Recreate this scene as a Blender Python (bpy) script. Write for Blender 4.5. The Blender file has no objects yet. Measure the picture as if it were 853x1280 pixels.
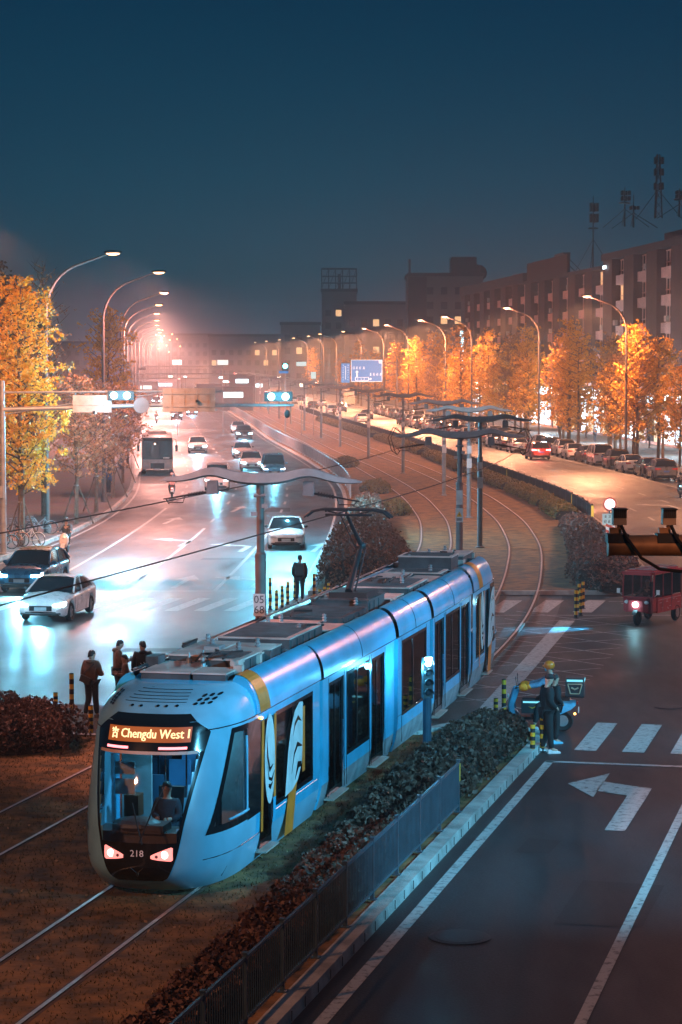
import bpy, bmesh, math, random
from mathutils import Vector, Matrix
SC = bpy.context.scene
COL = SC.collection
R = math.radians
rnd = random.Random(7)
# ------------------------------------------------------------------ camera
CAMH = 9.2
FPX = 3000.0
PITCH = math.atan(190.0/FPX)
cam = bpy.data.objects.new('camera', bpy.data.cameras.new('camera')); COL.objects.link(cam)
cam.data.sensor_fit = 'VERTICAL'; cam.data.sensor_height = 36.0
cam.data.lens = 36.0*FPX/1280.0
cam.data.clip_start = 0.5; cam.data.clip_end = 6000
cam.location = (0, 0, CAMH); cam.rotation_euler = (math.pi/2-PITCH, 0, 0)
SC.camera = cam
def G(px, py, z=0.0):
    """ground point (world X, Y) seen at a pixel of the 853x1280 photograph"""
    dx = (px-426.5)/FPX; dz = (640-py)/FPX
    y = math.cos(PITCH)+dz*math.sin(PITCH); zz = -math.sin(PITCH)+dz*math.cos(PITCH)
    t = (CAMH-z)/(-zz)
    return Vector((dx*t, y*t, z))
def ip(tab, y):
    if y <= tab[0][0]:
        (a, b), (c, d) = tab[0], tab[1]
    elif y >= tab[-1][0]:
        (a, b), (c, d) = tab[-2], tab[-1]
    else:
        for (a, b), (c, d) in zip(tab, tab[1:]):
            if a <= y <= c: break
    return b+(d-b)*(y-a)/(c-a)
def smooth_tab(tab, step=6.0, it=6):
    ys = []; y = tab[0][0]
    while y < tab[-1][0]: ys.append(y); y += step if y < 500 else step*5
    ys.append(tab[-1][0]); xs = [ip(tab, q) for q in ys]
    for _ in range(it):
        xs = [xs[0]]+[(xs[i-1]+2*xs[i]+xs[i+1])/4 for i in range(1, len(xs)-1)]+[xs[-1]]
    return list(zip(ys, xs))
# world X of each long line of the place as a function of world Y
RL = smooth_tab([(93,-1.4),(110,-.6),(130,0),(150,.2),(173,0.1),(200,-1.7),(226,-3.8),(279,-8.6),(345,-13.5),(445,-21.6),(552,-30),(690,-40.6),(1000,-62)])
LL = smooth_tab([(93,-18),(108,-15.4),(125,-14),(145,-13.7),(163,-14.2),(190,-16.3),(222,-19.1),(276,-23.6),(394,-32.6),(552,-43.5),(690,-54),(1000,-76)])
FL = smooth_tab([(93,12.5),(103,12.8),(113,13.4),(134.6,14.6),(147.6,14.6),(160.5,14),(186.5,12.2),(217,10.4),(251,8.0),(282,5.4),(329,1.2),(378,-3.1),(445,-8),(552,-17),(690,-28),(1000,-50)])
KL = smooth_tab([(60,34),(100,31),(140,28.6),(184,26.2),(249,21.0),(310,16),(368,11),(452,4.5),(600,-8),(850,-34),(1000,-42)])
# ---------------------------------------------------------------- helpers
class MB:
    def __init__(s): s.v = []; s.f = []; s.m = []; s.mi = 0
    def add(s, vs, fs):
        o = len(s.v); s.v.extend([tuple(p) for p in vs]); s.f.extend([tuple(i+o for i in f) for f in fs]); s.m.extend([s.mi]*len(fs)); return s
    def box(s, c, size, rot=None, taper=1.0):
        hx, hy, hz = size[0]/2, size[1]/2, size[2]/2
        vs = [Vector((x*(taper if z > 0 else 1), y*(taper if z > 0 else 1), z)) for z in (-hz, hz) for x, y in ((-hx,-hy),(hx,-hy),(hx,hy),(-hx,hy))]
        if rot is not None: vs = [rot @ p for p in vs]
        c = Vector(c)
        return s.add([p+c for p in vs], [(3,2,1,0),(4,5,6,7),(0,1,5,4),(1,2,6,5),(2,3,7,6),(3,0,4,7)])
    def bbox(s, x0, x1, y0, y1, z0, z1): return s.box(((x0+x1)/2,(y0+y1)/2,(z0+z1)/2),(x1-x0,y1-y0,z1-z0))
    def tube(s, pts, r, n=8, cap=True):
        pts = [Vector(p) for p in pts]
        rs = r if isinstance(r, (list, tuple)) else [r]*len(pts)
        vs = []; fs = []; up = None
        for i, p in enumerate(pts):
            d = (pts[min(i+1, len(pts)-1)]-pts[max(i-1, 0)]).normalized()
            if up is None:
                up = Vector((0,0,1)) if abs(d.z) < .9 else Vector((1,0,0))
            a = d.cross(up).normalized(); b = a.cross(d).normalized(); up = b
            for k in range(n):
                t = 2*math.pi*k/n; vs.append(p+(a*math.cos(t)+b*math.sin(t))*rs[i])
        for i in range(len(pts)-1):
            for k in range(n):
                fs.append((i*n+k, i*n+(k+1)%n, (i+1)*n+(k+1)%n, (i+1)*n+k))
        if cap:
            fs.append(tuple(range(n))[::-1]); fs.append(tuple((len(pts)-1)*n+k for k in range(n)))
        return s.add(vs, fs)
    def lathe(s, prof, c=(0,0,0), n=16, axis='z'):
        c = Vector(c); vs = []; fs = []
        for r_, h in prof:
            for k in range(n):
                t = 2*math.pi*k/n
                p = {'z': (r_*math.cos(t), r_*math.sin(t), h), 'x': (h, r_*math.cos(t), r_*math.sin(t)), 'y': (r_*math.sin(t), h, r_*math.cos(t))}[axis]
                vs.append(c+Vector(p))
        for i in range(len(prof)-1):
            for k in range(n): fs.append((i*n+k, i*n+(k+1)%n, (i+1)*n+(k+1)%n, (i+1)*n+k))
        fs.append(tuple(range(n))[::-1]); fs.append(tuple((len(prof)-1)*n+k for k in range(n)))
        return s.add(vs, fs)
    def grid(s, rows, closed=False):
        nv = len(rows[0]); vs = [p for r_ in rows for p in r_]; fs = []
        for i in range(len(rows)-1):
            for k in range(nv if closed else nv-1):
                fs.append((i*nv+k, i*nv+(k+1)%nv, (i+1)*nv+(k+1)%nv, (i+1)*nv+k))
        return s.add(vs, fs)
    def prism(s, poly, z0, z1):
        n = len(poly); vs = [(p[0], p[1], z0) for p in poly]+[(p[0], p[1], z1) for p in poly]
        return s.add(vs, [tuple(range(n))[::-1], tuple(range(n, 2*n))]+[(k, (k+1)%n, n+(k+1)%n, n+k) for k in range(n)])
    def poly(s, pts): return s.add(pts, [tuple(range(len(pts)))])
    def ball(s, c, r, n=10, m=6):
        rx, ry, rz = r if isinstance(r, (tuple, list)) else (r, r, r)
        prof = [(math.sin(math.pi*(i+.02)/(m+.04)), -math.cos(math.pi*(i+.02)/(m+.04))) for i in range(m+1)]
        o = len(s.v); s.lathe(prof, (0,0,0), n)
        for i in range(o, len(s.v)):
            p = s.v[i]; s.v[i] = (c[0]+p[0]*rx, c[1]+p[1]*ry, c[2]+p[2]*rz)
        return s
    def xf(s, M, o=0):
        for i in range(o, len(s.v)): s.v[i] = tuple(M @ Vector(s.v[i]))
        return s
    def build(s, name, mats, parent=None, M=None, smooth=False, angle=40, merge=False):
        me = bpy.data.meshes.new(name); me.from_pydata(s.v, [], s.f)
        for m_ in (mats if isinstance(mats, (list, tuple)) else [mats]): me.materials.append(m_)
        if isinstance(mats, (list, tuple)): me.polygons.foreach_set('material_index', s.m)
        bm = bmesh.new(); bm.from_mesh(me)
        if merge: bmesh.ops.remove_doubles(bm, verts=bm.verts, dist=.0008)
        bmesh.ops.recalc_face_normals(bm, faces=bm.faces) if len(s.f) < 6000 or merge else None
        if smooth:
            for f in bm.faces: f.smooth = True
            for e in bm.edges:
                if len(e.link_faces) == 2 and e.calc_face_angle(0) > R(angle): e.smooth = False
        bm.to_mesh(me); bm.free(); me.update()
        return link(bpy.data.objects.new(name, me), parent, M)
def link(o, parent=None, M=None):
    COL.objects.link(o)
    if parent is not None: o.parent = parent
    if M is not None: o.matrix_local = M
    return o
def tag(o, label=None, cat=None, group=None, kind=None):
    if label: o['label'] = label
    if cat: o['category'] = cat
    if group: o['group'] = group
    if kind: o['kind'] = kind
    return o
def thing(name, label, cat, loc=(0,0,0), rz=0.0, group=None):
    o = bpy.data.objects.new(name, None); COL.objects.link(o); o.empty_display_size = .3
    o.location = loc; o.rotation_euler = (0,0,rz)
    return tag(o, label, cat, group)
KIDS = {}
def copy_thing(root, loc, rz, label, group=None, scale=None):
    kids = {}
    for o in list(SC.objects):
        if o.parent: kids.setdefault(o.parent.name, []).append(o)
    r_ = root.copy(); COL.objects.link(r_); r_.location = loc; r_.rotation_euler = (0,0,rz); r_['label'] = label
    if group: r_['group'] = group
    if scale: r_.scale = (scale,)*3 if not isinstance(scale, tuple) else scale
    for ch in kids.get(root.name, []):
        c = ch.copy(); COL.objects.link(c); c.parent = r_
        for g in kids.get(ch.name, []):
            d = g.copy(); COL.objects.link(d); d.parent = c
    return r_
def struct(name, mb, m, kind='structure', **k): return tag(mb.build(name, m, **k), kind=kind)
def rzm(a): return Matrix.Rotation(a, 3, 'Z')
def frame(o, xdir, zdir=(0,0,1)):
    x = Vector(xdir).normalized(); z = Vector(zdir).normalized(); y = z.cross(x)
    return Matrix(((x.x,y.x,z.x,o[0]),(x.y,y.y,z.y,o[1]),(x.z,y.z,z.z,o[2]),(0,0,0,1)))
def text_mb(txt, size, mb=None, M=None, ext=0.0):
    cu = bpy.data.curves.new('t', 'FONT'); cu.body = txt; cu.size = size; cu.align_x = 'CENTER'; cu.align_y = 'CENTER'; cu.extrude = ext; cu.resolution_u = 2
    ob = bpy.data.objects.new('t', cu); COL.objects.link(ob)
    dg = bpy.context.evaluated_depsgraph_get(); dg.update(); me = bpy.data.meshes.new_from_object(ob.evaluated_get(dg))
    vs = [v.co.copy() for v in me.vertices]; fs = [tuple(p.vertices) for p in me.polygons]
    bpy.data.objects.remove(ob); bpy.data.curves.remove(cu); bpy.data.meshes.remove(me)
    mb = mb or MB()
    if M is not None: vs = [M @ v for v in vs]
    mb.add(vs, fs); return mb
# --------------------------------------------------------------- materials
MATS = {}
def mat(name, col, rough=.6, metal=0.0, var=.15, scale=3.0, bump=0.0, bscale=20.0, spec=.5, coat=0.0, emit=None, es=0.0, col2=None, thr=None):
    if name in MATS: return MATS[name]
    m = bpy.data.materials.new(name); m.use_nodes = True; nt = m.node_tree; N = nt.nodes; L = nt.links
    b = N['Principled BSDF']; b.inputs['Roughness'].default_value = rough; b.inputs['Metallic'].default_value = metal
    b.inputs['Specular IOR Level'].default_value = spec; b.inputs['Coat Weight'].default_value = coat; b.inputs['Coat Roughness'].default_value = .08
    tc = N.new('ShaderNodeTexCoord'); nz = N.new('ShaderNodeTexNoise'); nz.inputs['Scale'].default_value = scale; nz.inputs['Detail'].default_value = 6
    L.new(tc.outputs['Object'], nz.inputs['Vector'])
    cr = N.new('ShaderNodeValToRGB'); e = cr.color_ramp.elements
    c2 = col2 or tuple(c*(1-var) for c in col); c1 = col if col2 else tuple(min(1, c*(1+var)) for c in col)
    lo, hi = thr or (.35, .65)
    e[0].position = lo; e[1].position = hi; e[0].color = (*c2, 1); e[1].color = (*c1, 1)
    L.new(nz.outputs['Fac'], cr.inputs['Fac']); L.new(cr.outputs['Color'], b.inputs['Base Color'])
    if rough > .12 and metal < .9:
        mr = N.new('ShaderNodeMapRange'); mr.inputs['To Min'].default_value = rough*.85; mr.inputs['To Max'].default_value = min(1, rough*1.15)
        L.new(nz.outputs['Fac'], mr.inputs['Value']); L.new(mr.outputs['Result'], b.inputs['Roughness'])
    if bump:
        n2 = N.new('ShaderNodeTexNoise'); n2.inputs['Scale'].default_value = bscale; n2.inputs['Detail'].default_value = 4
        L.new(tc.outputs['Object'], n2.inputs['Vector']); bp = N.new('ShaderNodeBump'); bp.inputs['Strength'].default_value = bump; bp.inputs['Distance'].default_value = .03
        L.new(n2.outputs['Fac'], bp.inputs['Height']); L.new(bp.outputs['Normal'], b.inputs['Normal'])
    if emit:
        b.inputs['Emission Color'].default_value = (*emit, 1); b.inputs['Emission Strength'].default_value = es
    MATS[name] = m; return m
def glow(name, col, s):
    if name in MATS: return MATS[name]
    m = bpy.data.materials.new(name); m.use_nodes = True; b = m.node_tree.nodes['Principled BSDF']
    b.inputs['Base Color'].default_value = (.02,.02,.02,1); b.inputs['Emission Color'].default_value = (*col, 1); b.inputs['Emission Strength'].default_value = s
    MATS[name] = m; return m
def glass(name, tint, rough=.03, alpha=.5):
    if name in MATS: return MATS[name]
    m = bpy.data.materials.new(name); m.use_nodes = True; nt = m.node_tree; N = nt.nodes; L = nt.links
    N.remove(N['Principled BSDF']); out = N['Material Output']
    tr = N.new('ShaderNodeBsdfTransparent'); tr.inputs['Color'].default_value = (*tint, 1)
    gl = N.new('ShaderNodeBsdfGlossy'); gl.inputs['Roughness'].default_value = rough
    fr = N.new('ShaderNodeFresnel'); fr.inputs['IOR'].default_value = 1.5; mx = N.new('ShaderNodeMixShader')
    L.new(fr.outputs[0], mx.inputs[0]); L.new(tr.outputs[0], mx.inputs[1]); L.new(gl.outputs[0], mx.inputs[2]); L.new(mx.outputs[0], out.inputs['Surface'])
    MATS[name] = m; return m
def asphalt(name, base, tint=(1,1,1), rough=.5):
    m = bpy.data.materials.new(name); m.use_nodes = True; nt = m.node_tree; N = nt.nodes; L = nt.links; b = N['Principled BSDF']
    tc = N.new('ShaderNodeTexCoord')
    n1 = N.new('ShaderNodeTexNoise'); n1.inputs['Scale'].default_value = .12; n1.inputs['Detail'].default_value = 6; n1.inputs['Distortion'].default_value = .6
    n2 = N.new('ShaderNodeTexNoise'); n2.inputs['Scale'].default_value = 22; n2.inputs['Detail'].default_value = 3
    n3 = N.new('ShaderNodeTexVoronoi'); n3.feature = 'DISTANCE_TO_EDGE'; n3.inputs['Scale'].default_value = .22
    mp = N.new('ShaderNodeMapping'); mp.inputs['Scale'].default_value = (1, .25, 1); mp.inputs['Rotation'].default_value = (0,0,R(13))
    n4 = N.new('ShaderNodeTexNoise'); n4.inputs['Scale'].default_value = .7; n4.inputs['Detail'].default_value = 4
    nd = N.new('ShaderNodeTexNoise'); nd.inputs['Scale'].default_value = 1.3; nd.inputs['Detail'].default_value = 5
    add = N.new('ShaderNodeMixRGB'); add.blend_type = 'ADD'; add.inputs['Fac'].default_value = .25
    L.new(tc.outputs['Object'], add.inputs[1]); L.new(nd.outputs['Color'], add.inputs[2]); L.new(tc.outputs['Object'], nd.inputs['Vector'])
    for n in (n1, n2): L.new(tc.outputs['Object'], n.inputs['Vector'])
    L.new(add.outputs[0], n3.inputs['Vector']); L.new(tc.outputs['Object'], mp.inputs['Vector']); L.new(mp.outputs[0], n4.inputs['Vector'])
    def ramp(src, p0, p1, v0, v1):
        r_ = N.new('ShaderNodeMapRange'); r_.inputs['From Min'].default_value = p0; r_.inputs['From Max'].default_value = p1; r_.inputs['To Min'].default_value = v0; r_.inputs['To Max'].default_value = v1
        L.new(src, r_.inputs['Value']); return r_.outputs['Result']
    def mul(a, c):
        q = N.new('ShaderNodeMath'); q.operation = 'MULTIPLY'; L.new(a, q.inputs[0]); L.new(c, q.inputs[1]); return q.outputs[0]
    a = mul(mul(ramp(n1.outputs['Fac'], .35, .65, .75, 1.2), ramp(n2.outputs['Fac'], .35, .65, .45, 1.6)), mul(ramp(n3.outputs['Distance'], 0, .006, .55, 1), ramp(n4.outputs['Fac'], .35, .7, .65, 1.3)))
    mx = N.new('ShaderNodeVectorMath'); mx.operation = 'SCALE'; mx.inputs[0].default_value = tuple(base*t for t in tint); L.new(a, mx.inputs['Scale'])
    L.new(mx.outputs[0], b.inputs['Base Color']); L.new(ramp(n4.outputs['Fac'], .3, .7, rough*.75, rough*1.25), b.inputs['Roughness'])
    bp = N.new('ShaderNodeBump'); bp.inputs['Strength'].default_value = .5; bp.inputs['Distance'].default_value = .01; L.new(n2.outputs['Fac'], bp.inputs['Height']); L.new(bp.outputs[0], b.inputs['Normal'])
    return m
def paint_mat():
    """worn road paint: chipped away here and there so that asphalt shows through"""
    m = bpy.data.materials.new('road_paint'); m.use_nodes = True; nt = m.node_tree; N = nt.nodes; L = nt.links; b = N['Principled BSDF']
    tc = N.new('ShaderNodeTexCoord'); n = N.new('ShaderNodeTexNoise'); n.inputs['Scale'].default_value = 6; n.inputs['Detail'].default_value = 8; n.inputs['Roughness'].default_value = .7
    cr = N.new('ShaderNodeValToRGB'); e = cr.color_ramp.elements; e[0].position = .36; e[1].position = .50; e[0].color = (.08,.08,.08,1); e[1].color = (.42,.42,.41,1)
    L.new(tc.outputs['Object'], n.inputs['Vector']); L.new(n.outputs['Fac'], cr.inputs['Fac']); L.new(cr.outputs[0], b.inputs['Base Color']); b.inputs['Roughness'].default_value = .5
    return m
def brick_mat(name, c1, c2, mortar, scale, bw=.5, rh=.25, rough=.8):
    m = bpy.data.materials.new(name); m.use_nodes = True; nt = m.node_tree; N = nt.nodes; L = nt.links; b = N['Principled BSDF']
    tc = N.new('ShaderNodeTexCoord'); br = N.new('ShaderNodeTexBrick'); br.inputs['Scale'].default_value = scale; br.inputs['Brick Width'].default_value = bw; br.inputs['Row Height'].default_value = rh
    br.inputs['Color1'].default_value = (*c1,1); br.inputs['Color2'].default_value = (*c2,1); br.inputs['Mortar'].default_value = (*mortar,1); br.inputs['Mortar Size'].default_value = .02
    L.new(tc.outputs['Object'], br.inputs['Vector']); n = N.new('ShaderNodeTexNoise'); n.inputs['Scale'].default_value = .6; n.inputs['Detail'].default_value = 5; L.new(tc.outputs['Object'], n.inputs['Vector'])
    mx = N.new('ShaderNodeMixRGB'); mx.blend_type = 'MULTIPLY'; mx.inputs['Fac'].default_value = .6; L.new(br.outputs['Color'], mx.inputs[1]); L.new(n.outputs['Color'], mx.inputs[2])
    L.new(mx.outputs[0], b.inputs['Base Color']); b.inputs['Roughness'].default_value = rough; return m
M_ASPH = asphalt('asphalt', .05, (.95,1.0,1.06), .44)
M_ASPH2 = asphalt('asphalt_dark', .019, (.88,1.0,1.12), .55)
M_PAINT = paint_mat()
M_PAVE = brick_mat('paving', (.2,.17,.16), (.15,.13,.12), (.06,.055,.05), 2.0)
M_BRICKPAVE = brick_mat('brick_paving', (.2,.15,.12), (.13,.1,.09), (.05,.04,.04), 3.0)
M_KERB = mat('kerb_stone', (.34,.32,.30), .8, var=.3, scale=2.2, bump=.5)
M_GRASSBED = mat('turf', (.24,.12,.04), .95, var=0, col2=(.055,.035,.014), scale=2.0, bump=.9, bscale=9)
M_EARTH = mat('earth', (.05,.042,.03), .95, var=.4, scale=.5, bump=.6)
M_RAIL = mat('rail_steel', (.62,.56,.52), .38, .7, scale=5)
M_RAILSIDE = mat('rail_rust', (.10,.06,.04), .75, .2)
M_DARK = mat('dark_metal', (.03,.032,.035), .5, .3)
M_BLACK = mat('black_rubber', (.012,.012,.013), .7)
M_GALV = mat('galvanised_steel', (.30,.31,.32), .5, .4, bump=.1)
M_GREYP = mat('grey_paint', (.17,.18,.19), .5, .1)
M_WHITEP = mat('white_paint', (.72,.72,.71), .4)
M_YEL = mat('yellow_paint', (.75,.36,.02), .45)
M_CHROME = mat('chrome', (.7,.7,.7), .12, 1.0)
M_LAMP = glow('sodium_lamp', (1,.48,.22), 9)
M_LAMPF = glow('sodium_lamp_small', (1,.42,.18), 26)
M_CYAN = glow('cyan_light', (.35,.85,1.0), 60)
M_HEAD = glow('headlight_glow', (.45,.86,1.0), 34)
M_TAIL = glow('taillight_glow', (1,.16,.14), 14)
M_BARK = mat('bark', (.11,.075,.05), .9, var=.35, scale=8, bump=.8)
M_BRN = mat('brown_pole', (.13,.10,.09), .6, .2)
# ------------------------------------------------------------------- world
w = bpy.data.worlds.new('World'); SC.world = w; w.use_nodes = True
nt = w.node_tree; bg = nt.nodes['Background']; tc = nt.nodes.new('ShaderNodeTexCoord'); sp = nt.nodes.new('ShaderNodeSeparateXYZ'); cr = nt.nodes.new('ShaderNodeValToRGB')
nt.links.new(tc.outputs['Generated'], sp.inputs[0]); nt.links.new(sp.outputs['Z'], cr.inputs['Fac']); nt.links.new(cr.outputs['Color'], bg.inputs['Color'])
cr.color_ramp.elements[0].position = 0.0; cr.color_ramp.elements[0].color = (.085,.060,.075,1)
cr.color_ramp.elements[1].position = 1.0; cr.color_ramp.elements[1].color = (.006,.034,.062,1)
for p, c in ((.015,(.045,.055,.078)), (.035,(.008,.044,.070)), (.07,(.0,.037,.071)), (.11,(.0,.029,.061)), (.15,(.0,.022,.052))):
    e = cr.color_ramp.elements.new(p); e.color = (*c, 1)
bg.inputs['Strength'].default_value = 1.0
def lamp(name, kind, loc, col, power, size=.3, target=None, angle=None, blend=.6, parent=None):
    l = bpy.data.lights.new(name, kind); l.color = col; l.energy = power
    if kind in ('POINT', 'SPOT'): l.shadow_soft_size = size
    if kind == 'SPOT': l.spot_size = angle or R(120); l.spot_blend = blend
    if kind == 'AREA': l.size = size
    o = bpy.data.objects.new(name, l); COL.objects.link(o); o.location = loc
    if target is not None: o.rotation_euler = (Vector(target)-Vector(loc)).to_track_quat('-Z', 'Y').to_euler()
    if parent: o.parent = parent
    return o
SODIUM = (1.0,.40,.19); PINKS = (1.0,.40,.32); COOL = (.16,.70,1.0)
# ----------------------------------------------------------- ground & roads
g = MB(); g.grid([[(-2500,-80,-.3),(2500,-80,-.3)],[(-2500,4000,-.3),(2500,4000,-.3)]]); struct('ground', g, M_EARTH)
def strip(fa, fb, ys, z):
    mb = MB(); mb.grid([[(fa(y), y, z), (fb(y), y, z)] for y in ys]); return mb
YS = list(range(94, 500, 6))+list(range(500, 1001, 25))
fR = lambda y: ip(RL, y); fL = lambda y: ip(LL, y); fF = lambda y: ip(FL, y); fK = lambda y: ip(KL, y)
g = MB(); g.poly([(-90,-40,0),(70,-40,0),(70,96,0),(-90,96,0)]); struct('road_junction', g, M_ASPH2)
struct('left_road', strip(lambda y: fL(y)-.5, lambda y: fR(y)+.5, [96]+YS[1:], .004), M_ASPH)
struct('right_road', strip(lambda y: fF(y)-.5, lambda y: fK(y)+.5, [96]+YS[1:], .004), M_ASPH)
def raised(fa, fb, ys, z, kerb=.22):
    """a raised sheet with kerb strips on both sides"""
    body = MB(); body.grid([[(fa(y)+kerb, y, z), (fb(y)-kerb, y, z)] for y in ys])
    kb = MB()
    for s_, f in ((1, fa), (-1, fb)):
        rows = [[(f(y), y, -.02), (f(y)+s_*.02, y, z+.025), (f(y)+s_*kerb, y, z+.03), (f(y)+s_*(kerb+.02), y, z-.05)] for y in ys]
        kb.grid(rows)
    kb.grid([[(fa(ys[0]), ys[0]-.2, -.02),(fa(ys[0]), ys[0]-.18, z+.028),(fa(ys[0]), ys[0]+.02, z+.028)],[(fb(ys[0]), ys[0]-.2, -.02),(fb(ys[0]), ys[0]-.18, z+.028),(fb(ys[0]), ys[0]+.02, z+.028)]])
    return body, kb
body, kb = raised(lambda y: fR(y)+.05, lambda y: fF(y)-.05, YS, .13)
struct('tramway_turf', body, M_GRASSBED); struct('tramway_kerb', kb, M_KERB)
body, kb = raised(lambda y: fL(y)-9, fL, [97]+YS[1:], .14); struct('left_pavement', body, M_PAVE); struct('left_kerb', kb, M_KERB)
body, kb = raised(fK, lambda y: fK(y)+18, [97]+YS[1:], .14); struct('right_pavement', body, M_PAVE); struct('right_kerb', kb, M_KERB)
# near frame: u along the near road, v to the right of it
DU = Vector((math.sin(R(13.1)), math.cos(R(13.1)), 0)); DV = Vector((DU.y, -DU.x, 0))
def UV(u, v, z=0.0): p = DU*u+DV*v; return Vector((p.x, p.y, z))
A13 = -R(13.1)
def uvpoly(pts, z): return [tuple(UV(u, v, z)) for u, v in pts]
g = MB(); g.grid([[tuple(UV(u, v, .14)) for v in (-34,-19.5,-8.42)] for u in (-10, 30, 45, 54.8)]); g.poly(uvpoly([(54.8,-18.6),(54.8,-8.42),(57.2,-8.42),(58.4,-9.2),(58.6,-10.4),(56.6,-11.2),(56.2,-18.6)], .14))
struct('near_turf', g, M_GRASSBED)
kb = MB()
pts = [(-10,-8.12),(56.6,-8.12),(57.6,-8.4),(58.5,-9.1),(58.8,-10.0),(58.6,-10.7),(57.2,-11.4),(56.5,-12)]
inn = [(-10,-8.42),(56.5,-8.42),(57.4,-8.66),(58.15,-9.25),(58.4,-10.0),(58.25,-10.5),(57.0,-11.15),(56.3,-11.8)]
kb.grid([[tuple(UV(*p,0.0)) for p in pts], [tuple(UV(p[0],p[1]-.02,.19)) for p in pts], [tuple(UV(*p,.2)) for p in inn], [tuple(UV(*p,.1)) for p in inn]])
kb.grid([[tuple(UV(54.8,v,0)) for v in (-34,-18.6)],[tuple(UV(54.85,v,.17)) for v in (-34,-18.6)],[tuple(UV(54.6,v,.17)) for v in (-34,-18.6)]])
struct('near_kerb', kb, M_KERB)
# joints between the kerb stones
g = MB()
for i in range(60): g.box(UV(10+i*.78,-8.111,.1), (.012,.012,.15), rzm(A13+math.pi/2))
struct('kerb_joints', g, mat('joint_grey', (.10,.095,.09), .9))
# brick-paved waiting area, pale slabs of the crossing
g = MB(); g.poly(uvpoly([(54.9,-34),(54.9,-18.3),(60.5,-18.3),(60.5,-34)], .006)); struct('brick_pavement', g, M_BRICKPAVE)
g = MB(); g.poly([(-2.6,87.5,.006),(3.0,87.5,.006),(3.0,93.8,.006),(-1.5,93.8,.006)]); struct('island_pavement', g, M_BRICKPAVE)
# --------------------------------------------------------------- markings
mk = MB(); ZP = .009
def line(p0, p1, wd, z=ZP):
    p0 = Vector((p0[0],p0[1],z)); p1 = Vector((p1[0],p1[1],z)); d = (p1-p0).normalized(); n = Vector((-d.y,d.x,0))*wd/2
    mk.poly([p0-n,p0+n,p1+n,p1-n])
def uline(u0,v0,u1,v1,wd): line(UV(u0,v0), UV(u1,v1), wd)
uline(5,-7.72,54.3,-7.72,.2); uline(5,-4.2,54.1,-4.2,.17); uline(5,-.7,54.1,-.7,.16)
uline(54.25,-7.8,54.25,3.2,.2)
for i in range(8): uline(56.0,-7.12+i*1.13,60.4,-7.12+i*1.13,.52)
# near turning arrow
def arrow(o, rz, shape, sc=1.0, z=ZP):
    M = Matrix.Translation(Vector((o[0],o[1],z))) @ Matrix.Rotation(rz,4,'Z')
    S = {'straight': [[(-.1,0),(.1,0),(.1,3.2),(-.1,3.2)],[(-.45,3.2),(.45,3.2),(0,5.0)]],
         'left': [[(-.12,0),(.12,0),(.12,3.0),(-.12,2.8)],[(-.12,2.8),(.12,3.0),(-.1,3.35),(-.9,3.75),(-.95,3.45)],[(-.8,2.9),(-1.0,4.5),(-1.9,3.9)]],
         'near': [[(-.35,0),(.15,0),(.30,2.75),(-.35,2.0)],[(-.35,2.0),(.30,2.75),(-1.55,3.3),(-1.55,2.55)],[(-1.45,1.95),(-1.45,3.9),(-2.45,3.05)]]}[shape]
    for q in S: mk.poly([tuple(M @ Vector((x*sc,y*sc,0))) for x,y in q])
for q_ in ([(46.5,-5.52),(46.5,-5.12),(50.25,-5.08),(50.35,-5.5)],[(50.25,-5.08),(50.35,-5.5),(50.75,-6.2),(51.95,-6.2),(51.5,-5.5),(51.3,-5.08)],[(50.0,-6.18),(53.0,-6.18),(51.5,-6.92)]): mk.poly([tuple(UV(a,b,ZP)) for a,b in q_])
# left road
for i in range(19): 
    v = -9.6-i*1.12
    x = -1.9-i*1.09; line((x,87.7),(x+1.0,92.5),.5)
def fo(o): return lambda y: fR(y)-o
line((fR(95.5),95.3),(fL(95.5)+1.0,95.3),.22)
for o in (3.75,7.4,11.0):
    ys = [95.5,101,107,113,119,125,131]+([137,143,149] if o > 10 else [])
    for a, b in zip(ys, ys[1:]): line((fR(a)-o,a),(fR(b)-o,b),.16)
    y = 136 if o < 10 else 156
    while y < 700: line((fR(y)-o,y),(fR(y+3)-o,y+3),.15); y += 8.5
for a, b in zip(YS[1:], YS[2:]):
    line((fR(a)-.45,a),(fR(b)-.45,b),.14); line((fL(a)+.4,a),(fL(b)+.4,b),.13)
    line((fF(a)+.4,a),(fF(b)+.4,b),.14)
for px, py, s in ((217,735,'straight'),(315,735,'left'),(391,690,'straight'),(300,690,'left'),(225,683,'left'),(150,735,'straight'),(290,640,'straight'),(205,655,'straight')):
    p = G(px,py); mkz = ZP; arrow((p.x,p.y), -R(5)+math.pi*0, s, 1.15)
# right road lane dashes and arrows
for o in (3.6,7.0):
    y = 112
    while y < 520: line((fF(y)+o,y),(fF(y+3)+o,y+3),.15); y += 8.5
for a, b in zip(YS[8:], YS[9:]): line((fK(a)-2.6,a),(fK(b)-2.6,b),.12)
for px, py, s in ((802,682,'straight'),(775,636,'straight'),(850,636,'left'),(770,626,'straight')):
    p = G(px,py); arrow((p.x,p.y), R(4), s, 1.1)
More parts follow.
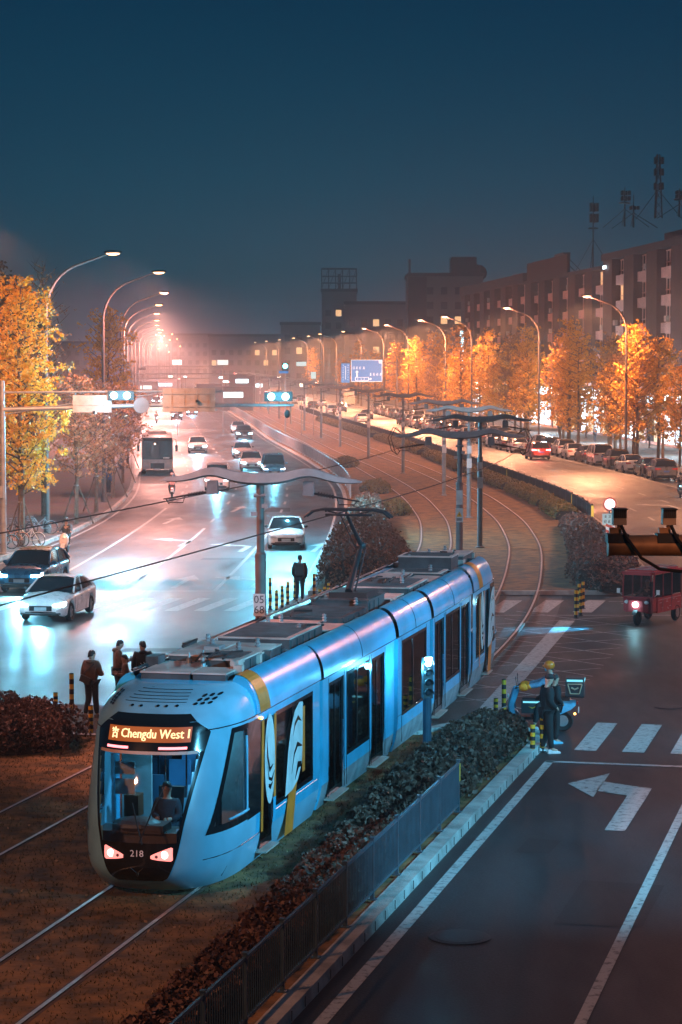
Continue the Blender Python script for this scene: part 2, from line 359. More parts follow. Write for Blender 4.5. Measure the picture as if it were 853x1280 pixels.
# broad band beside the tracks, far tramway zebra, box-junction hatching
a, b = G(606,893), G(709,776); line(a, b, .55)
for i in range(3): line((5.6+i*1.6,87.2),(6.6+i*1.6,91.6),.7)
for i in range(4):
    for j in range(3): line((10.6+i*1.15,88.6+j*.9),(11.2+i*1.15,88.6+j*.9),.22)
for i in range(9):
    line(UV(61.5+i*2.6,-8.6),UV(66+i*2.6,-13.6),.07,.008) ; line(UV(61.5+i*2.6,-13.6),UV(66+i*2.6,-8.6),.07,.0085)
line((3,86.2),(15.5,86.2),.12); line((10.2,91.2),(15.5,91.0),.1); line((10.2,92.6),(15.5,92.4),.1)
struct('road_markings', mk, M_PAINT)
# repaired patches and cracks in the asphalt
g = MB()
for (u,v,lu,lv) in ((38.5,-5.4,3.4,1.5),(47.8,-2.6,2.2,1.3),(44.0,-6.9,1.4,.7),(30.5,-2.9,4.0,1.1)): g.poly(uvpoly([(u,v),(u+lu,v+.05),(u+lu-.1,v+lv),(u+.05,v+lv-.06)], .0045))
for (px,py,w_,h_) in ((250,700,3.0,1.2),(330,640,1.6,4.0),(150,815,3.5,1.0),(240,850,1.2,2.4)):
    q = G(px,py); g.poly([(q.x,q.y,.0065),(q.x+w_,q.y+.1,.0065),(q.x+w_-.1,q.y+h_,.0065),(q.x+.1,q.y+h_-.1,.0065)])
struct('road_patches', g, asphalt('asphalt_patch', .012, (.9,1,1.1), .6))
# manhole covers
def manhole(px, py, r_, label):
    p = G(px,py); mb = MB(); mb.lathe([(r_,.004),(r_,.014),(r_*.92,.016)], n=28); mb.lathe([(r_*.8,.016),(r_*.8,.019)], n=28)
    o = mb.build('manhole_cover', M_DARK, None); o.location = (p.x,p.y,0); tag(o, label, 'manhole cover', 'manhole covers in the road')
manhole(575,1172,.5,'round iron manhole cover in the lane beside the kerb'); manhole(836,884,.38,'dark iron manhole cover beyond the zebra stripes')
manhole(160,862,.35,'iron manhole cover on the junction behind the waiting men')
# ------------------------------------------------------------------ tracks
def vline(v): return lambda y: (v+DU.x*y)/DU.y
c0 = vline(-14.52)
CL = smooth_tab([(20,c0(20)),(40,c0(40)),(62,c0(62)),(71,1.32),(80,3.0),(89.6,4.35),(100,5.45),(116.5,6.85),(135,7.45),(157,7.1),(176,6.1),(203,4.2),(242,.6),(279,-2.3),(325,-6.0),(445,-15.2),(552,-23.5),(690,-34),(1000,-56)], 3.0, 4)
fC = lambda y: ip(CL, y)
def cpath(off, y0=20, y1=900):
    pts = []; y = y0
    while y <= y1:
        d = Vector((fC(y+.5)-fC(y-.5), 1, 0)).normalized(); n = Vector((d.y,-d.x,0))
        pts.append(Vector((fC(y), y, 0))+n*off); y += 2.0 if y < 260 else 8
    return pts
def track(off, label):
    t = thing('tram_track', label, 'tram track', (fC(20), 20, .14)); base = Vector((fC(20),20,.14)); 
    for sgn in (-1, 1):
        pts = cpath(off+sgn*.7525); rows = []; side = []
        for i, p in enumerate(pts):
            d = (pts[min(i+1,len(pts)-1)]-pts[max(i-1,0)]).normalized(); n = Vector((d.y,-d.x,0)); q = p-Vector((base.x,base.y,0))
            rows.append([q-n*.036+Vector((0,0,.022)), q+n*.036+Vector((0,0,.022))])
            side.append([q-n*.10+Vector((0,0,-.02)), q-n*.09+Vector((0,0,.006)), q-n*.037+Vector((0,0,.006)), q-n*.036+Vector((0,0,.021)),q+n*.036+Vector((0,0,.021)),q+n*.037+Vector((0,0,.006)),q+n*.09+Vector((0,0,.006)),q+n*.1+Vector((0,0,-.02))])
        a = MB(); a.grid(side); f = a.build('rail', M_RAILSIDE, t); b = MB(); b.grid(rows); b.build('running_surface', M_RAIL, f)
    return t
track(-2.17, 'empty left-hand tram track curving away across the turf'); track(2.17, 'right-hand tram track that the blue tram stands on')
# track crossing slabs between turf and far turf
g = MB(); rows = []
for i in range(18):
    y = 57.5+i*2.12; d = Vector((fC(y+.5)-fC(y-.5),1,0)).normalized(); n = Vector((d.y,-d.x,0)); rows.append([tuple(Vector((fC(y),y,.0065))-n*3.9), tuple(Vector((fC(y),y,.0065))+n*3.9)])
g.grid(rows); struct('crossing_slab', g, asphalt('concrete_slab', .085, (1,.98,.95), .55))
for o in SC.objects:
    if o.name.startswith('tram_track'): o.location.z = .14
g = MB(); g.grid([[(-90,y,.0035),(fC(y)-3.95,y,.0035)] for y in (56,62,68,74,80,86,92,96)]); struct('junction_lit_asphalt', g, M_ASPH)  # paler asphalt colour stands in for headlight sheen on the left junction
# -------------------------------------------------------------------- tram
M_TB = mat('tram_blue_paint', (.045,.40,.62), .3, var=.14, scale=1.6, coat=.45, bump=.12, bscale=1.7)
M_TF = mat('tram_pale_paint', (.20,.44,.58), .3, var=.12, scale=1.4, coat=.45, bump=.1, bscale=1.7)
M_TG = mat('tram_skirt_grime', (.20,.24,.26), .55, var=.3, scale=2.5)
M_TBK = mat('tram_black_panel', (.008,.010,.012), .12, var=.1, coat=.5)
M_TGL = glass('tram_glass', (.78,.84,.88))
M_TGD = glass('tram_door_glass', (.6,.66,.7))
M_RB = mat('roof_box_lit_pink', (.58,.40,.35), .5, var=.25, scale=1.5, bump=.15)  # pink lamp light on the roof boxes put into the top colour
M_RBD = mat('roof_box_dark', (.06,.065,.07), .55, var=.3)
M_LED = glow('led_amber', (1,.66,.32), 1.6); M_LEDB = glow('led_board', (.75,.15,.02), .42)
M_RED = glow('red_marker', (1,.20,.22), 3.2); M_THL = glow('tram_headlight', (1,.5,.42), 6)
M_ORG = mat('livery_orange', (.72,.17,.02), .4); M_LIVW = mat('livery_white', (.55,.55,.55), .45)
M_INT = mat('tram_interior', (.30,.31,.32), .6); M_SEAT = mat('tram_seat', (.06,.22,.38), .5)
M_INL = glow('tram_ceiling_light', (.35,.75,1.0), 8)
pth = cpath(2.17, 20, 120)
def along(s):
    """point on the tram's track s metres behind the nose"""
    acc = 0; s0 = None; prev = pth[0]; start = UV(37.98,-12.33)
    base = None
    for i in range(len(pth)-1):
        a, b = pth[i], pth[i+1]; L_ = (b-a).length; d = (b-a)/L_
        if base is None:
            t = (start-a).dot(d)
            if t <= L_: base = acc+t; 
        if base is not None and acc+L_ >= base+s and base+s >= acc: return a+d*(base+s-acc)
        acc += L_
    return pth[-1]
SEG = [0, 7.6, 14.9, 19.2, 25.5, 32.0]
def mframe(s0, s1):
    a = along(s0); b = along(s1); y = (b-a).normalized(); x = Vector((y.y,-y.x,0))
    return Matrix(((x.x,y.x,0,a.x),(x.y,y.y,0,a.y),(0,0,1,.16),(0,0,0,1)))
tram = thing('tram', 'long blue and white five-section tram on the turf track, its white-lit nose towards the camera', 'tram', tuple(along(0)), 0)
tinv = Matrix.Translation(-along(0))
HW = 1.325
def halfw(z):        # half width of the body at a height
    if z < .9: return HW-.12*((.9-z)/.7)**2
    if z < 2.72: return HW
    t = (z-2.72)/.78; return HW-.36*t**2.2
def S0(z):           # how far behind the very tip the nose lies at a height
    if z < .55: return .0+.32*((.55-z)/.4)**2
    if z < 1.2: return .02*(z-.55)
    if z < 2.9: return .013+.66*((z-1.2)/1.7)**1.3
    return .673+.42*(z-2.9)/.25 if z < 3.15 else 1.093+1.05*((z-3.15)/.21)**1.2
def LN(z): return 2.3
NX = 2.7
def front_s(w_, z): 
    W = halfw(z); return S0(z)+LN(z)*(1-max(0,1-(min(abs(w_),W)/W)**NX)**(1/NX))
def side_w(s, z):
    q = 1-(s-S0(z))/LN(z); W = halfw(z)
    if q <= 0: return W
    if q >= 1: return 0
    return W*(1-q**NX)**(1/NX)
def nrm(w_, s, z):
    q = max(0,min(1,1-(s-S0(z))/LN(z))); W = halfw(z); a = (w_/W)**(NX-1)/W if w_ > 0 else 0; b = q**(NX-1)/LN(z); l = math.hypot(a,b) or 1
    return a/l, b/l
# outlines on the nose, as functions of height
def mask_w(z):       # half width of the black front mask
    t = 0
    if z < .75: return .40+.26*math.sqrt(max(0,(z-.30)/.45))
    if z > 2.75: return .98-.33*((z-2.75)/.27)
    return .66+.34*((z-.75)/2.0)**.9
MZ0, MZ1 = .30, 3.02
def in_mask(w_, z): return MZ0+.07 < z < MZ1-.05 and abs(w_) < mask_w(z)-.07
WS = (.96, 2.42)    # windscreen heights
def front_patch(mb, fl, fr, z0, z1, off, nz=10, nw=14):
    rows = []
    for i in range(nz+1):
        z = z0+(z1-z0)*i/nz; a, b = fl(z), fr(z); row = []
        for k in range(nw+1):
            w_ = a+(b-a)*k/nw; row.append((w_, front_s(w_, z)-off, z))
        rows.append(row)
    mb.grid(rows); return mb
def side_patch(mb, sa, sb, z0, z1, off, sd, nz=8, ns=8):
    rows = []
    for i in range(nz+1):
        z = z0+(z1-z0)*i/nz; a, b = sa(z), sb(z); row = []
        for k in range(ns+1):
            s_ = a+(b-a)*k/ns; w_ = side_w(s_, z); nx_, ny_ = nrm(w_, s_, z); row.append((sd*(w_+off*1.6*nx_), s_-off*1.6*ny_, z))
        rows.append(row)
    mb.grid(rows); return mb
def cabwin(z):       # cab side window: s range by height
    t = (z-1.12)/(2.66-1.12); return (.66+.95*t, 2.2+.05*t)
def cab_module(L, M, front=True):
    zs = [.07,.12,.18,.24,.3,.36,.42,.48,.55,.62,.75,.85,.95,1.03,1.1,1.2,1.3,1.4,1.5,1.7,1.9,2.1,2.3,2.5,2.6,2.66,2.74,2.8,2.9,3.0,3.06,3.12,3.17,3.22,3.27,3.31,3.34,3.36]
    phis = [math.pi/2*i/44 for i in range(45)]
    DO = (3.1, 3.95); WN = (4.15, L-.65)
    ss = [2.75,2.9,3.1,3.95,4.15,(4.15+L-.65)/2,L-.65,L-.32,L-.06]
    shell = MB(); lower = MB()
    plan = []
    def ring(z):
        pr = []
        for i in range(len(phis)-1, 0, -1):
            c_ = math.cos(phis[i])**(2/NX) if phis[i] < math.pi/2 else 0; s_ = math.sin(phis[i])**(2/NX)
            pr.append((halfw(z)*s_, S0(z)+LN(z)*(1-c_)))
        pr = [(halfw(z), max(s_, S0(z)+LN(z)+.001)) for s_ in ss[::-1]]+pr
        left = [(-a, b) for a, b in pr][::-1]
        return pr+[(0, S0(z))]+left
    rings = [ring(z) for z in zs]
    for i in range(len(zs)-1):
        za, zb = zs[i], zs[i+1]; zc = (za+zb)/2
        for k in range(len(rings[0])-1):
            q = [rings[i][k], rings[i][k+1], rings[i+1][k+1], rings[i+1][k]]
            wc = sum(p[0] for p in q)/4; sc = sum(p[1] for p in q)/4
            if in_mask(wc, zc) and sc < 1.4: continue
            a, b = cabwin(zc)
            if 1.12 < zc < 2.66 and a < sc < b: continue
            if .3 < zc < 2.6 and DO[0] < sc < DO[1]: continue
            if .95 < zc < 2.6 and WN[0] < sc < WN[1]: continue
            vs = [(q[0][0],q[0][1],za),(q[1][0],q[1][1],za),(q[2][0],q[2][1],zb),(q[3][0],q[3][1],zb)]
            tgt = lower if zc < .62 and sc > 0 else shell
            tgt.mi = 1 if (tgt is shell and sc < 2.75) else 0
            tgt.add(vs, [(0,1,2,3)])
    # roof plate
    z = 3.36; r_ = rings[-1]; shell.mi = 0; shell.poly([(a, b, z) for a, b in r_])
    body = shell.build('cab_body', [M_TB, M_TF], tram, tinv @ M, smooth=True, angle=35, merge=True)
    lw = lower.build('skirt', M_TG if not front else M_TF, tram, tinv @ M, smooth=True, merge=True)
    # black mask round the windscreen
    mk_ = MB(); W0, W1 = WS
    ww = lambda z: .80+.13*(z-W0)/(W1-W0)-.04
    front_patch(mk_, lambda z: -mask_w(z), mask_w, MZ0, W0, .012, 14, 16)
    front_patch(mk_, lambda z: -mask_w(z), mask_w, W1, MZ1, .012, 12, 16)
    for sg in (-1, 1):
        front_patch(mk_, lambda z: sg*min(ww(z), mask_w(z)-.05), lambda z: sg*mask_w(z), W0, W1, .012, 12, 3)
    mko = mk_.build('front_mask', M_TBK, tram, tinv @ M, smooth=True)
    wsb = MB(); front_patch(wsb, lambda z: -min(ww(z), mask_w(z)-.05), lambda z: min(ww(z), mask_w(z)-.05), W0, W1, .004, 10, 16)
    wso = wsb.build('windscreen', M_TGL, tram, tinv @ M, smooth=True)
    vis = MB(); front_patch(vis, lambda z: -.86, lambda z: .86, W1-.03, W1+.02, .02, 1, 12); vis.build('sun_visor_strip', M_RB, wso)
    cl = MB()
    wl = MB()
    for a_, b_ in (((.05,.97),(.42,1.9)), ((.10,.95),(-.1,1.62))):
        wl.tube([(a_[0],front_s(a_[0],a_[1])-.05,a_[1]),((a_[0]+b_[0])/2,front_s(.2,1.45)-.07,(a_[1]+b_[1])/2),(b_[0],front_s(b_[0],b_[1])-.045,b_[1])], .012, 6)
    wl.build('wiper', M_DARK, wso)
    if front:
        db = MB(); front_patch(db, lambda z: -.72, lambda z: .74, 2.585, 2.83, .022, 3, 14); dsp = db.build('destination_display', M_LEDB, tram, tinv @ M, smooth=True)
        tx = text_mb('Chengdu West I', .185)
        xs = [p[0] for p in tx.v]; x0, x1 = min(xs), max(xs); k = 1.17/(x1-x0)
        tv = MB(); tv.add([(-.46+(p[0]-x0)*k, 0, 2.715+p[1]*1.12) for p in tx.v], tx.f)
        def st(xa, za, xb, zb, t_=.016):
            d = Vector((xb-xa, 0, zb-za)); n = Vector((-d.z,0,d.x)).normalized()*t_/2; e_ = d.normalized()*t_*.3
            tv.add([Vector((xa,0,za))-n-e_, Vector((xb,0,zb))-n+e_, Vector((xb,0,zb))+n+e_, Vector((xa,0,za))+n-e_], [(0,1,2,3)])
        X = -.585; st(X,2.80,X,2.725); st(X-.06,2.765,X+.06,2.765); st(X-.055,2.785,X-.045,2.78); st(X-.05,2.735,X-.03,2.75); st(X+.05,2.735,X+.03,2.75)
        st(X-.035,2.71,X+.035,2.71); st(X-.035,2.71,X-.04,2.635); st(X+.035,2.71,X+.04,2.635); st(X-.04,2.655,X+.04,2.655)
        # bold: draw the lettering several times, slightly shifted, each layer a little in front
        o = MB()
        for j, dx in enumerate((-.006,0,.006)):
            o.add([(p[0]+dx, front_s(p[0], 2.7)-.028-.002*j+(front_s(p[0],p[2])-front_s(p[0],2.7)), p[2]) for p in tv.v], tv.f)
        o.build('display_lettering', M_LED, dsp)
        for a, b in ((-.72,-.30),(.24,.70)):
            rb = MB(); front_patch(rb, lambda z: a, lambda z: b, 2.475, 2.515, .03, 1, 5); rb.build('marker_light', M_RED, tram, tinv @ M)
        # headlight clusters: eye-shaped lens in a black surround
        for sg in (-1, 1):
            def eye(off, grow, mb):
                rows = []
                for i in range(13):
                    t = i/12; w_ = sg*(.24+.36*t+(-grow if t < .5 else grow)*.0); h = (.025+.10*t**.8)*(1 if t < .93 else .8)+grow
                    zc = .73+.05*t
                    rows.append([(w_, front_s(w_, zc-h)-off, zc-h), (w_, front_s(w_, zc)-off-.012, zc), (w_, front_s(w_, zc+h)-off, zc+h)])
                mb.grid(rows); return mb
            hs = eye(.02, .0, MB()).build('headlight', mat('headlight_lens', (.5,.22,.2), .15, var=.3, scale=20, emit=(1,.25,.22), es=1.4), tram, tinv @ M, smooth=True)
            cb = MB(); w_ = sg*.47; cb.ball((w_, front_s(w_,.77)-.03, .77), (.065,.02,.065), 16, 8); cb.build('bulb', M_THL, hs)
            cb = MB(); w_ = sg*.34; cb.ball((w_, front_s(w_,.74)-.03, .74), (.028,.015,.028), 12, 6); cb.build('turn_lamp', mat('lens_dark', (.25,.1,.1), .2), hs)
        nb = text_mb('218', .15); o = MB(); o.add([(p[0]*1.08, front_s(p[0]*1.08, .78+p[1])-.02, .78+p[1]*1.05) for p in nb.v], nb.f); o.build('fleet_number', mat('number_glow_paint', (.6,.5,.5), .5, emit=(1,.7,.7), es=.12), tram, tinv @ M)  # painted digits given a faint glow though no lamp lights them
        em = MB()
        for q in ([(-.11,.54),(-.015,.46),(-.015,.41),(.0,.39)],[(.11,.54),(.015,.46),(.015,.41),(.0,.39)]): em.tube([(a, front_s(a,b)-.02, b) for a,b in q], .006, 5)
        em.build('nose_emblem', M_CHROME, tram, tinv @ M)
    # side windows of the cab, doors and windows
    for sd in (1, -1):
        fr = MB(); side_patch(fr, lambda z: cabwin(z)[0]-.05, lambda z: cabwin(z)[1]+.62, 1.06, 2.72, .006, sd, 10, 14)
        # leave the glazed opening free: frame built of four strips
        fr = MB()
        side_patch(fr, lambda z: cabwin(z)[0]-.07, lambda z: cabwin(z)[0]+.05, 1.06, 2.70, .008, sd, 10, 2)
        side_patch(fr, lambda z: cabwin(z)[1]-.06, lambda z: 3.04, 1.0, 2.70, .008, sd, 10, 4)
        side_patch(fr, lambda z: cabwin(z)[0]-.07, lambda z: cabwin(z)[1], 1.03, 1.15, .010, sd, 2, 8)
        side_patch(fr, lambda z: cabwin(z)[0]-.07, lambda z: cabwin(z)[1], 2.62, 2.71, .010, sd, 2, 8)
        fro = fr.build('cab_window_frame', M_TBK, tram, tinv @ M, smooth=True)
        gp = MB(); side_patch(gp, lambda z: cabwin(z)[0]+.02, lambda z: cabwin(z)[1], 1.12, 2.66, -.004, sd, 10, 10); gp.build('cab_window', M_TGL, fro)
        rim = MB(); rim.tube([(sd*(side_w(cabwin(z)[1]-.10,z)+.014), cabwin(z)[1]-.10, z) for z in (2.5,2.2,1.8,1.4,1.22)]+[(sd*(side_w(s_,1.19)+.014), s_, 1.19) for s_ in (2.2,1.8,1.4,1.2)], .022, 6); rim.build('window_trim', M_TF, fro)
        door_and_windows(M, sd, L, DO and [DO], [WN], curved=False)
        tl = MB(); tl.tube([(sd*(HW+.004), s_, .84) for s_ in (4.1,5,6,L-.3)],.009,5); tl.build('trim_highlight_line', mat('trim_highlight', (.6,.5,.48), .3), tram, tinv @ M)  # pale rubbing line with its highlight put into the colour
        jl = MB(); jl.tube([(sd*(side_w(s_,2.76)+.004), s_, 2.76+.0*s_) for s_ in (1.9,2.2,2.6,3.0,4,5,6,L-.1)], .012, 5)
        jl.tube([(sd*(side_w(s_,2.76+(1.9-s_)*-.1)+.004), s_, 2.76) for s_ in (.95,1.2,1.5,1.9)], .01, 5)
        jl.tube([(sd*(side_w(s_,.62)+.004), s_, .62) for s_ in (.5,.8,1.2,1.8,2.4,3.0)], .008, 5)
        jl.tube([(sd*(side_w(1.25,z)+.004), 1.25+(z-.2)*.35, z) for z in (.2,.35,.5,.62)], .008, 5)
        jl.build('panel_joint', M_TBK, tram, tinv @ M)
    if front:
        dots = MB()
        P3 = [(-.93+.07*i, 3.10+.035*j) for i in range(2) for j in range(5)]+[(.66+.10*i+.02*j, 3.15+.045*j) for i in range(3) for j in range(3)]+[(-.42,3.12),(-.25,3.12),(.05,3.125),(.2,3.125),(.38,3.13)]
        for w_, z in P3:
            a_, b_ = .032, .018; pts_ = [(w_+a_*math.cos(2*math.pi*k/10), front_s(w_+a_*math.cos(2*math.pi*k/10), z+b_*math.sin(2*math.pi*k/10))-.006, z+b_*math.sin(2*math.pi*k/10)+.008) for k in range(10)]
            dots.poly(pts_)
        for i in range(5): front_patch(dots, lambda z: -.62+.03*i, lambda z: .5-.02*i, 3.175+i*.033, 3.181+i*.033, .012, 1, 12)
        dots.build('roof_vent', M_TBK, tram, tinv @ M)
    return body
def door_and_windows(M, sd, L, doors, wins, curved=False, x_off=0.0):
    for (a, b) in doors:
        o = MB(); W = HW
        o.bbox(sd*(W-.045)-.012, sd*(W-.045)+.012, a, a+.05, .3, 2.6); o.bbox(sd*(W-.045)-.012, sd*(W-.045)+.012, b-.05, b, .3, 2.6)
        o.bbox(sd*(W-.045)-.012, sd*(W-.045)+.012, a+.05, b-.05, 2.52, 2.6); o.bbox(sd*(W-.045)-.012, sd*(W-.045)+.012, a+.05, b-.05, .3, .42)
        if b-a > 1: m_ = (a+b)/2; o.bbox(sd*(W-.045)-.012, sd*(W-.045)+.012, m_-.035, m_+.035, .42, 2.52)
        d_ = o.build('door', M_TBK, tram, tinv @ M)
        gp = MB(); gp.bbox(sd*(W-.05)-.004, sd*(W-.05)+.004, a+.05, b-.05, .42, 2.52); gp.build('door_glass', M_TGD, d_)
        sp_ = MB(); sp_.bbox(min(sd*(W-.1),sd*(W+.1)), max(sd*(W-.1),sd*(W+.1)), a-.05, b+.05, .235, .262); sp_.build('door_step', mat('step_metal', (.5,.38,.33), .4, .3), d_)
    for (a, b) in wins:
        o = MB(); W = HW
        for q in ((a-.02,b+.02,.90,.98),(a-.02,b+.02,2.56,2.63),(a-.02,a+.04,.98,2.56),(b-.04,b+.02,.98,2.56)):
            o.bbox(min(sd*(W-.03),sd*(W+.006)), max(sd*(W-.03),sd*(W+.006)), *q)
        if b-a > 2: m_ = a+(b-a)*.45; o.bbox(min(sd*(W-.03),sd*(W+.004)), max(sd*(W-.03),sd*(W+.004)), m_-.05, m_+.05, .98, 2.56)
        f_ = o.build('window_frame', M_TBK, tram, tinv @ M)
        gp = MB(); gp.bbox(sd*(W-.014)-.004, sd*(W-.014)+.004, a+.04, b-.04, .98, 2.56); gp.build('window', M_TGL, f_)
def mid_module(L, M, doors, wins, bulge=0.0):
    """section walls built as strips between openings"""
    cuts = sorted(set([.2, L-.2]+[q for d in doors for q in d]+[q for d in wins for q in d]+[L/2]))
    zs = [.13,.3,.42,.62,.95,1.8,2.6,2.72,2.76]
    for sd in (1, -1):
        sh = MB(); sk = MB()
        for i in range(len(cuts)-1):
            a, b = cuts[i], cuts[i+1]; c = (a+b)/2
            for j in range(len(zs)-1):
                za, zb = zs[j], zs[j+1]; zc = (za+zb)/2
                if any(d[0] < c < d[1] for d in doors) and .3 < zc < 2.6: continue
                if any(d[0] < c < d[1] for d in wins) and .95 < zc < 2.6: continue
                (sk if zc < .62 else sh).grid([[(sd*halfw(za),a,za),(sd*halfw(za),b,za)],[(sd*halfw(zb),a,zb),(sd*halfw(zb),b,zb)]])
        # end returns
        for e in (.2, L-.2): sh.grid([[(sd*halfw(z),e,z),(sd*(halfw(z)-.16),e,z)] for z in zs])
        sh.build('side_panel', M_TB, tram, tinv @ M, smooth=True, merge=True); sk.build('skirt', M_TG, tram, tinv @ M, merge=True)
    for sd in (1, -1):
        cw = MB(); rows = []
        for t in [i/10 for i in range(11)]:
            an = t*math.pi*.55; w_ = HW+.035-.42*(1-math.cos(an)); z = 2.77+.66*math.sin(min(an,math.pi/2))+(0 if an < math.pi/2 else -.05*(an-math.pi/2))
            rows.append([(sd*w_, y, z) for y in (.17,.22,L*.33,L*.34,L*.66,L*.67,L-.22,L-.17)])
        cw.grid(rows); cw.grid([[(sd*(HW+.035),.17,2.77),(sd*(HW+.035),L-.17,2.77)],[(sd*(HW-.05),.17,2.755),(sd*(HW-.05),L-.17,2.755)]])
        cw.bbox(min(sd*.80,sd*.84), max(sd*.80,sd*.84), .05, L-.05, 3.0, 3.36)
        cowl = cw.build('roof_cowl', M_TB, tram, tinv @ M, smooth=True)
    jn = MB()
    for sd in (1, -1):
        for y in (L*.5,): jn.tube([(sd*(HW+.04-.42*(1-math.cos(t*math.pi*.5))), y, 2.77+.66*math.sin(t*math.pi*.5)) for t in [i/6 for i in range(7)]], .008, 5)
        for d_ in list(doors)+list(wins):
            for q_ in d_: jn.tube([(sd*(HW+.001),q_+(.05 if q_ == d_[1] else -.05),.3),(sd*(HW+.001),q_+(.05 if q_ == d_[1] else -.05),2.7)],.006,4)
        jn.tube([(sd*(HW+.002),.16,.94),(sd*(HW+.002),L-.16,.94)],.005,4) if not doors else None
        jn.bbox(min(sd*(HW-.03),sd*(HW+.004)), max(sd*(HW-.03),sd*(HW+.004)), .07, L-.07, 2.735, 2.758)
    jn.build('panel_joint', M_TBK, tram, tinv @ M)
    for sd in (1, -1): door_and_windows(M, sd, L, doors, wins)
def inside(L, M, y0=0.0, cab=False):
    o = MB(); o.bbox(-1.2,1.2,y0,L,.30,.36); o.build('floor_panel', mat('tram_floor', (.10,.10,.11), .6), tram, tinv @ M)
    o = MB(); o.bbox(-1.2,1.2,y0,L,2.66,2.70); o.bbox(-.82,.82,y0,L,2.98,3.02); ce = o.build('ceiling_panel', M_INT, tram, tinv @ M)
    o = MB()
    for x in (-.55,.55): o.bbox(x-.05,x+.05,y0+.3,L-.3,2.640,2.656)
    o.build('ceiling_light', M_INL, ce)
    o = MB(); n = int((L-y0-1.4)/.85)
    for i in range(n):
        y = y0+.9+i*.85
        for sx in (-1,1):
            if (i % 3) == 1: continue
            o = MB(); o.bbox(min(sx*.78,sx*1.2),max(sx*.78,sx*1.2),y,y+.42,.75,.82); o.bbox(min(sx*.78,sx*1.2),max(sx*.78,sx*1.2),y+.40,y+.46,.82,1.4); o.build('seat', M_SEAT, tram, tinv @ M)
    o = MB()
    for i in range(int((L-y0)/1.3)):
        for x in (-.55,.55): o.tube([(x,y0+.7+i*1.3,.36),(x,y0+.7+i*1.3,2.66)],.016,6)
    for x in (-.55,.55): o.tube([(x,y0+.3,2.1),(x,L-.3,2.1)],.014,6)
    o.build('grab_pole', M_CHROME, tram, tinv @ M)
M1 = mframe(0, SEG[1]); cab_module(7.6, M1, True); inside(7.5, M1, 2.7)
M2 = mframe(SEG[1], SEG[2]); mid_module(7.3, M2, [(.75,2.05),(4.75,6.05)], [(2.35,4.45)]); inside(7.3, M2)
M3 = mframe(SEG[2], SEG[3]); mid_module(4.3, M3, [], [(.7,3.6)]); inside(4.3, M3)
M4 = mframe(SEG[3], SEG[4]); mid_module(6.3, M4, [(.5,1.8),(4.5,5.8)], [(2.1,4.2)]); inside(6.3, M4)
b5 = mframe(SEG[4], SEG[5]); M5 = b5 @ Matrix.Translation((0,6.5,0)) @ Matrix.Rotation(math.pi,4,'Z')
cab_module(6.45, M5, False); inside(6.2, M5, 2.7)
# cowl over the cab section behind the nose: same cowl line as the middle sections
def cab_cowl(M, L, y0):
    for sd in (1, -1):
        cw = MB(); rows = []
        for t in [i/10 for i in range(11)]:
            an = t*math.pi*.5; w_ = HW+.03-.40*(1-math.cos(an)); z = 2.78+.685*math.sin(an)
            rows.append([(sd*w_, y, z) for y in (y0,L*.6,L*.62,L-.05)])
        cw.grid(rows); cw.grid([[r_[0] for r_ in rows],[(sd*.9,y0,2.78+.6*i/10) for i in range(11)]])
        cw.build('roof_cowl', M_TB, tram, tinv @ M, smooth=True)
cab_cowl(M1, 7.6, 2.75); cab_cowl(M5, 6.45, 2.75)
# gangway bellows
for i in (1,2,3,4):
    a = mframe(max(0,SEG[i]-.3), SEG[i]+.3); mb = MB()
    for j in range(7):
        y = .06+j*.08; k = .05 if j % 2 else .0
        mb.box((0,y,1.78),((HW-.10-k)*2,.05,2.9))
    mb.build('gangway_bellows', M_BLACK, tram, tinv @ a)
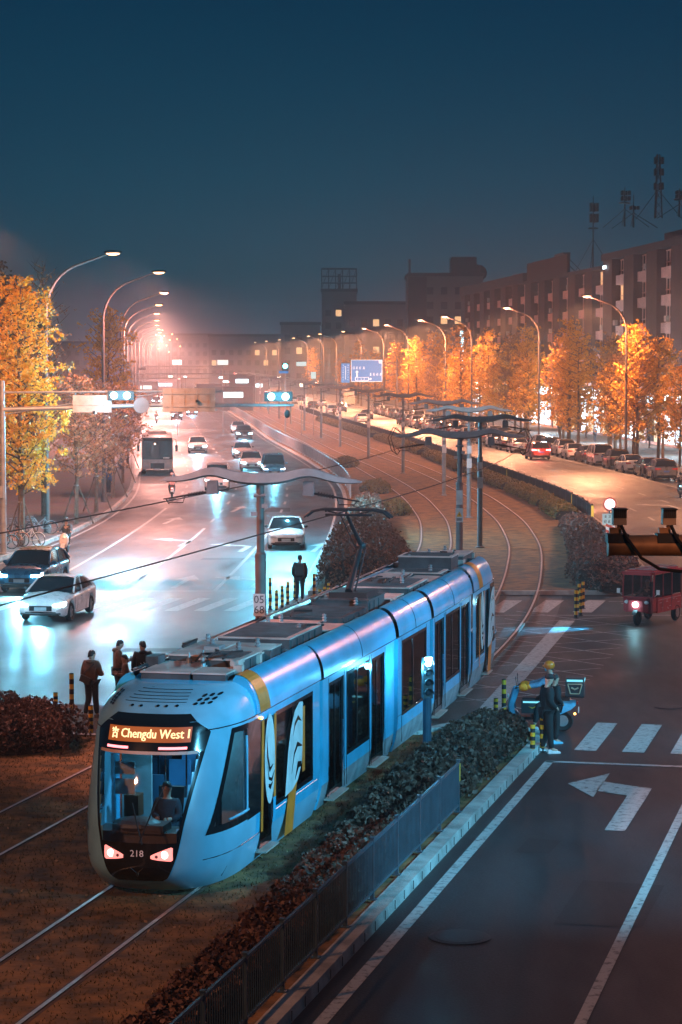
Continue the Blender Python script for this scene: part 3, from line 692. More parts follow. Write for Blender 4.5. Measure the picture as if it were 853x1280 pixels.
# livery: white swirl on orange ribbon over doors and windows of the first and last section
def livery(M, y0):
    w_ = HW+.022
    def ell(mb, cy, cz, ry, rz, rot=0, n=28, off=0.0, a0=0, a1=2*math.pi):
        pts = []
        for k in range(n):
            t = a0+(a1-a0)*k/(n-1 if a1-a0 < 6.2 else n); yy = ry*math.cos(t); zz = rz*math.sin(t)
            pts.append((w_+off, cy+yy*math.cos(rot)-zz*math.sin(rot), cz+yy*math.sin(rot)+zz*math.cos(rot)))
        mb.poly(pts)
    for q in ([(y0-.10,.62),(y0+.04,.62),(y0+.16,2.62),(y0-.02,2.62)],[(y0+1.55,.22),(y0+2.2,.22),(y0+2.55,1.15),(y0+1.95,1.15)],[(y0+2.95,1.2),(y0+3.16,1.2),(y0+3.16,2.45),(y0+2.9,2.45)],[(y0+.8,1.1),(y0+.95,1.1),(y0+1.0,2.62),(y0+.85,2.62)]):
        a = MB(); a.poly([(w_,p_[0],p_[1]) for p_ in q]); a.build('orange_livery_ribbon', M_ORG, tram, tinv @ M)
    b = MB(); w_ += .004; ell(b, y0+.52, 1.85, .36, .82, .0); 
    b.poly([(w_,y0+1.62,.95),(w_,y0+1.72,1.3),(w_,y0+1.85,1.75),(w_,y0+2.05,2.15),(w_,y0+2.35,2.45),(w_,y0+2.7,2.58),(w_,y0+2.97,2.55),(w_,y0+2.97,1.9),(w_,y0+2.9,1.4),(w_,y0+2.6,1.12),(w_,y0+2.2,1.0)])
    lv = b.build('white_livery_swirl', M_LIVW, tram, tinv @ M)
    c = MB(); w_ += .004
    def sw(pts, ws):
        L_ = []; R_ = []
        for i, (y, z) in enumerate(pts):
            d = Vector((pts[min(i+1,len(pts)-1)][0]-pts[max(i-1,0)][0], pts[min(i+1,len(pts)-1)][1]-pts[max(i-1,0)][1])).normalized()
            L_.append((w_, y-d.y*ws[i], z+d.x*ws[i])); R_.append((w_, y+d.y*ws[i], z-d.x*ws[i]))
        c.grid([L_, R_])
    sw([(y0+.3,2.3),(y0+.36,1.9),(y0+.5,1.65),(y0+.75,1.72)],[.005,.045,.05,.005])
    sw([(y0+.35,1.75),(y0+.45,1.5),(y0+.65,1.45),(y0+.85,1.6)],[.005,.03,.035,.005])
    sw([(y0+.42,1.38),(y0+.55,1.33),(y0+.7,1.4)],[.03,.05,.01])
    sw([(y0+2.2,2.0),(y0+2.35,2.2),(y0+2.6,2.3),(y0+2.85,2.2)],[.005,.04,.045,.005])
    sw([(y0+2.1,1.3),(y0+2.3,1.65),(y0+2.55,1.8),(y0+2.9,1.72)],[.005,.03,.05,.01])
    sw([(y0+2.35,1.15),(y0+2.6,1.4),(y0+2.85,1.38)],[.01,.07,.05])
    c.build('livery_stroke', M_TBK, lv)
    c = MB(); rows = []
    for t in [i/10 for i in range(11)]:
        an = t*math.pi*.5; rows.append([(HW+.036-.40*(1-math.cos(an)), y0-.15-.18*t+q, 2.78+.69*math.sin(an)+.006) for q in (0,.35,.7)])
    c.grid(rows); c.build('roof_livery_patch', M_ORG, lv)
livery(M1, 3.1)
livery(b5 @ Matrix.Translation((0,0,0)), 1.3)
# ------------------------------------------------------------ roof equipment
def rbox(name, M, x0, x1, y0, y1, z0, z1, top=M_RB, side=M_RBD, grille=False):
    if M not in (M1, M5) and name != 'pantograph_base': z1 = 3.05+(z1-3.05)*.60
    z0 = min(z0, z1-.12)
    o = MB(); o.mi = 1; o.bbox(x0,x1,y0,y1,z0,z1-.03); o.mi = 0; o.bbox(x0-.02,x1+.02,y0-.02,y1+.02,z1-.03,z1)
    if grille:
        o.mi = 1
        n = max(3,int((y1-y0)/.12))
        for i in range(n): o.bbox(x0+.08,x1-.08,y0+.08+i*(y1-y0-.16)/n,y0+.08+(i+.22)*(y1-y0-.16)/n,z1+.002,z1+.014)
    o.mi = 1
    for i in range(int((y1-y0)/.5)): o.bbox(x1+.001,x1+.02,y0+.1+i*.5,y0+.16+i*.5,z0+.05,z1-.06)
    return o.build(name, [top, side], tram, tinv @ M)
for M, L in ((M1,7.6),(M2,7.3),(M3,4.3),(M4,6.3),(M5,6.45)):
    y0 = 1.9 if M in (M1, M5) else .1
    o = MB(); o.bbox(-.92,.92,y0,L-.1,3.0,3.05); o.build('roof_deck', M_RBD, tram, tinv @ M)
rbox('equipment_box', M1, -.78,.12,2.7,4.2,3.2,3.5); rbox('equipment_box', M1, .18,.78,2.7,3.5,3.2,3.5)
rbox('equipment_box', M1, .0,.78,3.75,5.0,3.2,3.62, grille=True); rbox('equipment_box', M1, -.78,-.06,4.4,6.6,3.2,3.6); rbox('equipment_box', M1, .0,.78,5.15,6.6,3.2,3.58)
rbox('air_conditioning_unit', M2, -.85,.62,.3,3.1,3.1,3.85, grille=True); rbox('equipment_box', M2, -.8,.3,3.3,4.3,3.1,3.72); rbox('equipment_box', M2, .35,.8,3.2,4.5,3.1,3.6)
rbox('equipment_box', M2, -.82,.7,4.6,7.0,3.1,3.78, M_RBD, M_RBD, True)
rbox('pantograph_base', M3, -.8,.55,.6,2.4,3.1,3.55, M_RBD); rbox('equipment_box', M3, -.7,.7,2.7,3.9,3.1,3.62)
rbox('air_conditioning_unit', M4, -.82,.7,.3,2.9,3.1,3.74, grille=True); rbox('equipment_box', M4, -.8,.0,3.1,4.5,3.1,3.7); rbox('equipment_box', M4, .08,.75,3.1,4.6,3.1,3.6); rbox('equipment_box', M4, -.8,.7,4.8,6.0,3.1,3.7, grille=True)
rbox('equipment_box', M5, -.78,.1,2.7,4.6,3.2,3.62); rbox('equipment_box', M5, .2,.78,2.7,3.9,3.2,3.58); rbox('equipment_box', M5, -.7,.75,4.9,6.2,3.1,3.72, grille=True)
o = MB()
for M, L, y0 in ((M2,7.3,0),):
    for i in range(5): o.tube([(-.9,.2+i*1.6,3.1),(-.88,1.0+i*1.6,3.34),(-.9,1.8+i*1.6,3.12)],.02,5)
o.build('roof_cable', M_BLACK, tram, tinv @ M2)
for M, L in ((M1,7.3),(M2,7.2),(M3,4.2),(M4,6.2)):
    o = MB(); o.tube([(-.98,2.8 if M is M1 else .1,3.5),(-.98,L,3.5)],.025,6); o.build('edge_rail', M_DARK, tram, tinv @ M)
for x, y in ((-.25,3.9),(.1,3.6),(-.1,4.3)):
    o = MB(); o.lathe([(.06,0),(.05,.08),(.02,.12),(.012,.2)],(x,y,3.5),10); o.build('roof_antenna', M_GALV, tram, tinv @ M1)
o = MB(); o.bbox(-.35,-.05,5.2,5.6,3.6,3.66); o.build('roof_hatch', M_GALV, tram, tinv @ M1)
rc = random.Random(9)
for M, L, y0 in ((M1,7.4,2.6),(M2,7.2,.2),(M3,4.2,.2),(M4,6.2,.2),(M5,6.3,2.6)):
    for i in range(9):
        x = rc.choice((-.88,-.72,.72,.84)); y = rc.uniform(y0,L-.4); s_ = rc.uniform(.06,.14); o = MB(); o.bbox(x-s_,x+s_,y,y+rc.uniform(.12,.5),3.05,3.05+(rc.uniform(.42,.6) if M in (M1,M5) else rc.uniform(.15,.38))); o.build('equipment_box', M_RB if i % 2 else M_RBD, tram, tinv @ M)
    for i in range(4):
        x = rc.uniform(-.8,.8); y = rc.uniform(y0,L-1.3); z = (3.62 if M in (M1,M5) else 3.46)+rc.random()*.1; o = MB(); o.tube([(x,y,z),(x+rc.uniform(-.1,.1),y+.6,z+.06),(x+rc.uniform(-.2,.2),y+1.2,z)],.022,5); o.build('roof_cable', M_BLACK, tram, tinv @ M)
    for i in range(4):
        x = rc.uniform(-.7,.7); y = rc.uniform(y0,L-.3); o = MB(); o.lathe([(.035,0),(.06,.03),(.035,.06),(.06,.09),(.035,.12),(.05,.16),(.01,.18)],(x,y,3.58 if M in (M1,M5) else 3.44),8); o.build('insulator', M_GALV, tram, tinv @ M)
# pantograph: single arm with knee
pg = M3
o = MB(); o.bbox(-.45,.45,.9,2.1,3.55,3.68); o.tube([(0,1.0,3.70),(0,2.35,4.65)],[.09,.055],8); o.tube([(.12,1.15,3.70),(.12,2.3,4.60)],.022,6)
pt = o.build('pantograph', M_DARK, tram, tinv @ pg)
o = MB(); o.ball((0,2.35,4.66),(.12,.1,.1)); o.tube([(0,2.35,4.66),(-.06,1.0,5.52)],[.06,.035],8); o.tube([(-.12,2.3,4.6),(-.2,1.05,5.45)],.014,5); o.build('upper_arm', M_DARK, pt)
o = MB()
for y in (.82,1.12):
    o.tube([(-1.02,y,5.42),(-.85,y,5.55),(-.6,y,5.6),(.6,y,5.6),(.85,y,5.55),(1.02,y,5.42)],.03,6)
for x in (-.5,.5): o.tube([(x,.82,5.56),(x,1.12,5.56)],.02,6); o.tube([(x,.97,5.56),(x*.3,1.0,5.48)],.02,6)
o.tube([(-.55,1,5.47),(.55,1,5.47)],.03,6); o.build('collector_head', M_DARK, pt)
# door lamp, rear-view camera, dashboard, seat, partition
o = MB(); o.ball((HW+.03,3.02,2.68),(.03,.04,.03)); o.build('side_marker_light', glow('amber_marker', (1,.45,.1), 6), tram, tinv @ M1)
o = MB(); o.tube([(HW,1.6,2.9),(HW+.2,1.5,2.95)],.025,6); o.ball((HW+.24,1.48,2.93),(.06,.08,.07)); o.build('mirror_camera', M_DARK, tram, tinv @ M5)
o = MB(); o.bbox(-1.0,.95,.72,1.35,.7,1.0); o.box((-.2,.9,1.06),(.9,.5,.14)); o.ball((-.3,.95,1.08),(.45,.35,.14),16,8); o.build('dashboard', mat('dashboard', (.10,.07,.065), .45), tram, tinv @ M1)
o = MB(); o.bbox(-.25,.25,1.55,2.0,.75,.87); o.box((0,2.02,1.2),(.46,.12,.75)); o.build('driver_seat', M_DARK, tram, tinv @ M1)
o = MB(); o.bbox(-1.1,-.55,2.55,2.6,.36,2.4); o.bbox(.75,1.15,2.55,2.6,.36,2.5); pr = o.build('cab_partition', M_INT, tram, tinv @ M1)
o = MB(); o.bbox(-.78,-.42,1.2,1.22,1.9,2.12); o.bbox(-.78,-.42,1.2,1.22,1.55,1.82); o.build('notice_sheet', mat('paper', (.45,.42,.42), .8), tram, tinv @ M1)
o = MB(); o.bbox(-.72,-.46,1.5,1.8,1.1,1.48); o.build('cab_box', mat('cab_box', (.3,.09,.05), .6), tram, tinv @ M1)
lamp('cab_ceiling_lamp', 'POINT', (0,0,0), COOL, 55, .15, parent=tram).matrix_local = tinv @ M1 @ Matrix.Translation((.3,2.3,2.45))
# ------------------------------------------------------------------ people
M_SKIN = mat('skin', (.42,.25,.18), .55, var=.08)
def skin_mesh(joints, edges, radii, name, root, sub=1):
    k_ = 1.17
    me = bpy.data.meshes.new(name); idx = {k: i for i, k in enumerate(joints)}
    me.from_pydata([joints[k] for k in joints], [(idx[a], idx[b]) for a, b in edges], []); ob = bpy.data.objects.new(name, me); COL.objects.link(ob)
    md = ob.modifiers.new('s', 'SKIN'); md.use_smooth_shade = True
    for k, i in idx.items():
        r_ = radii[k]; me.skin_vertices[0].data[i].radius = (r_[0]*k_, r_[1]*k_) if isinstance(r_, tuple) else (r_*k_, r_*k_); me.skin_vertices[0].data[i].use_root = (k == root)
    sb = ob.modifiers.new('b', 'SUBSURF'); sb.levels = sub; sb.render_levels = sub
    dg = bpy.context.evaluated_depsgraph_get(); dg.update(); m2 = bpy.data.meshes.new_from_object(ob.evaluated_get(dg))
    bpy.data.objects.remove(ob); bpy.data.meshes.remove(me)
    for p in m2.polygons: p.use_smooth = True
    m2.materials.clear(); m2.name = name; return m2
BASE = dict(pelvis=(0,0,.95), waist=(0,0,1.08), chest=(0,0,1.27), neck0=(0,-.01,1.43), neck=(0,.01,1.50), head0=(0,.02,1.58), head1=(0,.02,1.68),
            shL=(-.185,0,1.405), elL=(-.25,-.03,1.12), wrL=(-.20,.08,.88), haL=(-.19,.11,.81), shR=(.185,0,1.405), elR=(.25,-.03,1.12), wrR=(.20,.08,.88), haR=(.19,.11,.81),
            hiL=(-.09,0,.90), knL=(-.10,.03,.49), anL=(-.11,-.02,.09), toL=(-.12,.13,.035), hiR=(.09,0,.90), knR=(.10,.03,.49), anR=(.11,-.02,.09), toR=(.12,.13,.035))
def person(label, loc, rz, jacket, trousers, hair, shoes=(.3,.3,.3), pose=None, h=1.0, group=None, hood=False, cap=None, extra=None, look=0.0, puff=1.0, seated=False):
    J = dict(BASE); J.update(pose or {})
    t = thing('person', label, 'person', loc, rz, group); t.scale = (h,h,h)
    E = [('pelvis','waist'),('waist','chest'),('chest','neck0'),('neck0','neck'),('neck','head0'),('head0','head1')]
    for s in 'LR': E += [('chest','sh'+s),('sh'+s,'el'+s),('el'+s,'wr'+s),('wr'+s,'ha'+s),('pelvis','hi'+s),('hi'+s,'kn'+s),('kn'+s,'an'+s),('an'+s,'to'+s)]
    Rr = dict(pelvis=(.13,.10), waist=(.12,.09), chest=(.15,.10), neck0=(.07,.06), neck=.052, head0=(.072,.085), head1=(.075,.092))
    for s in 'LR': Rr.update({'sh'+s:.058,'el'+s:.042,'wr'+s:.028,'ha'+s:(.036,.018),'hi'+s:.085,'kn'+s:.055,'an'+s:.04,'to'+s:(.042,.026)})
    me = skin_mesh(J, E, Rr, 'body', 'pelvis', 1)
    b = MB()
    hd = Vector(J['head0']); H1 = Vector(J['head1'])
    # face: nose, brow, ears; fingers grow out of the palms
    b.ball(tuple((hd+H1)/2+Vector((0,0,.005))),(.077,.094,.118),16,10); off = len(b.v)
    b.ball((0,.095,0),(.013,.02,.022),6,4); b.ball((-.078,.0,.0),(.012,.022,.032),6,4); b.ball((.078,.0,.0),(.012,.022,.032),6,4); b.ball((0,.088,-.045),(.026,.008,.008),6,3)
    M = Matrix.Translation(hd+Vector((0,0,.045))) @ Matrix.Rotation(look,4,'Z'); b.xf(M, off)
    for s, sx in (('L',-1),('R',1)):
        w_ = Vector(J['wr'+s]); q = Vector(J['ha'+s]); d = (q-w_).normalized(); sd = d.cross(Vector((0,1,0.2))).normalized()
        for k in range(4):
            a = q+sd*(k-1.5)*.018+d*.012; l_ = (.06,.072,.068,.05)[k]; b.tube([a, a+d*l_*.55, a+d*l_*.85+Vector((0,.02,-.004))], [.0095,.009,.007], 6)
        b.tube([w_+d*.03-sd*.03, w_+d*.06-sd*.05, q+d*.01-sd*.05], [.012,.011,.008], 6)
    tmp = bpy.data.meshes.new('x'); tmp.from_pydata(b.v, [], b.f); bm = bmesh.new(); bm.from_mesh(me); bm.from_mesh(tmp); bm.to_mesh(me); bm.free(); bpy.data.meshes.remove(tmp)
    for p in me.polygons: p.use_smooth = True
    me.materials.append(M_SKIN); body = link(bpy.data.objects.new('body', me), t)
    def cloth(keys, edges, rad, name, m, root):
        mm = skin_mesh({k: J[k] for k in keys}, edges, rad, name, root, 1); mm.materials.append(m); return link(bpy.data.objects.new(name, mm), t)
    P = puff
    jr = dict(pelvis=(.155*P,.12*P), waist=(.155*P,.12*P), chest=(.19*P,.135*P), neck0=(.085,.075))
    for s in 'LR': jr.update({'sh'+s:.088*P,'el'+s:.068*P,'wr'+s:.048*P})
    je = [('pelvis','waist'),('waist','chest'),('chest','neck0')]
    for s in 'LR': je += [('chest','sh'+s),('sh'+s,'el'+s),('el'+s,'wr'+s)]
    mj = jacket if not isinstance(jacket, tuple) else mat('cloth_%d_%d_%d' % tuple(int(c*999) for c in jacket), jacket, .85, var=.25, scale=9, bump=.4, bscale=14)
    mtm = mat('cloth_%d_%d_%d' % tuple(int(c*999) for c in trousers), trousers, .85, var=.25, scale=9, bump=.4, bscale=14)
    jk = cloth([k for k in jr], je, jr, 'jacket', mj, 'waist')
    tr = dict(pelvis=(.14,.11)); te = []
    for s in 'LR': tr.update({'hi'+s:.098,'kn'+s:.072,'an'+s:.056}); te += [('pelvis','hi'+s),('hi'+s,'kn'+s),('kn'+s,'an'+s)]
    cloth([k for k in tr], te, tr, 'trousers', mtm, 'pelvis')
    for s in 'LR':
        a = Vector(J['an'+s]); q = Vector(J['to'+s]); o = MB(); d = (q-a); d.z = 0; d = d.normalized() if d.length > .01 else Vector((0,1,0)); zb = q.z-.035
        rows = []
        for (f, wd, hh) in ((-.09,.02,.05),(-.075,.036,.085),(0,.04,.10),(.07,.044,.075),(.14,.046,.055),(.19,.035,.04),(.205,.012,.03)):
            c = Vector((a.x,a.y,zb))+d*f; n = Vector((-d.y,d.x,0)); rows.append([c-n*wd, c-n*wd*1.05+Vector((0,0,hh*.6)), c-n*wd*.5+Vector((0,0,hh)), c+n*wd*.5+Vector((0,0,hh)), c+n*wd*1.05+Vector((0,0,hh*.6)), c+n*wd])
        o.grid(rows); o.poly([r_[0] for r_ in rows]+[r_[-1] for r_ in rows[::-1]])
        o.build('shoe', mat('shoe_%d_%d' % (int(shoes[0]*99), int(shoes[2]*99)), shoes, .6, var=.2), t, smooth=True)
    Mh = Matrix.Translation((hd+H1)/2+Vector((0,0,.012))) @ Matrix.Rotation(look,4,'Z')
    if cap:
        o = MB(); o.lathe([(.088,.0),(.1,.03),(.092,.075),(.06,.105),(.01,.115)], (0,0,.0), 16); o.box((0,.10,.02),(.13,.09,.012)); o.xf(Mh); o.build('cap', mat('cap_cloth', cap, .85), t, smooth=True)
    else:
        o = MB(); rows = []
        for i in range(9):
            ph = math.pi*i/8*.5; rows.append([])
            for k in range(20):
                a = 2*math.pi*k/20; back = .5-.5*math.sin(a); low = -.07*back-.0 + .035*(1-back)
                z = low+(.105-low)*math.sin(ph); r_ = math.cos(ph)**.7 if i < 8 else 0.02
                rows[-1].append((.088*r_*math.cos(a), (.098*r_+.004)*math.sin(a)-.008, z+.008*math.sin(a*5+i)))
        o.grid(rows, True); o.xf(Mh); o.build('hair', mat('hair_%d' % int(hair[0]*999), hair, .6, var=.3, scale=30, bump=.5, bscale=60), t, smooth=True)
    o = MB()
    for sx in (-1, 1): o.ball((sx*.03,.088,.012),(.012,.006,.007),6,4)
    o.xf(Mh); o.build('eye', mat('eye', (.02,.015,.01), .2), body)
    if hood:
        o = MB(); n0 = Vector(J['neck0']); o.ball((n0.x,n0.y-.06,n0.z+.03),(.12,.09,.06),12,6); o.build('hood', mj, jk, smooth=True)
    if extra: extra(t, J, mj)
    return t
PI = math.pi
lft = lambda px, py: tuple(G(px,py,.0))
def graphic(t, J, mj):
    o = MB(); rr = random.Random(3)
    for i in range(9):
        a = -1.1+i*.16; x = .168*math.sin(a); y = -.125*math.cos(a)-.012; z = 1.03+rr.random()*.10
        o.tube([(x,y,z),(x+.02,y-.0,z+.05),(x-.01,y,z+.09),(x+.015,y,z+.06)],.006,4)
    o.build('jacket_print', M_WHITEP, t)
def orange_hem(t, J, mj):
    graphic(t, J, mj); o = MB(); o.lathe([(.15,.96),(.16,.98),(.155,1.0)],(0,0,0),18); 
    for i in range(len(o.v)): p = o.v[i]; o.v[i] = (p[0],p[1]*.8,p[2])
    o.build('hem_stripe', mat('hem_orange', (.55,.25,.05), .7), t)
phone = dict(elR=(.25,.02,1.13), wrR=(.10,.26,1.18), haR=(.05,.31,1.2), elL=(-.25,.02,1.13), wrL=(-.08,.26,1.15), haL=(-.03,.31,1.17))
headdown = dict(head0=(0,.05,1.565), head1=(0,.075,1.655))
def add_phone(t, J, mj):
    o = MB(); o.box((.02,.35,1.22),(.075,.012,.15)); o.build('phone', M_DARK, t)
def sling(t, J, mj):
    o = MB(); o.box((-.08,-.16,1.0),(.30,.10,.17),Matrix.Rotation(R(20),3,'Y')); o.tube([(-.2,-.12,1.0),(-.1,-.14,1.2),(.14,-.1,1.42),(.18,.05,1.40),(.05,.13,1.2),(-.18,.1,1.02)],.014,5); o.build('sling_bag', mat('bag_cloth', (.05,.045,.04), .8), t)
person('man in a brown hoodie with a sling bag, seen from behind beside the striped bollards', lft(115,897), R(-25), (.14,.075,.05), (.02,.028,.035), (.012,.01,.01), (.16,.1,.07), dict(elR=(.25,.02,1.14), wrR=(.20,.22,1.12), haR=(.18,.28,1.14), elL=(-.25,-.02,1.13), hiL=(-.1,0,.9), anL=(-.16,-.06,.09), toL=(-.18,.08,.035), anR=(.13,.05,.09), toR=(.16,.19,.035)), 1.0, hood=True, extra=sling, look=R(-30))
person('man in a brown hooded jacket looking down at his phone', lft(148,880), R(-75), (.19,.10,.06), (.03,.03,.03), (.012,.01,.01), (.1,.08,.07), {**phone, **headdown}, 1.0, hood=True, extra=add_phone)
person('shorter boy in a dark tan top standing in front of the man with the phone', lft(157,889), R(95), (.11,.06,.045), (.03,.03,.035), (.012,.01,.01), (.1,.1,.1), {**phone}, .86, extra=None)
person('man in a black hoodie with white print and orange hem standing with his back turned', lft(179,883), R(15), (.012,.016,.02), (.012,.013,.016), (.012,.01,.01), (.05,.05,.05), {}, 1.0, hood=True, extra=orange_hem, puff=1.06, look=R(40))
def backpack(t, J, mj):
    o = MB(); o.box((.05,-.19,1.22),(.32,.2,.42),taper=.85); o.tube([(.1,-.12,1.4),(.12,.1,1.42),(.14,.12,1.2),(.12,-.08,1.05)],.016,5); o.tube([(-.1,-.12,1.4),(-.12,.1,1.42),(-.14,.12,1.2),(-.12,-.08,1.05)],.016,5); o.build('backpack', mat('pack_cloth', (.03,.03,.032), .8), t)
person('person in black with a backpack waiting on the paved island beside the bush', (G(375,752).x,G(375,752).y,0), R(-10), (.035,.035,.035), (.012,.014,.016), (.012,.01,.01), (.05,.05,.05), {}, 1.02, extra=backpack)
hips = dict(wrR=(.14,.16,1.0), haR=(.08,.2,.98), elR=(.25,-.03,1.15))
person('man in black with a black flat cap and white trainers standing beside the delivery scooter', lft(684,941), R(-75), (.010,.012,.014), (.010,.012,.014), (.012,.01,.01), (.6,.6,.6), {**hips, 'head0':(0,.035,1.575), 'head1':(0,.05,1.67), 'anL':(-.12,-.08,.09),'toL':(-.13,.07,.035),'anR':(.12,.06,.09),'toR':(.13,.21,.035)}, 1.07, cap=(.01,.01,.012))
person('person in black with light blue trainers half hidden behind the man in the flat cap', lft(693,929), R(-70), (.010,.012,.014), (.010,.012,.014), (.012,.01,.01), (.12,.45,.6), {**hips}, .96)
# passengers inside the tram: seated or standing on its floor
def in_tram(M, x, y, rz, label, jacket, h=1.0, pose=None):
    p = M @ Vector((x,y,.36)); a = math.atan2(M[1][0], M[0][0]); person(label, tuple(p), a+rz, jacket, (.03,.03,.04), (.015,.012,.01), (.1,.1,.1), pose, h, 'passengers inside the tram')
SIT = dict(pelvis=(0,0,.50), waist=(0,0,.63), chest=(0,0,.82), neck0=(0,-.01,.98), neck=(0,.01,1.05), head0=(0,.02,1.13), head1=(0,.02,1.23), shL=(-.17,0,.94), shR=(.17,0,.94), elL=(-.22,.03,.70), elR=(.22,.03,.70), wrL=(-.12,.22,.68), wrR=(.12,.22,.68), haL=(-.08,.28,.68), haR=(.08,.28,.68),
           hiL=(-.09,.04,.48), hiR=(.09,.04,.48), knL=(-.1,.44,.49), knR=(.1,.44,.49), anL=(-.1,.46,.1), anR=(.1,.46,.1), toL=(-.1,.6,.04), toR=(.1,.6,.04))
in_tram(M1, .0, 1.72, PI, 'tram driver in dark clothes sitting behind the windscreen', (.02,.022,.03), 1.0, {k: (v[0],v[1],v[2]+.05) for k, v in SIT.items()})
in_tram(M1, .35, 3.5, PI*.9, 'passenger in light blue standing behind the driver', (.16,.40,.5))
in_tram(M1, -.2, 4.6, PI*.5, 'long-haired passenger in black standing in the first tram section', (.02,.02,.02), .95)
in_tram(M1, .8, 5.2, PI*.5, 'passenger in a cyan coat at the side window of the first tram section', (.10,.42,.5), .97)
in_tram(M2, .7, 3.3, -PI*.5, 'passenger in a pale jacket at the window of the second tram section', (.3,.33,.36))
in_tram(M3, .75, 2.2, -PI*.4, 'passenger in brown at the window of the middle tram section', (.2,.12,.08))
in_tram(M4, .7, 3.0, -PI*.5, 'passenger in grey at the window of the fourth tram section', (.15,.16,.18))
# ---------------------------------------------------------------- two-wheelers
def wheel(mb, c, r_, wd=.05, n=20, ax='x', rim=.6):
    mb.lathe([(r_*rim,-wd*.5),(r_*.9,-wd),(r_,-wd*.5),(r_,wd*.5),(r_*.9,wd),(r_*rim,wd*.5)], c, n, ax)
def scooter(label, loc, rz, shell, seatc=(.02,.02,.02), boxed=False, group=None, light=None, tail=False, near=False):
    """electric scooter facing +y"""
    t = thing('scooter', label, 'scooter', loc, rz, group); ms = mat('scooter_%d_%d' % (int(shell[0]*99), int(shell[2]*99)), shell, .3, coat=.5)
    for y in (.62,-.62):
        o = MB(); wheel(o,(0,y,.24),.24,.05); w_ = o.build('wheel', M_BLACK, t, smooth=True); o = MB(); o.lathe([(.13,-.03),(.145,0),(.13,.03)],(0,y,.24),14,'x'); o.build('rim', M_GALV, w_)
    o = MB(); o.tube([(0,.62,.24),(0,.52,.62),(0,.42,.98)],[.05,.045,.035],8); o.tube([(-.07,.62,.24),(-.06,.54,.5)],.02,6); o.tube([(.07,.62,.24),(.06,.54,.5)],.02,6); o.build('fork', M_DARK, t)
    o = MB(); rows = []
    for z, y, wd in ((.34,.50,.12),(.45,.56,.2),(.62,.58,.24),(.8,.52,.22),(.95,.47,.15),(1.02,.44,.06)):
        rows.append([(-wd,y-.12,z),(-wd*.75,y-.0,z),(0,y+.05,z),(wd*.75,y,z),(wd,y-.12,z)])
    o.grid(rows); o.build('front_shield', ms, t, smooth=True)
    o = MB(); o.grid([[(x*.1,.62+.30*math.cos(a),.24+.30*math.sin(a)) for x in (-1,-.5,0,.5,1)] for a in [R(20+i*14) for i in range(11)]]); o.build('front_mudguard', ms, t, smooth=True)
    o = MB(); o.bbox(-.15,.15,-.2,.42,.27,.33); o.build('footboard', M_DARK, t)
    o = MB(); rows = []
    for y, w_, z0, z1 in ((-.12,.10,.3,.66),(-.2,.14,.28,.7),(-.5,.15,.36,.72),(-.8,.1,.5,.74),(-.92,.04,.6,.72)):
        rows.append([(-w_*.7,y,z0),(-w_,y,(z0+z1)/2),(-w_*.8,y,z1),(w_*.8,y,z1),(w_,y,(z0+z1)/2),(w_*.7,y,z0)])
    o.grid(rows); o.poly(rows[0]); o.poly(rows[-1]); o.build('rear_body', ms, t, smooth=True)
    o = MB(); o.box((0,-.45,.77),(.26,.68,.10),taper=.85); o.build('seat', mat('seat_vinyl', seatc, .5), t)
    o = MB(); o.tube([(-.32,.36,1.03),(-.12,.44,.99),(.12,.44,.99),(.32,.36,1.03)],.018,8); hb = o.build('handlebar', M_DARK, t)
    for sx in (-1,1):
        o = MB(); o.tube([(sx*.2,.4,1.03),(sx*.27,.42,1.2)],.008,5); o.ball((sx*.28,.42,1.24),(.07,.012,.045),10,6); o.build('mirror', M_CHROME, hb)
    o = MB(); o.ball((0,.61,.80),(.07,.03,.05),10,6); o.build('headlight', light or M_WHITEP, t)
    o = MB(); o.box((0,-.95,.66),(.1,.03,.05)); o.build('taillight', M_TAIL if tail else mat('tail_lens', (.4,.03,.02), .3), t)
    o = MB(); o.box((0,-.98,.5),(.2,.015,.12)); o.build('number_plate', M_WHITEP, t)
    return t
RIDE = dict(pelvis=(0,-.42,.88), waist=(0,-.40,1.0), chest=(0,-.40,1.18), neck0=(0,-.38,1.34), neck=(0,-.36,1.41), head0=(0,-.34,1.48), head1=(0,-.335,1.58), shL=(-.19,-.39,1.3), shR=(.19,-.39,1.3), elL=(-.27,-.1,1.13), elR=(.27,-.1,1.13), wrL=(-.3,.2,1.08), wrR=(.3,.2,1.08), haL=(-.3,.30,1.06), haR=(.3,.30,1.06),
            hiL=(-.1,-.38,.86), hiR=(.1,-.38,.86), knL=(-.17,.02,.78), knR=(.17,.02,.78), anL=(-.15,.08,.42), anR=(.15,.08,.42), toL=(-.15,.22,.37), toR=(.15,.22,.37))
def helmet(c):
    def f(t, J, mj):
        h = Vector(J['head1']); o = MB(); o.ball((h.x,h.y-.01,h.z+.01),(.125,.14,.12),16,10); o.box((h.x,h.y+.13,h.z-.0),(.18,.05,.02)); o.build('helmet', mat('helmet_%d' % int(c[0]*99), c, .3, coat=.5), t, smooth=True)
    return f
def rider_extra(t, J, mj):
    helmet((.85,.22,.02))(t, J, mj); h = Vector(J['head0'])
    o = MB(); o.ball((h.x,h.y+.075,h.z+.0),(.06,.035,.05),12,6); o.build('face_mask', mat('mask_blue', (.08,.4,.55), .8), t, smooth=True)
    for s, sx in (('L',-1),('R',1)):
        q = Vector(J['ha'+s]); o = MB(); o.ball((q.x,q.y-.03,q.z),(.085,.13,.095),12,8); o.ball((q.x,q.y-.16,q.z+.02),(.06,.08,.065),12,6); o.build('handlebar_mitt', mat('mitt_yellow', (.8,.3,.02), .7, bump=.5), t, smooth=True)
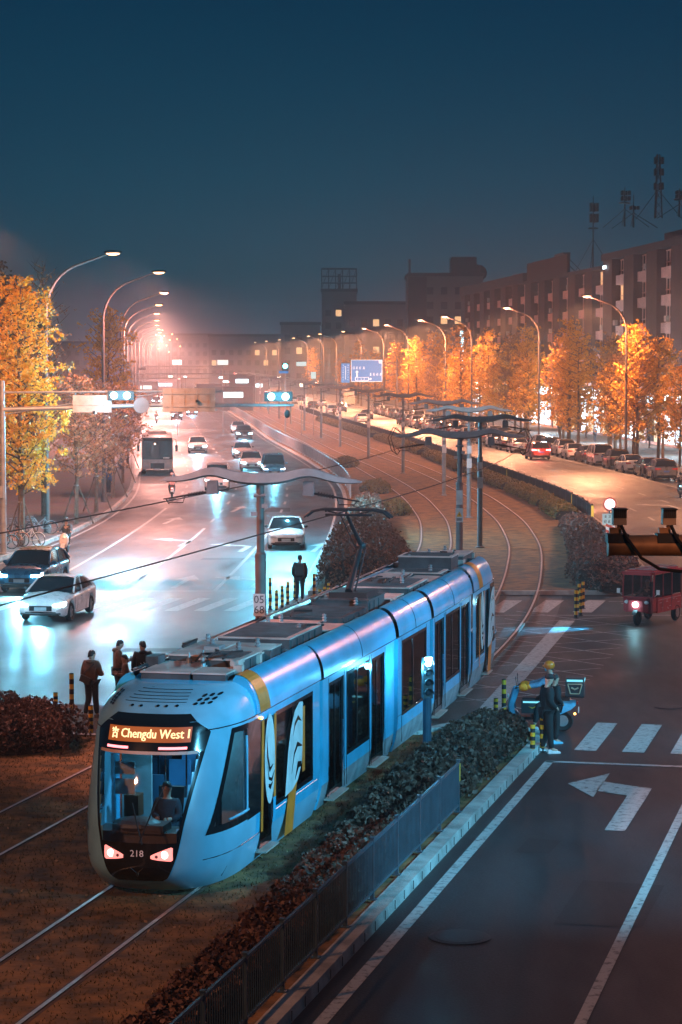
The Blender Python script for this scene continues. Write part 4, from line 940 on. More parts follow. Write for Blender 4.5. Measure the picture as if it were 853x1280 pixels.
# near delivery scooter
sp_ = G(669,913); ds = scooter('light blue delivery scooter with an insulated box, waiting beside the striped bollards', (sp_.x,sp_.y,0), R(82), (.12,.42,.62), near=True)
ds.scale = (1.13,1.1,1.08)
o = MB(); o.box((0,-.9,1.05),(.46,.42,.42)); bx_ = o.build('delivery_box', mat('box_dark', (.03,.04,.045), .5), ds)
o = MB()
for sx in (-1,1):
    o.box((sx*.235,-.9,1.20),(.008,.36,.05)); 
o.box((0,-1.115,1.20),(.4,.008,.05)); o.build('reflective_strip', glow('cyan_reflector_glow', (.2,.75,.95), 1.0), bx_)  # strips emit in place of reflected light
o = MB()
for sx in (-1,1):
    for a, b in (((-1.06,1.12),(-.74,1.12)),((-1.06,1.12),(-1.0,.90)),((-.74,1.12),(-.80,.90)),((-1.0,.90),(-.80,.90))): o.tube([(sx*.24,a[0],a[1]),(sx*.24,b[0],b[1])],.014,5)
    o.tube([(sx*.24,-.98,1.04),(sx*.24,-.9,1.0),(sx*.24,-.82,1.04)],.02,5)
o.build('box_emblem', mat('beige_trim', (.5,.38,.25), .7), bx_)
o = MB(); o.box((0,-.9,.82),(.3,.42,.04)); o.tube([(.12,-.72,.86),(.12,-.6,.72)],.015,6); o.tube([(-.12,-.72,.86),(-.12,-.6,.72)],.015,6); o.build('luggage_rack', M_DARK, ds)
o = MB(); o.box((-.19,.05,.58),(.1,.5,.3)); o.box((.19,.05,.58),(.1,.5,.3)); sb_ = o.build('side_bag', mat('side_bag', (.03,.035,.04), .7), ds)
o = MB()
for sx in (-1,1): o.box((sx*.245,.05,.69),(.008,.42,.04))
o.build('bag_reflector', glow('cyan_reflector_glow', (.2,.75,.95), 1.0), sb_)  # same emissive stand-in for reflected light on the bags
o = MB()
for sx in (-1,1): o.tube([(sx*.246,-.05,.60),(sx*.246,.05,.55),(sx*.246,.15,.60),(sx*.246,.05,.58)],.012,5)
o.build('bag_emblem', M_YEL, sb_)
o = MB(); o.ball((-.1,-.9,.42),(.03,.03,.03)); o.build('turn_signal', glow('amber_marker', (1,.45,.1), 6), ds)
Mq = ds.matrix_basis
person('delivery rider in an orange helmet, blue mask and denim jacket on the light blue scooter', (sp_.x,sp_.y,.02), R(82), mat('denim', (.10,.24,.36), .85, var=.3, scale=12, bump=.5), (.012,.014,.018), (.01,.01,.01), (.5,.5,.52), {k:(v[0],v[1],v[2]+.03) for k,v in RIDE.items()}|dict(knR=(.2,-.02,.72), anR=(.2,.0,.36), toR=(.2,.14,.3), knL=(-.24,-.08,.66), anL=(-.3,-.02,.20), toL=(-.32,.12,.06)), 1.0, extra=rider_extra)
def ridden(px, py, rz, shell, jacket, lab_s, lab_p, helm=None, light=None, tail=False, z=0):
    p = G(px,py); s_ = scooter(lab_s, (p.x,p.y,z), rz, shell, light=light, tail=tail)
    person(lab_p, (p.x,p.y,z), rz, jacket, (.03,.03,.035), (.012,.01,.01), (.08,.08,.08), RIDE, 1.0, extra=helmet(helm) if helm else None)
ridden(82,692,R(178),(.75,.65,.62),(.05,.05,.05),'white scooter ridden along the left kerb beside the parked bicycles','rider in dark clothes on the white scooter by the left kerb',(.03,.03,.03))
ridden(215,622,R(5),(.45,.2,.18),(.65,.32,.28),'red scooter riding away beside the front of the coach','rider in a pink top on the scooter beside the coach',(.6,.3,.25),tail=True)
ridden(196,529,R(190),(.1,.1,.1),(.05,.05,.05),'dark scooter with its lamp lit far up the left lane','rider in black on the scooter far up the left lane',(.05,.05,.05),light=M_HEAD)
ridden(418,521,R(14),(.1,.05,.05),(.08,.06,.05),'small scooter with a glowing red tail lamp on the far right road','rider on the scooter with the red tail lamp',(.1,.1,.1),tail=True)
ridden(851,622,R(170),(.05,.06,.07),(.04,.04,.05),'dark scooter at the right edge beyond the grey parked estate car','rider in dark clothes at the right edge of the far road',(.03,.03,.03),light=glow('dim_cyan', (.4,.9,1), 3))
def bicycle(label, loc, rz, col):
    t = thing('bicycle', label, 'bicycle', loc, rz, 'bicycles parked on the left pavement'); mb_ = mat('bike_%d' % int(col[0]*99), col, .4)
    for y in (.52,-.52):
        o = MB(); ring = [(0,y+.33*math.cos(a),.34+.33*math.sin(a)) for a in [2*PI*i/24 for i in range(25)]]; o.tube(ring,.022,6,False)
        w_ = o.build('wheel', M_BLACK, t); o = MB()
        for i in range(10): a = 2*PI*i/10; o.tube([(0,y,.34),(0,y+.31*math.cos(a),.34+.31*math.sin(a))],.004,3)
        o.build('spokes', M_GALV, w_)
    o = MB()
    for a, b in (((.34,.42),(.78,.32)),((.34,.42),(.88,-.22)),((.3,-.05),(.86,.36)),((.3,-.05),(.92,-.2)),((.34,-.52),(.3,-.05)),((.34,-.52),(.82,-.18)),((.34,.52),(.9,.38))): o.tube([(0,a[1],a[0]),(0,b[1],b[0])],.02,6)
    o.build('frame', mb_, t)
    o = MB(); o.tube([(-.28,.24,1.02),(-.2,.36,1.02),(.2,.36,1.02),(.28,.24,1.02)],.014,6); o.tube([(0,.38,.88),(0,.36,1.02)],.016,6); o.build('handlebar', M_DARK, t)
    o = MB(); o.box((0,-.24,.97),(.16,.26,.06),taper=.7); o.build('saddle', M_BLACK, t)
    o = MB(); o.mi = 0
    for z in (.74,.84,.95): o.tube([(-.16,.48,z),(.16,.48,z),(.16,.74,z),(-.16,.74,z),(-.16,.48,z)],.008,4)
    for x, y in ((-.16,.48),(.16,.48),(.16,.74),(-.16,.74),(0,.74),(0,.48)): o.tube([(x,y,.72),(x,y,.95)],.006,4)
    o.build('basket', M_GALV, t); o = MB(); o.tube([(0,-.52-.36*math.cos(a),.34+.36*math.sin(a)) for a in [R(20+i*20) for i in range(8)]],.018,5); o.build('mudguard', mb_, t)
    return t
bk = [(2,686,80,(.1,.3,.4),'dark bicycle leaning at the foot of the pale signal pole'),(17,683,70,(.5,.2,.1),'bicycle just right of the pale signal pole under the golden tree'),(36,683,75,(.6,.55,.5),'pale bicycle with a white frame at the front of the parked bicycles'),(27,672,60,(.05,.05,.05),'black bicycle behind the pale one below the golden tree'),(52,668,110,(.3,.3,.3),'grey bicycle standing behind the tall lamp post')]
for px, py, a, c, l in bk: p = G(px,py,.14); bicycle(l, (p.x,p.y,.14), R(a), c)
# -------------------------------------------------------------------- cars
M_CGL = mat('car_glass', (.012,.014,.016), .06, var=0, coat=.3)
M_TYRE = mat('tyre', (.015,.015,.016), .75)
M_PLATE = mat('plate_blue', (.03,.12,.4), .5); M_PLATEG = mat('plate_pale', (.4,.48,.5), .5)
def paint(n, c, r_=.28): return mat('car_paint_'+n, c, r_, metal=.0 if max(c) > .5 else .25, var=.05, coat=.8)
P_WHITE = paint('white', (.66,.64,.63)); P_PEARL = paint('pearl', (.80,.70,.67)); P_BLACK = paint('black', (.02,.02,.024)); P_BLUE = paint('blue', (.03,.20,.36)); P_GREY = paint('grey', (.13,.14,.16)); P_RED = paint('red', (.32,.05,.04)); P_SILVER = paint('silver', (.35,.36,.37)); P_BROWN = paint('brown', (.12,.07,.05))
KIND = {
 # stations: (y, half width, z bottom, z belt, z centre of deck)
 'sedan': dict(L=4.6, st=[(2.28,.60,.38,.58,.62),(2.22,.76,.24,.66,.72),(2.0,.86,.2,.74,.82),(1.5,.90,.2,.84,.93),(.95,.91,.2,.90,.99),(0,.915,.2,.92,.96),(-1.0,.91,.2,.94,.98),(-1.5,.90,.2,.97,1.04),(-2.0,.87,.22,.97,1.06),(-2.24,.78,.28,.93,1.0),(-2.30,.66,.36,.84,.9)],
      gh=[(1.05,.76,.95,.96),(.55,.74,.95,1.22),(.15,.66,.95,1.42),(-.35,.64,.95,1.46),(-.95,.64,.95,1.42),(-1.5,.68,.97,1.2),(-1.85,.70,.99,1.04)], rr=(.18,-1.0), wb=(1.38,-1.32), r=.32),
 'suv': dict(L=4.5, st=[(2.22,.62,.42,.70,.76),(2.15,.80,.28,.82,.88),(1.9,.88,.24,.90,.98),(1.4,.92,.24,.98,1.06),(.95,.93,.24,1.02,1.09),(0,.935,.24,1.03,1.06),(-1.2,.93,.24,1.06,1.09),(-1.9,.90,.26,1.08,1.12),(-2.15,.84,.3,1.04,1.08),(-2.24,.72,.4,.96,1.0)],
      gh=[(1.0,.80,1.04,1.06),(.6,.77,1.04,1.32),(.25,.70,1.04,1.56),(-.4,.68,1.04,1.64),(-1.2,.68,1.05,1.61),(-1.75,.69,1.06,1.52),(-2.1,.76,1.07,1.12)], rr=(.25,-1.72), wb=(1.38,-1.32), r=.36),
 'van': dict(L=4.4, st=[(2.18,.62,.4,.8,.86),(2.1,.78,.26,.92,.98),(1.8,.84,.24,1.02,1.1),(1.3,.86,.24,1.1,1.14),(0,.865,.24,1.12,1.15),(-1.4,.865,.24,1.12,1.15),(-2.1,.84,.26,1.1,1.14),(-2.18,.78,.36,1.06,1.1)],
      gh=[(1.5,.78,1.1,1.14),(1.1,.76,1.1,1.5),(.75,.72,1.1,1.78),(0,.70,1.1,1.86),(-1.4,.70,1.1,1.85),(-2.02,.72,1.1,1.76),(-2.16,.76,1.1,1.14)], rr=(.8,-1.98), wb=(1.35,-1.25), r=.32),
}
def car(kind, pm, label, loc, rz, group, head=None, tail=False, grille=None, roof=None, plate=None, rimm=None):
    K = KIND[kind]; t = thing('car', label, 'car', loc, rz, group); mm = {'head': M_HEAD}.get(head, head)
    o = MB(); rows = []
    wbs = K['wb']
    # refine stations
    st = []
    for a, b in zip(K['st'], K['st'][1:]):
        n = max(1, int(abs(a[0]-b[0])/.12))
        for i in range(n): st.append(tuple(a[j]+(b[j]-a[j])*i/n for j in range(5)))
    st.append(K['st'][-1]); r_ = K['r']
    for (y, hw, zb, zl, zc) in st:
        low = zb
        for wy in wbs:
            d = abs(y-wy)
            if d < r_+.06: low = max(low, r_+math.sqrt(max(0,(r_+.06)**2-d*d)))
        low = min(low, zl-.12); m_ = (low+zl)/2
        half = [(hw*.90,zb if low == zb else low),(hw*.985,low+.05),(hw,m_),(hw*.985,zl-.06),(hw*.93,zl),(hw*.72,zl+(zc-zl)*.6),(hw*.35,zc)]
        rows.append([(x,y,z) for x,z in half]+[(0,y,zc+.005)]+[(-x,y,z) for x,z in half[::-1]])
    o.grid(rows); o.poly(rows[0]); o.poly(rows[-1]); body = o.build('body', pm, t, smooth=True, angle=50)
    o = MB(); o.bbox(-K['st'][4][1]*.88,K['st'][4][1]*.88,-K['L']/2+.2,K['L']/2-.25,.22,.5); o.build('underbody', M_BLACK, t)
    # greenhouse: dark glass with painted roof and pillars
    gs = K['gh']; rows = []
    for (y, hw, z0, z1) in gs: bw = hw+(.13 if z1-z0 > .3 else .1); rows.append([(bw,y,z0-.03),(hw+.02,y,z0+(z1-z0)*.9),(hw-.06,y,z1-.01),(0,y,z1+.015),(-hw+.06,y,z1-.01),(-hw-.02,y,z0+(z1-z0)*.9),(-bw,y,z0-.03)])
    o = MB(); o.grid(rows); gl = o.build('windows', M_CGL, t, smooth=True, angle=35)
    r0, r1 = K['rr']; inner = [g_ for g_ in gs if r1-.02 <= g_[0] <= r0+.1]
    rows = [[(g_[1]+.03,g_[0],g_[2]+(g_[3]-g_[2])*.86),(g_[1]-.04,g_[0],g_[3]+.004),(g_[1]*.5,g_[0],g_[3]+.03),(0,g_[0],g_[3]+.035),(-g_[1]*.5,g_[0],g_[3]+.03),(-g_[1]+.04,g_[0],g_[3]+.004),(-g_[1]-.03,g_[0],g_[2]+(g_[3]-g_[2])*.86)] for g_ in inner]
    o = MB(); o.grid(rows); o.build('roof', roof or pm, t, smooth=True)
    o = MB()
    for sx in (-1,1):
        for chain in (gs[:3], gs[-3:][::-1]): o.tube([(sx*(g_[1]+.02+(.09 if j == 0 else 0)),g_[0],g_[2]+(g_[3]-g_[2])*.92-.0) for j, g_ in enumerate(chain)], .035, 6)
        yb = (K['rr'][0]+K['rr'][1])/2; 
        o.tube([(sx*(gs[3][1]+.13),yb,gs[3][2]-.02),(sx*(gs[3][1]+.02),yb,gs[3][2]+(gs[3][3]-gs[3][2])*.9)], .03, 5)
    o.build('pillar', pm, t)
    for sx in (-1,1):
        for wy in wbs:
            o = MB(); wheel(o,(sx*(K['st'][4][1]-.11),wy,r_),r_,.10,22); w_ = o.build('wheel', M_TYRE, t, smooth=True)
            o = MB(); x0 = sx*(K['st'][4][1]-.015)
            o.lathe([(r_*.62,-.01),(r_*.60,.01)],(x0-sx*.05,wy,r_),16,'x')
            for k in range(5):
                a = 2*PI*k/5+.3; o.box((x0-sx*.02,wy+.28*r_*math.cos(a)*1.1,r_+.28*r_*math.sin(a)*1.1),(.02,r_*.55,r_*.16),Matrix.Rotation(a,3,'X'))
            o.build('rim', rimm or M_GALV, w_)
        o = MB(); g0 = gs[0]; o.ball((sx*(g0[1]+.20),g0[0]-.28,g0[2]+.10),(.11,.06,.075),10,6); o.tube([(sx*(g0[1]+.05),g0[0]-.25,g0[2]+.04),(sx*(g0[1]+.16),g0[0]-.27,g0[2]+.07)],.02,5); o.build('mirror', pm if kind != 'sedan' else M_DARK, t, smooth=True)
        s0 = K['st'][0]; s1 = K['st'][1]; s2 = K['st'][2]; zl = (s1[2]+s1[3])/2+.10
        o = MB(); o.grid([[(sx*(s0[1]*.78),s0[0]+.0,zl+.0),(sx*(s0[1]*.8),s0[0]-.0,zl+.10)],[(sx*s1[1]*.98,s1[0]+.02,zl+.01),(sx*s1[1]*.96,s1[0]-.01,zl+.14)],[(sx*(s2[1]+.012),s2[0]+.02,zl+.05),(sx*(s2[1]*.985+.01),s2[0],zl+.18)]])
        o.tube([(sx*s0[1]*.8,s0[0]+.01,zl+.05),(sx*s1[1]*.97,s1[0]+.02,zl+.08)],.045,6)
        o.build('headlight', mm or mat('lamp_lens', (.45,.47,.5), .1, coat=.5), t)
        e0 = K['st'][-1]; e1 = K['st'][-2]; ze = e1[3]-.16
        o = MB(); o.grid([[(sx*e0[1]*.6,e0[0]-.02,ze),(sx*e0[1]*.6,e0[0]-.015,ze+.10)],[(sx*e0[1]*1.0,e0[0]-.015,ze-.02),(sx*e0[1]*.98,e0[0]-.0,ze+.12)],[(sx*(e1[1]+.03),e1[0]-.02,ze-.02),(sx*(e1[1]+.02),e1[0],ze+.14)]])
        o.build('taillight', M_TAIL if tail else mat('tail_lens', (.4,.03,.02), .3), t)
        o = MB()
        for z_ in ((.30+K['st'][4][3])/2+.18,):
            for y_ in (.15,-.85): o.box((sx*(K['st'][4][1]+.012),y_,z_),(.02,.16,.025))
        o.build('door_handle', M_CHROME, t)
        o = MB()
        for y_ in (.98,-.05,-1.02): o.tube([(sx*(K['st'][4][1]*.985+.004),y_,.36),(sx*(K['st'][4][1]+.003),y_,.6),(sx*(K['st'][4][1]*.98+.004),y_,K['st'][4][3]-.06)],.006,4)
        o.build('door_seam', M_BLACK, body)
    s0 = K['st'][0]; o = MB(); o.box((0,s0[0]+.005,s0[2]+.12),(s0[1]*1.35,.03,.17)); 
    if grille: o.poly([(-s0[1]*.7,s0[0]+.022,s0[2]+.16),(s0[1]*.7,s0[0]+.022,s0[2]+.16),(s0[1]*.5,s0[0]+.022,s0[2]-.05),(-s0[1]*.5,s0[0]+.022,s0[2]-.05)])
    gr = o.build('grille', grille or M_BLACK, t)
    o = MB(); o.box((0,s0[0]+.028,s0[2]+.10),(.44,.012,.13)); o.build('number_plate', M_PLATEG, t)
    e0 = K['st'][-1]; o = MB(); o.box((0,e0[0]-.02,e0[3]-.22),(.44,.012,.13)); o.build('number_plate', plate or M_PLATE, t)
    o = MB(); o.tube([(-.72,s0[0]-.02,s0[2]-.06),(0,s0[0]+.05,s0[2]-.08),(.72,s0[0]-.02,s0[2]-.06)],.035,6); o.tube([(-.7,e0[0]+.03,e0[2]+.05),(0,e0[0]-.03,e0[2]+.04),(.7,e0[0]+.03,e0[2]+.05)],.04,6); o.build('bumper_lip', M_DARK, t)
    for sx in (-1,1):
        o = MB(); o.tube([(sx*.05,gs[0][0]-.02,gs[0][2]+.06),(sx*.42,gs[0][0]-.12,gs[0][2]+.1)],.008,4); o.build('wiper', M_BLACK, gl)
    return t
def beam(loc, rz, power0, dist=12, col=COOL, z=.62, spread=66):
    c, s = math.cos(rz), math.sin(rz); f = Vector((-s, c, 0)); p = Vector(loc)+f*2.32+Vector((0,0,z))
    l = lamp('headlight_beam', 'SPOT', p, col, power0*1.3, .12, p+f*dist+Vector((0,0,-z)), R(spread), .5); return l
def tang(f, y): return math.atan2(-(f(y+4)-f(y-4)), 8.0)   # heading of +y along a road line as a z rotation
GL_ = 'cars driving towards the junction on the left road'
def lcar(px, py, kind, pm, label, head='head', da=0, power=0, **k):
    p = G(px,py); rz = PI+tang(fR, p.y)+R(da); c = car(kind, pm, label, (p.x,p.y,.005), rz, GL_, head=head, **k)
    if power: beam((p.x,p.y,0), rz, power)
    return c
WP = glow('soft_head', (.8,.9,1), 7)
p = G(73,770); car('sedan', P_PEARL, 'pearl white hatchback with a dark windscreen and cyan lamps, nearest on the left road', (p.x,p.y,.005), PI-R(9), GL_, head=M_HEAD, grille=None); beam((p.x,p.y,0), PI-R(9), 900, 9)
p = G(44,736); car('suv', P_BLUE, 'dark blue car with glaring lamps and a silver roof behind the pearl hatchback', (p.x,p.y,.005), PI-R(9), GL_, head=glow('head_bright', (.5,.88,1), 60), roof=P_SILVER); beam((p.x,p.y,0), PI-R(9), 1600, 10)
lcar(358,683,'sedan',P_WHITE,'white sedan with unlit lamps waiting beside the catenary mast',head=None, da=3)
lcar(247,566,'suv',P_WHITE,'white car with bright cyan lamps alone in the middle lane beyond the coach', power=2600)
lcar(298,541,'sedan',P_WHITE,'white car behind the dark one in the lane by the barrier', power=1200)
lcar(305,549,'suv',P_BLACK,'dark car with two bright lamps between white cars by the barrier', power=1800)
lcar(303,572,'sedan',P_PEARL,'pinkish white car behind the bright white one', power=1400)
lcar(314,588,'suv',P_WHITE,'white car with cyan lamps and a blue windscreen right behind the mast arm', power=2400)
lcar(342,597,'van',P_BLUE,'blue van beside the white car just above the mast arm', head=WP, power=1200, plate=None)
lcar(272,612,'van',P_PEARL,'pale van with one bright lamp half hidden by the mast arm', head=WP, power=1500)
lcar(221,525,'van',P_BLACK,'dark van with two white lamps far up the left road', power=1500)
lcar(240,519,'sedan',P_BLUE,'small dark car with one cyan glare beside the far van', power=1200)
far = [(172,497,'sedan',P_GREY),(188,496,'suv',P_WHITE),(179,503,'van',P_BLACK),(201,493,'sedan',P_WHITE),(211,489,'suv',P_BLACK),(220,487,'sedan',P_WHITE),(196,505,'suv',P_BLACK),(205,500,'sedan',P_WHITE),(232,508,'sedan',P_SILVER),(243,503,'suv',P_WHITE),(217,498,'sedan',P_BLACK),(226,494,'suv',P_WHITE),(238,496,'sedan',P_GREY),(246,492,'van',P_WHITE)]
ordn = ['first','second','third','fourth','fifth','sixth','seventh','eighth','ninth','tenth','eleventh','twelfth','thirteenth','fourteenth','fifteenth','sixteenth','seventeenth','eighteenth','nineteenth','twentieth','twenty-first','twenty-second','twenty-third','twenty-fourth','twenty-fifth','twenty-sixth']
for i, (px, py, k, m_) in enumerate(far): lcar(px, py, k, m_, ordn[i]+' car with lit lamps in the far haze beyond the gantry sign', head=glow('far_head', (.75,.93,1), 60))
# right road: a red-brown car driving away and the row of parked cars
p = G(672,574); car('suv', P_RED, 'red car with glowing brake lamps driving away on the right road', (p.x,p.y,.005), tang(fK,p.y), None, tail=True); 
lamp('brake_glow','POINT',(p.x,p.y-2.6,.9),(1,.15,.1),60,.1)
GP_ = 'cars parked along the right kerb'
seq = [('suv',P_GREY,'grey estate car with a blue plate, nearest in the parked row'),('sedan',P_BLACK,'black car parked just beyond the grey estate'),('sedan',P_WHITE,'white sedan parked between two black cars'),('suv',P_BLACK,'black car parked between the white sedan and the cream van'),('van',P_PEARL,'cream van standing tall in the parked row'),('sedan',P_BLACK,'black sedan parked beyond the cream van'),('sedan',P_WHITE,'white hatchback parked behind the black sedan'),('suv',P_WHITE,'white car parked level with the red car'),('suv',P_BLACK,'black off-roader parked beside the second tall lamp'),('suv',P_WHITE,'large white car parked beyond the black off-roader')]
kc = lambda y: fK(y)-1.25
y = 184.5
for i, (k, m_, l) in enumerate(seq): car(k, m_, l, (kc(y)+(.1 if i%2 else -.15),y,.005), tang(fK,y)+R((i%3-1)*1.5), GP_, tail=False); y += 6.1+(i*37%5)*.25
base_ = {k: [o for o in SC.objects if o.get('label') == l][0] for k, l in (('a',seq[0][2]),('b',seq[1][2]),('c',seq[2][2]),('d',seq[4][2]),('e',seq[7][2]))}
col_n = {'a':'grey estate','b':'black sedan','c':'white sedan','d':'cream van','e':'white car'}
for i in range(26):
    k = 'bcaebdecab'[i%10]; y += 6.3
    copy_thing(base_[k], (kc(y),y,.005), tang(fK,y), '%s parked %s beyond the large white car in the long parked row' % (col_n[k], ordn[i]), GP_)
y = 232
for i in range(15):
    k = 'cbeabcebad'[i%10]; y += 7.4
    copy_thing(base_[k], (kc(y)-2.9,y,.005), tang(fK,y), '%s waiting %s in the queue beside the parked row' % (col_n[k], ordn[i]), 'cars queueing beside the parked row')
y = 330
hm = {}
for i in range(12):
    k = 'cbeabcebad'[i%10]; y += 19+(i*7%5)*3
    copy_thing(base_[k], (fF(y)+3.5+(i%2)*3.2,y,.005), tang(fK,y), '%s driving %s along the far stretch of the right road' % (col_n[k], ordn[i]), 'cars driving on the far right road')
p = G(438,507); 
# ------------------------------------------------------------------- coach
def coach(label, px, py, rz, L=10.5, Wd=2.5, H=3.2, z=.005):
    p = G(px,py); t = thing('coach', label, 'bus', (p.x,p.y,z), rz); mw = mat('coach_paint', (.45,.40,.38), .35, coat=.5)
    hl = L/2; hw = Wd/2
    o = MB(); rows = []
    for y, wd, z0, z1 in ((hl-.0,hw*.93,.45,2.6),(hl-.06,hw*.97,.32,H-.25),(hl-.3,hw,.3,H-.06),(0,hw,.3,H),(-hl+.2,hw,.3,H-.05),(-hl,hw*.95,.4,H-.25)):
        rows.append([(wd,y,z0),(wd,y,1.2),(wd,y,z1-.3),(wd*.93,y,z1-.05),(wd*.6,y,z1+.03),(0,y,z1+.05),(-wd*.6,y,z1+.03),(-wd*.93,y,z1-.05),(-wd,y,z1-.3),(-wd,y,1.2),(-wd,y,z0)])
    o.grid(rows); o.poly(rows[0]); o.poly(rows[-1]); o.build('body', mw, t, smooth=True)
    o = MB(); rows = [[(x*hw*.94,hl+.03+(.05 if abs(x)<.6 else 0),zz) for x in (-1,-.6,0,.6,1)] for zz in (1.25,1.8,2.4,2.95)]; o.grid(rows); ws = o.build('windscreen', M_CGL, t, smooth=True)
    o = MB(); o.bbox(-hw*.93,hw*.93,hl+.09,hl+.10,2.72,2.98); o.build('destination_panel', M_BLACK, ws)
    o = MB(); o.bbox(-.95,-.45,hl+.1,hl+.11,1.32,1.44); o.build('route_card', M_WHITEP, ws)
    o = MB(); o.ball((.2,hl-.1+.22,2.5),.06); o.build('cab_lamp', glow('warm_cab', (1,.55,.35), 8), ws)
    for sx in (-1,1):
        o = MB(); o.bbox(min(sx*hw,sx*(hw+.01)),max(sx*hw,sx*(hw+.01)),-hl+.5,hl-.6,1.45,2.6); o.build('side_window', M_CGL, t)
        o = MB(); o.tube([(sx*hw*.95,hl-.1,2.9),(sx*(hw+.22),hl+.2,2.85),(sx*(hw+.26),hl+.22,2.4)],.03,6); o.box((sx*(hw+.27),hl+.22,2.15),(.2,.1,.5)); o.build('mirror', M_DARK, t)
        for wy in (hl-2.2,-hl+2.6):
            o = MB(); wheel(o,(sx*(hw-.15),wy,.48),.48,.15,22); w_ = o.build('wheel', M_TYRE, t, smooth=True); o = MB(); o.lathe([(.28,-.01),(.2,.02)],(sx*(hw-.0),wy,.48),14,'x'); o.build('rim', M_GALV, w_)
        o = MB(); o.box((sx*.9,hl+.02,.72),(.42,.06,.2)); o.build('headlight', mat('lamp_lens', (.45,.47,.5), .1, coat=.5), t)
        o = MB(); o.tube([(sx*.1,hl+.12,1.3),(sx*.75,hl+.12,1.75)],.012,5); o.build('wiper', M_BLACK, ws)
    o = MB(); o.bbox(-.55,.55,hl+.01,hl+.03,.5,.95); o.build('grille', M_DARK, t)
    o = MB(); o.box((0,hl+.035,.48),(.46,.015,.14)); o.build('number_plate', M_PLATEG, t)
    o = MB(); o.box((0,1.5,H+.12),(1.6,2.6,.24),taper=.9); o.box((0,-2.5,H+.12),(1.5,2.0,.22),taper=.9); o.build('roof_unit', mw, t)
    return t
coach('parked white coach with a big dark windscreen beside the left kerb', 197, 590, PI+tang(fL,182))
coach('small white bus driving away in the haze on the right road', 435, 507, tang(fK,452), 8, 2.3, 3.0)
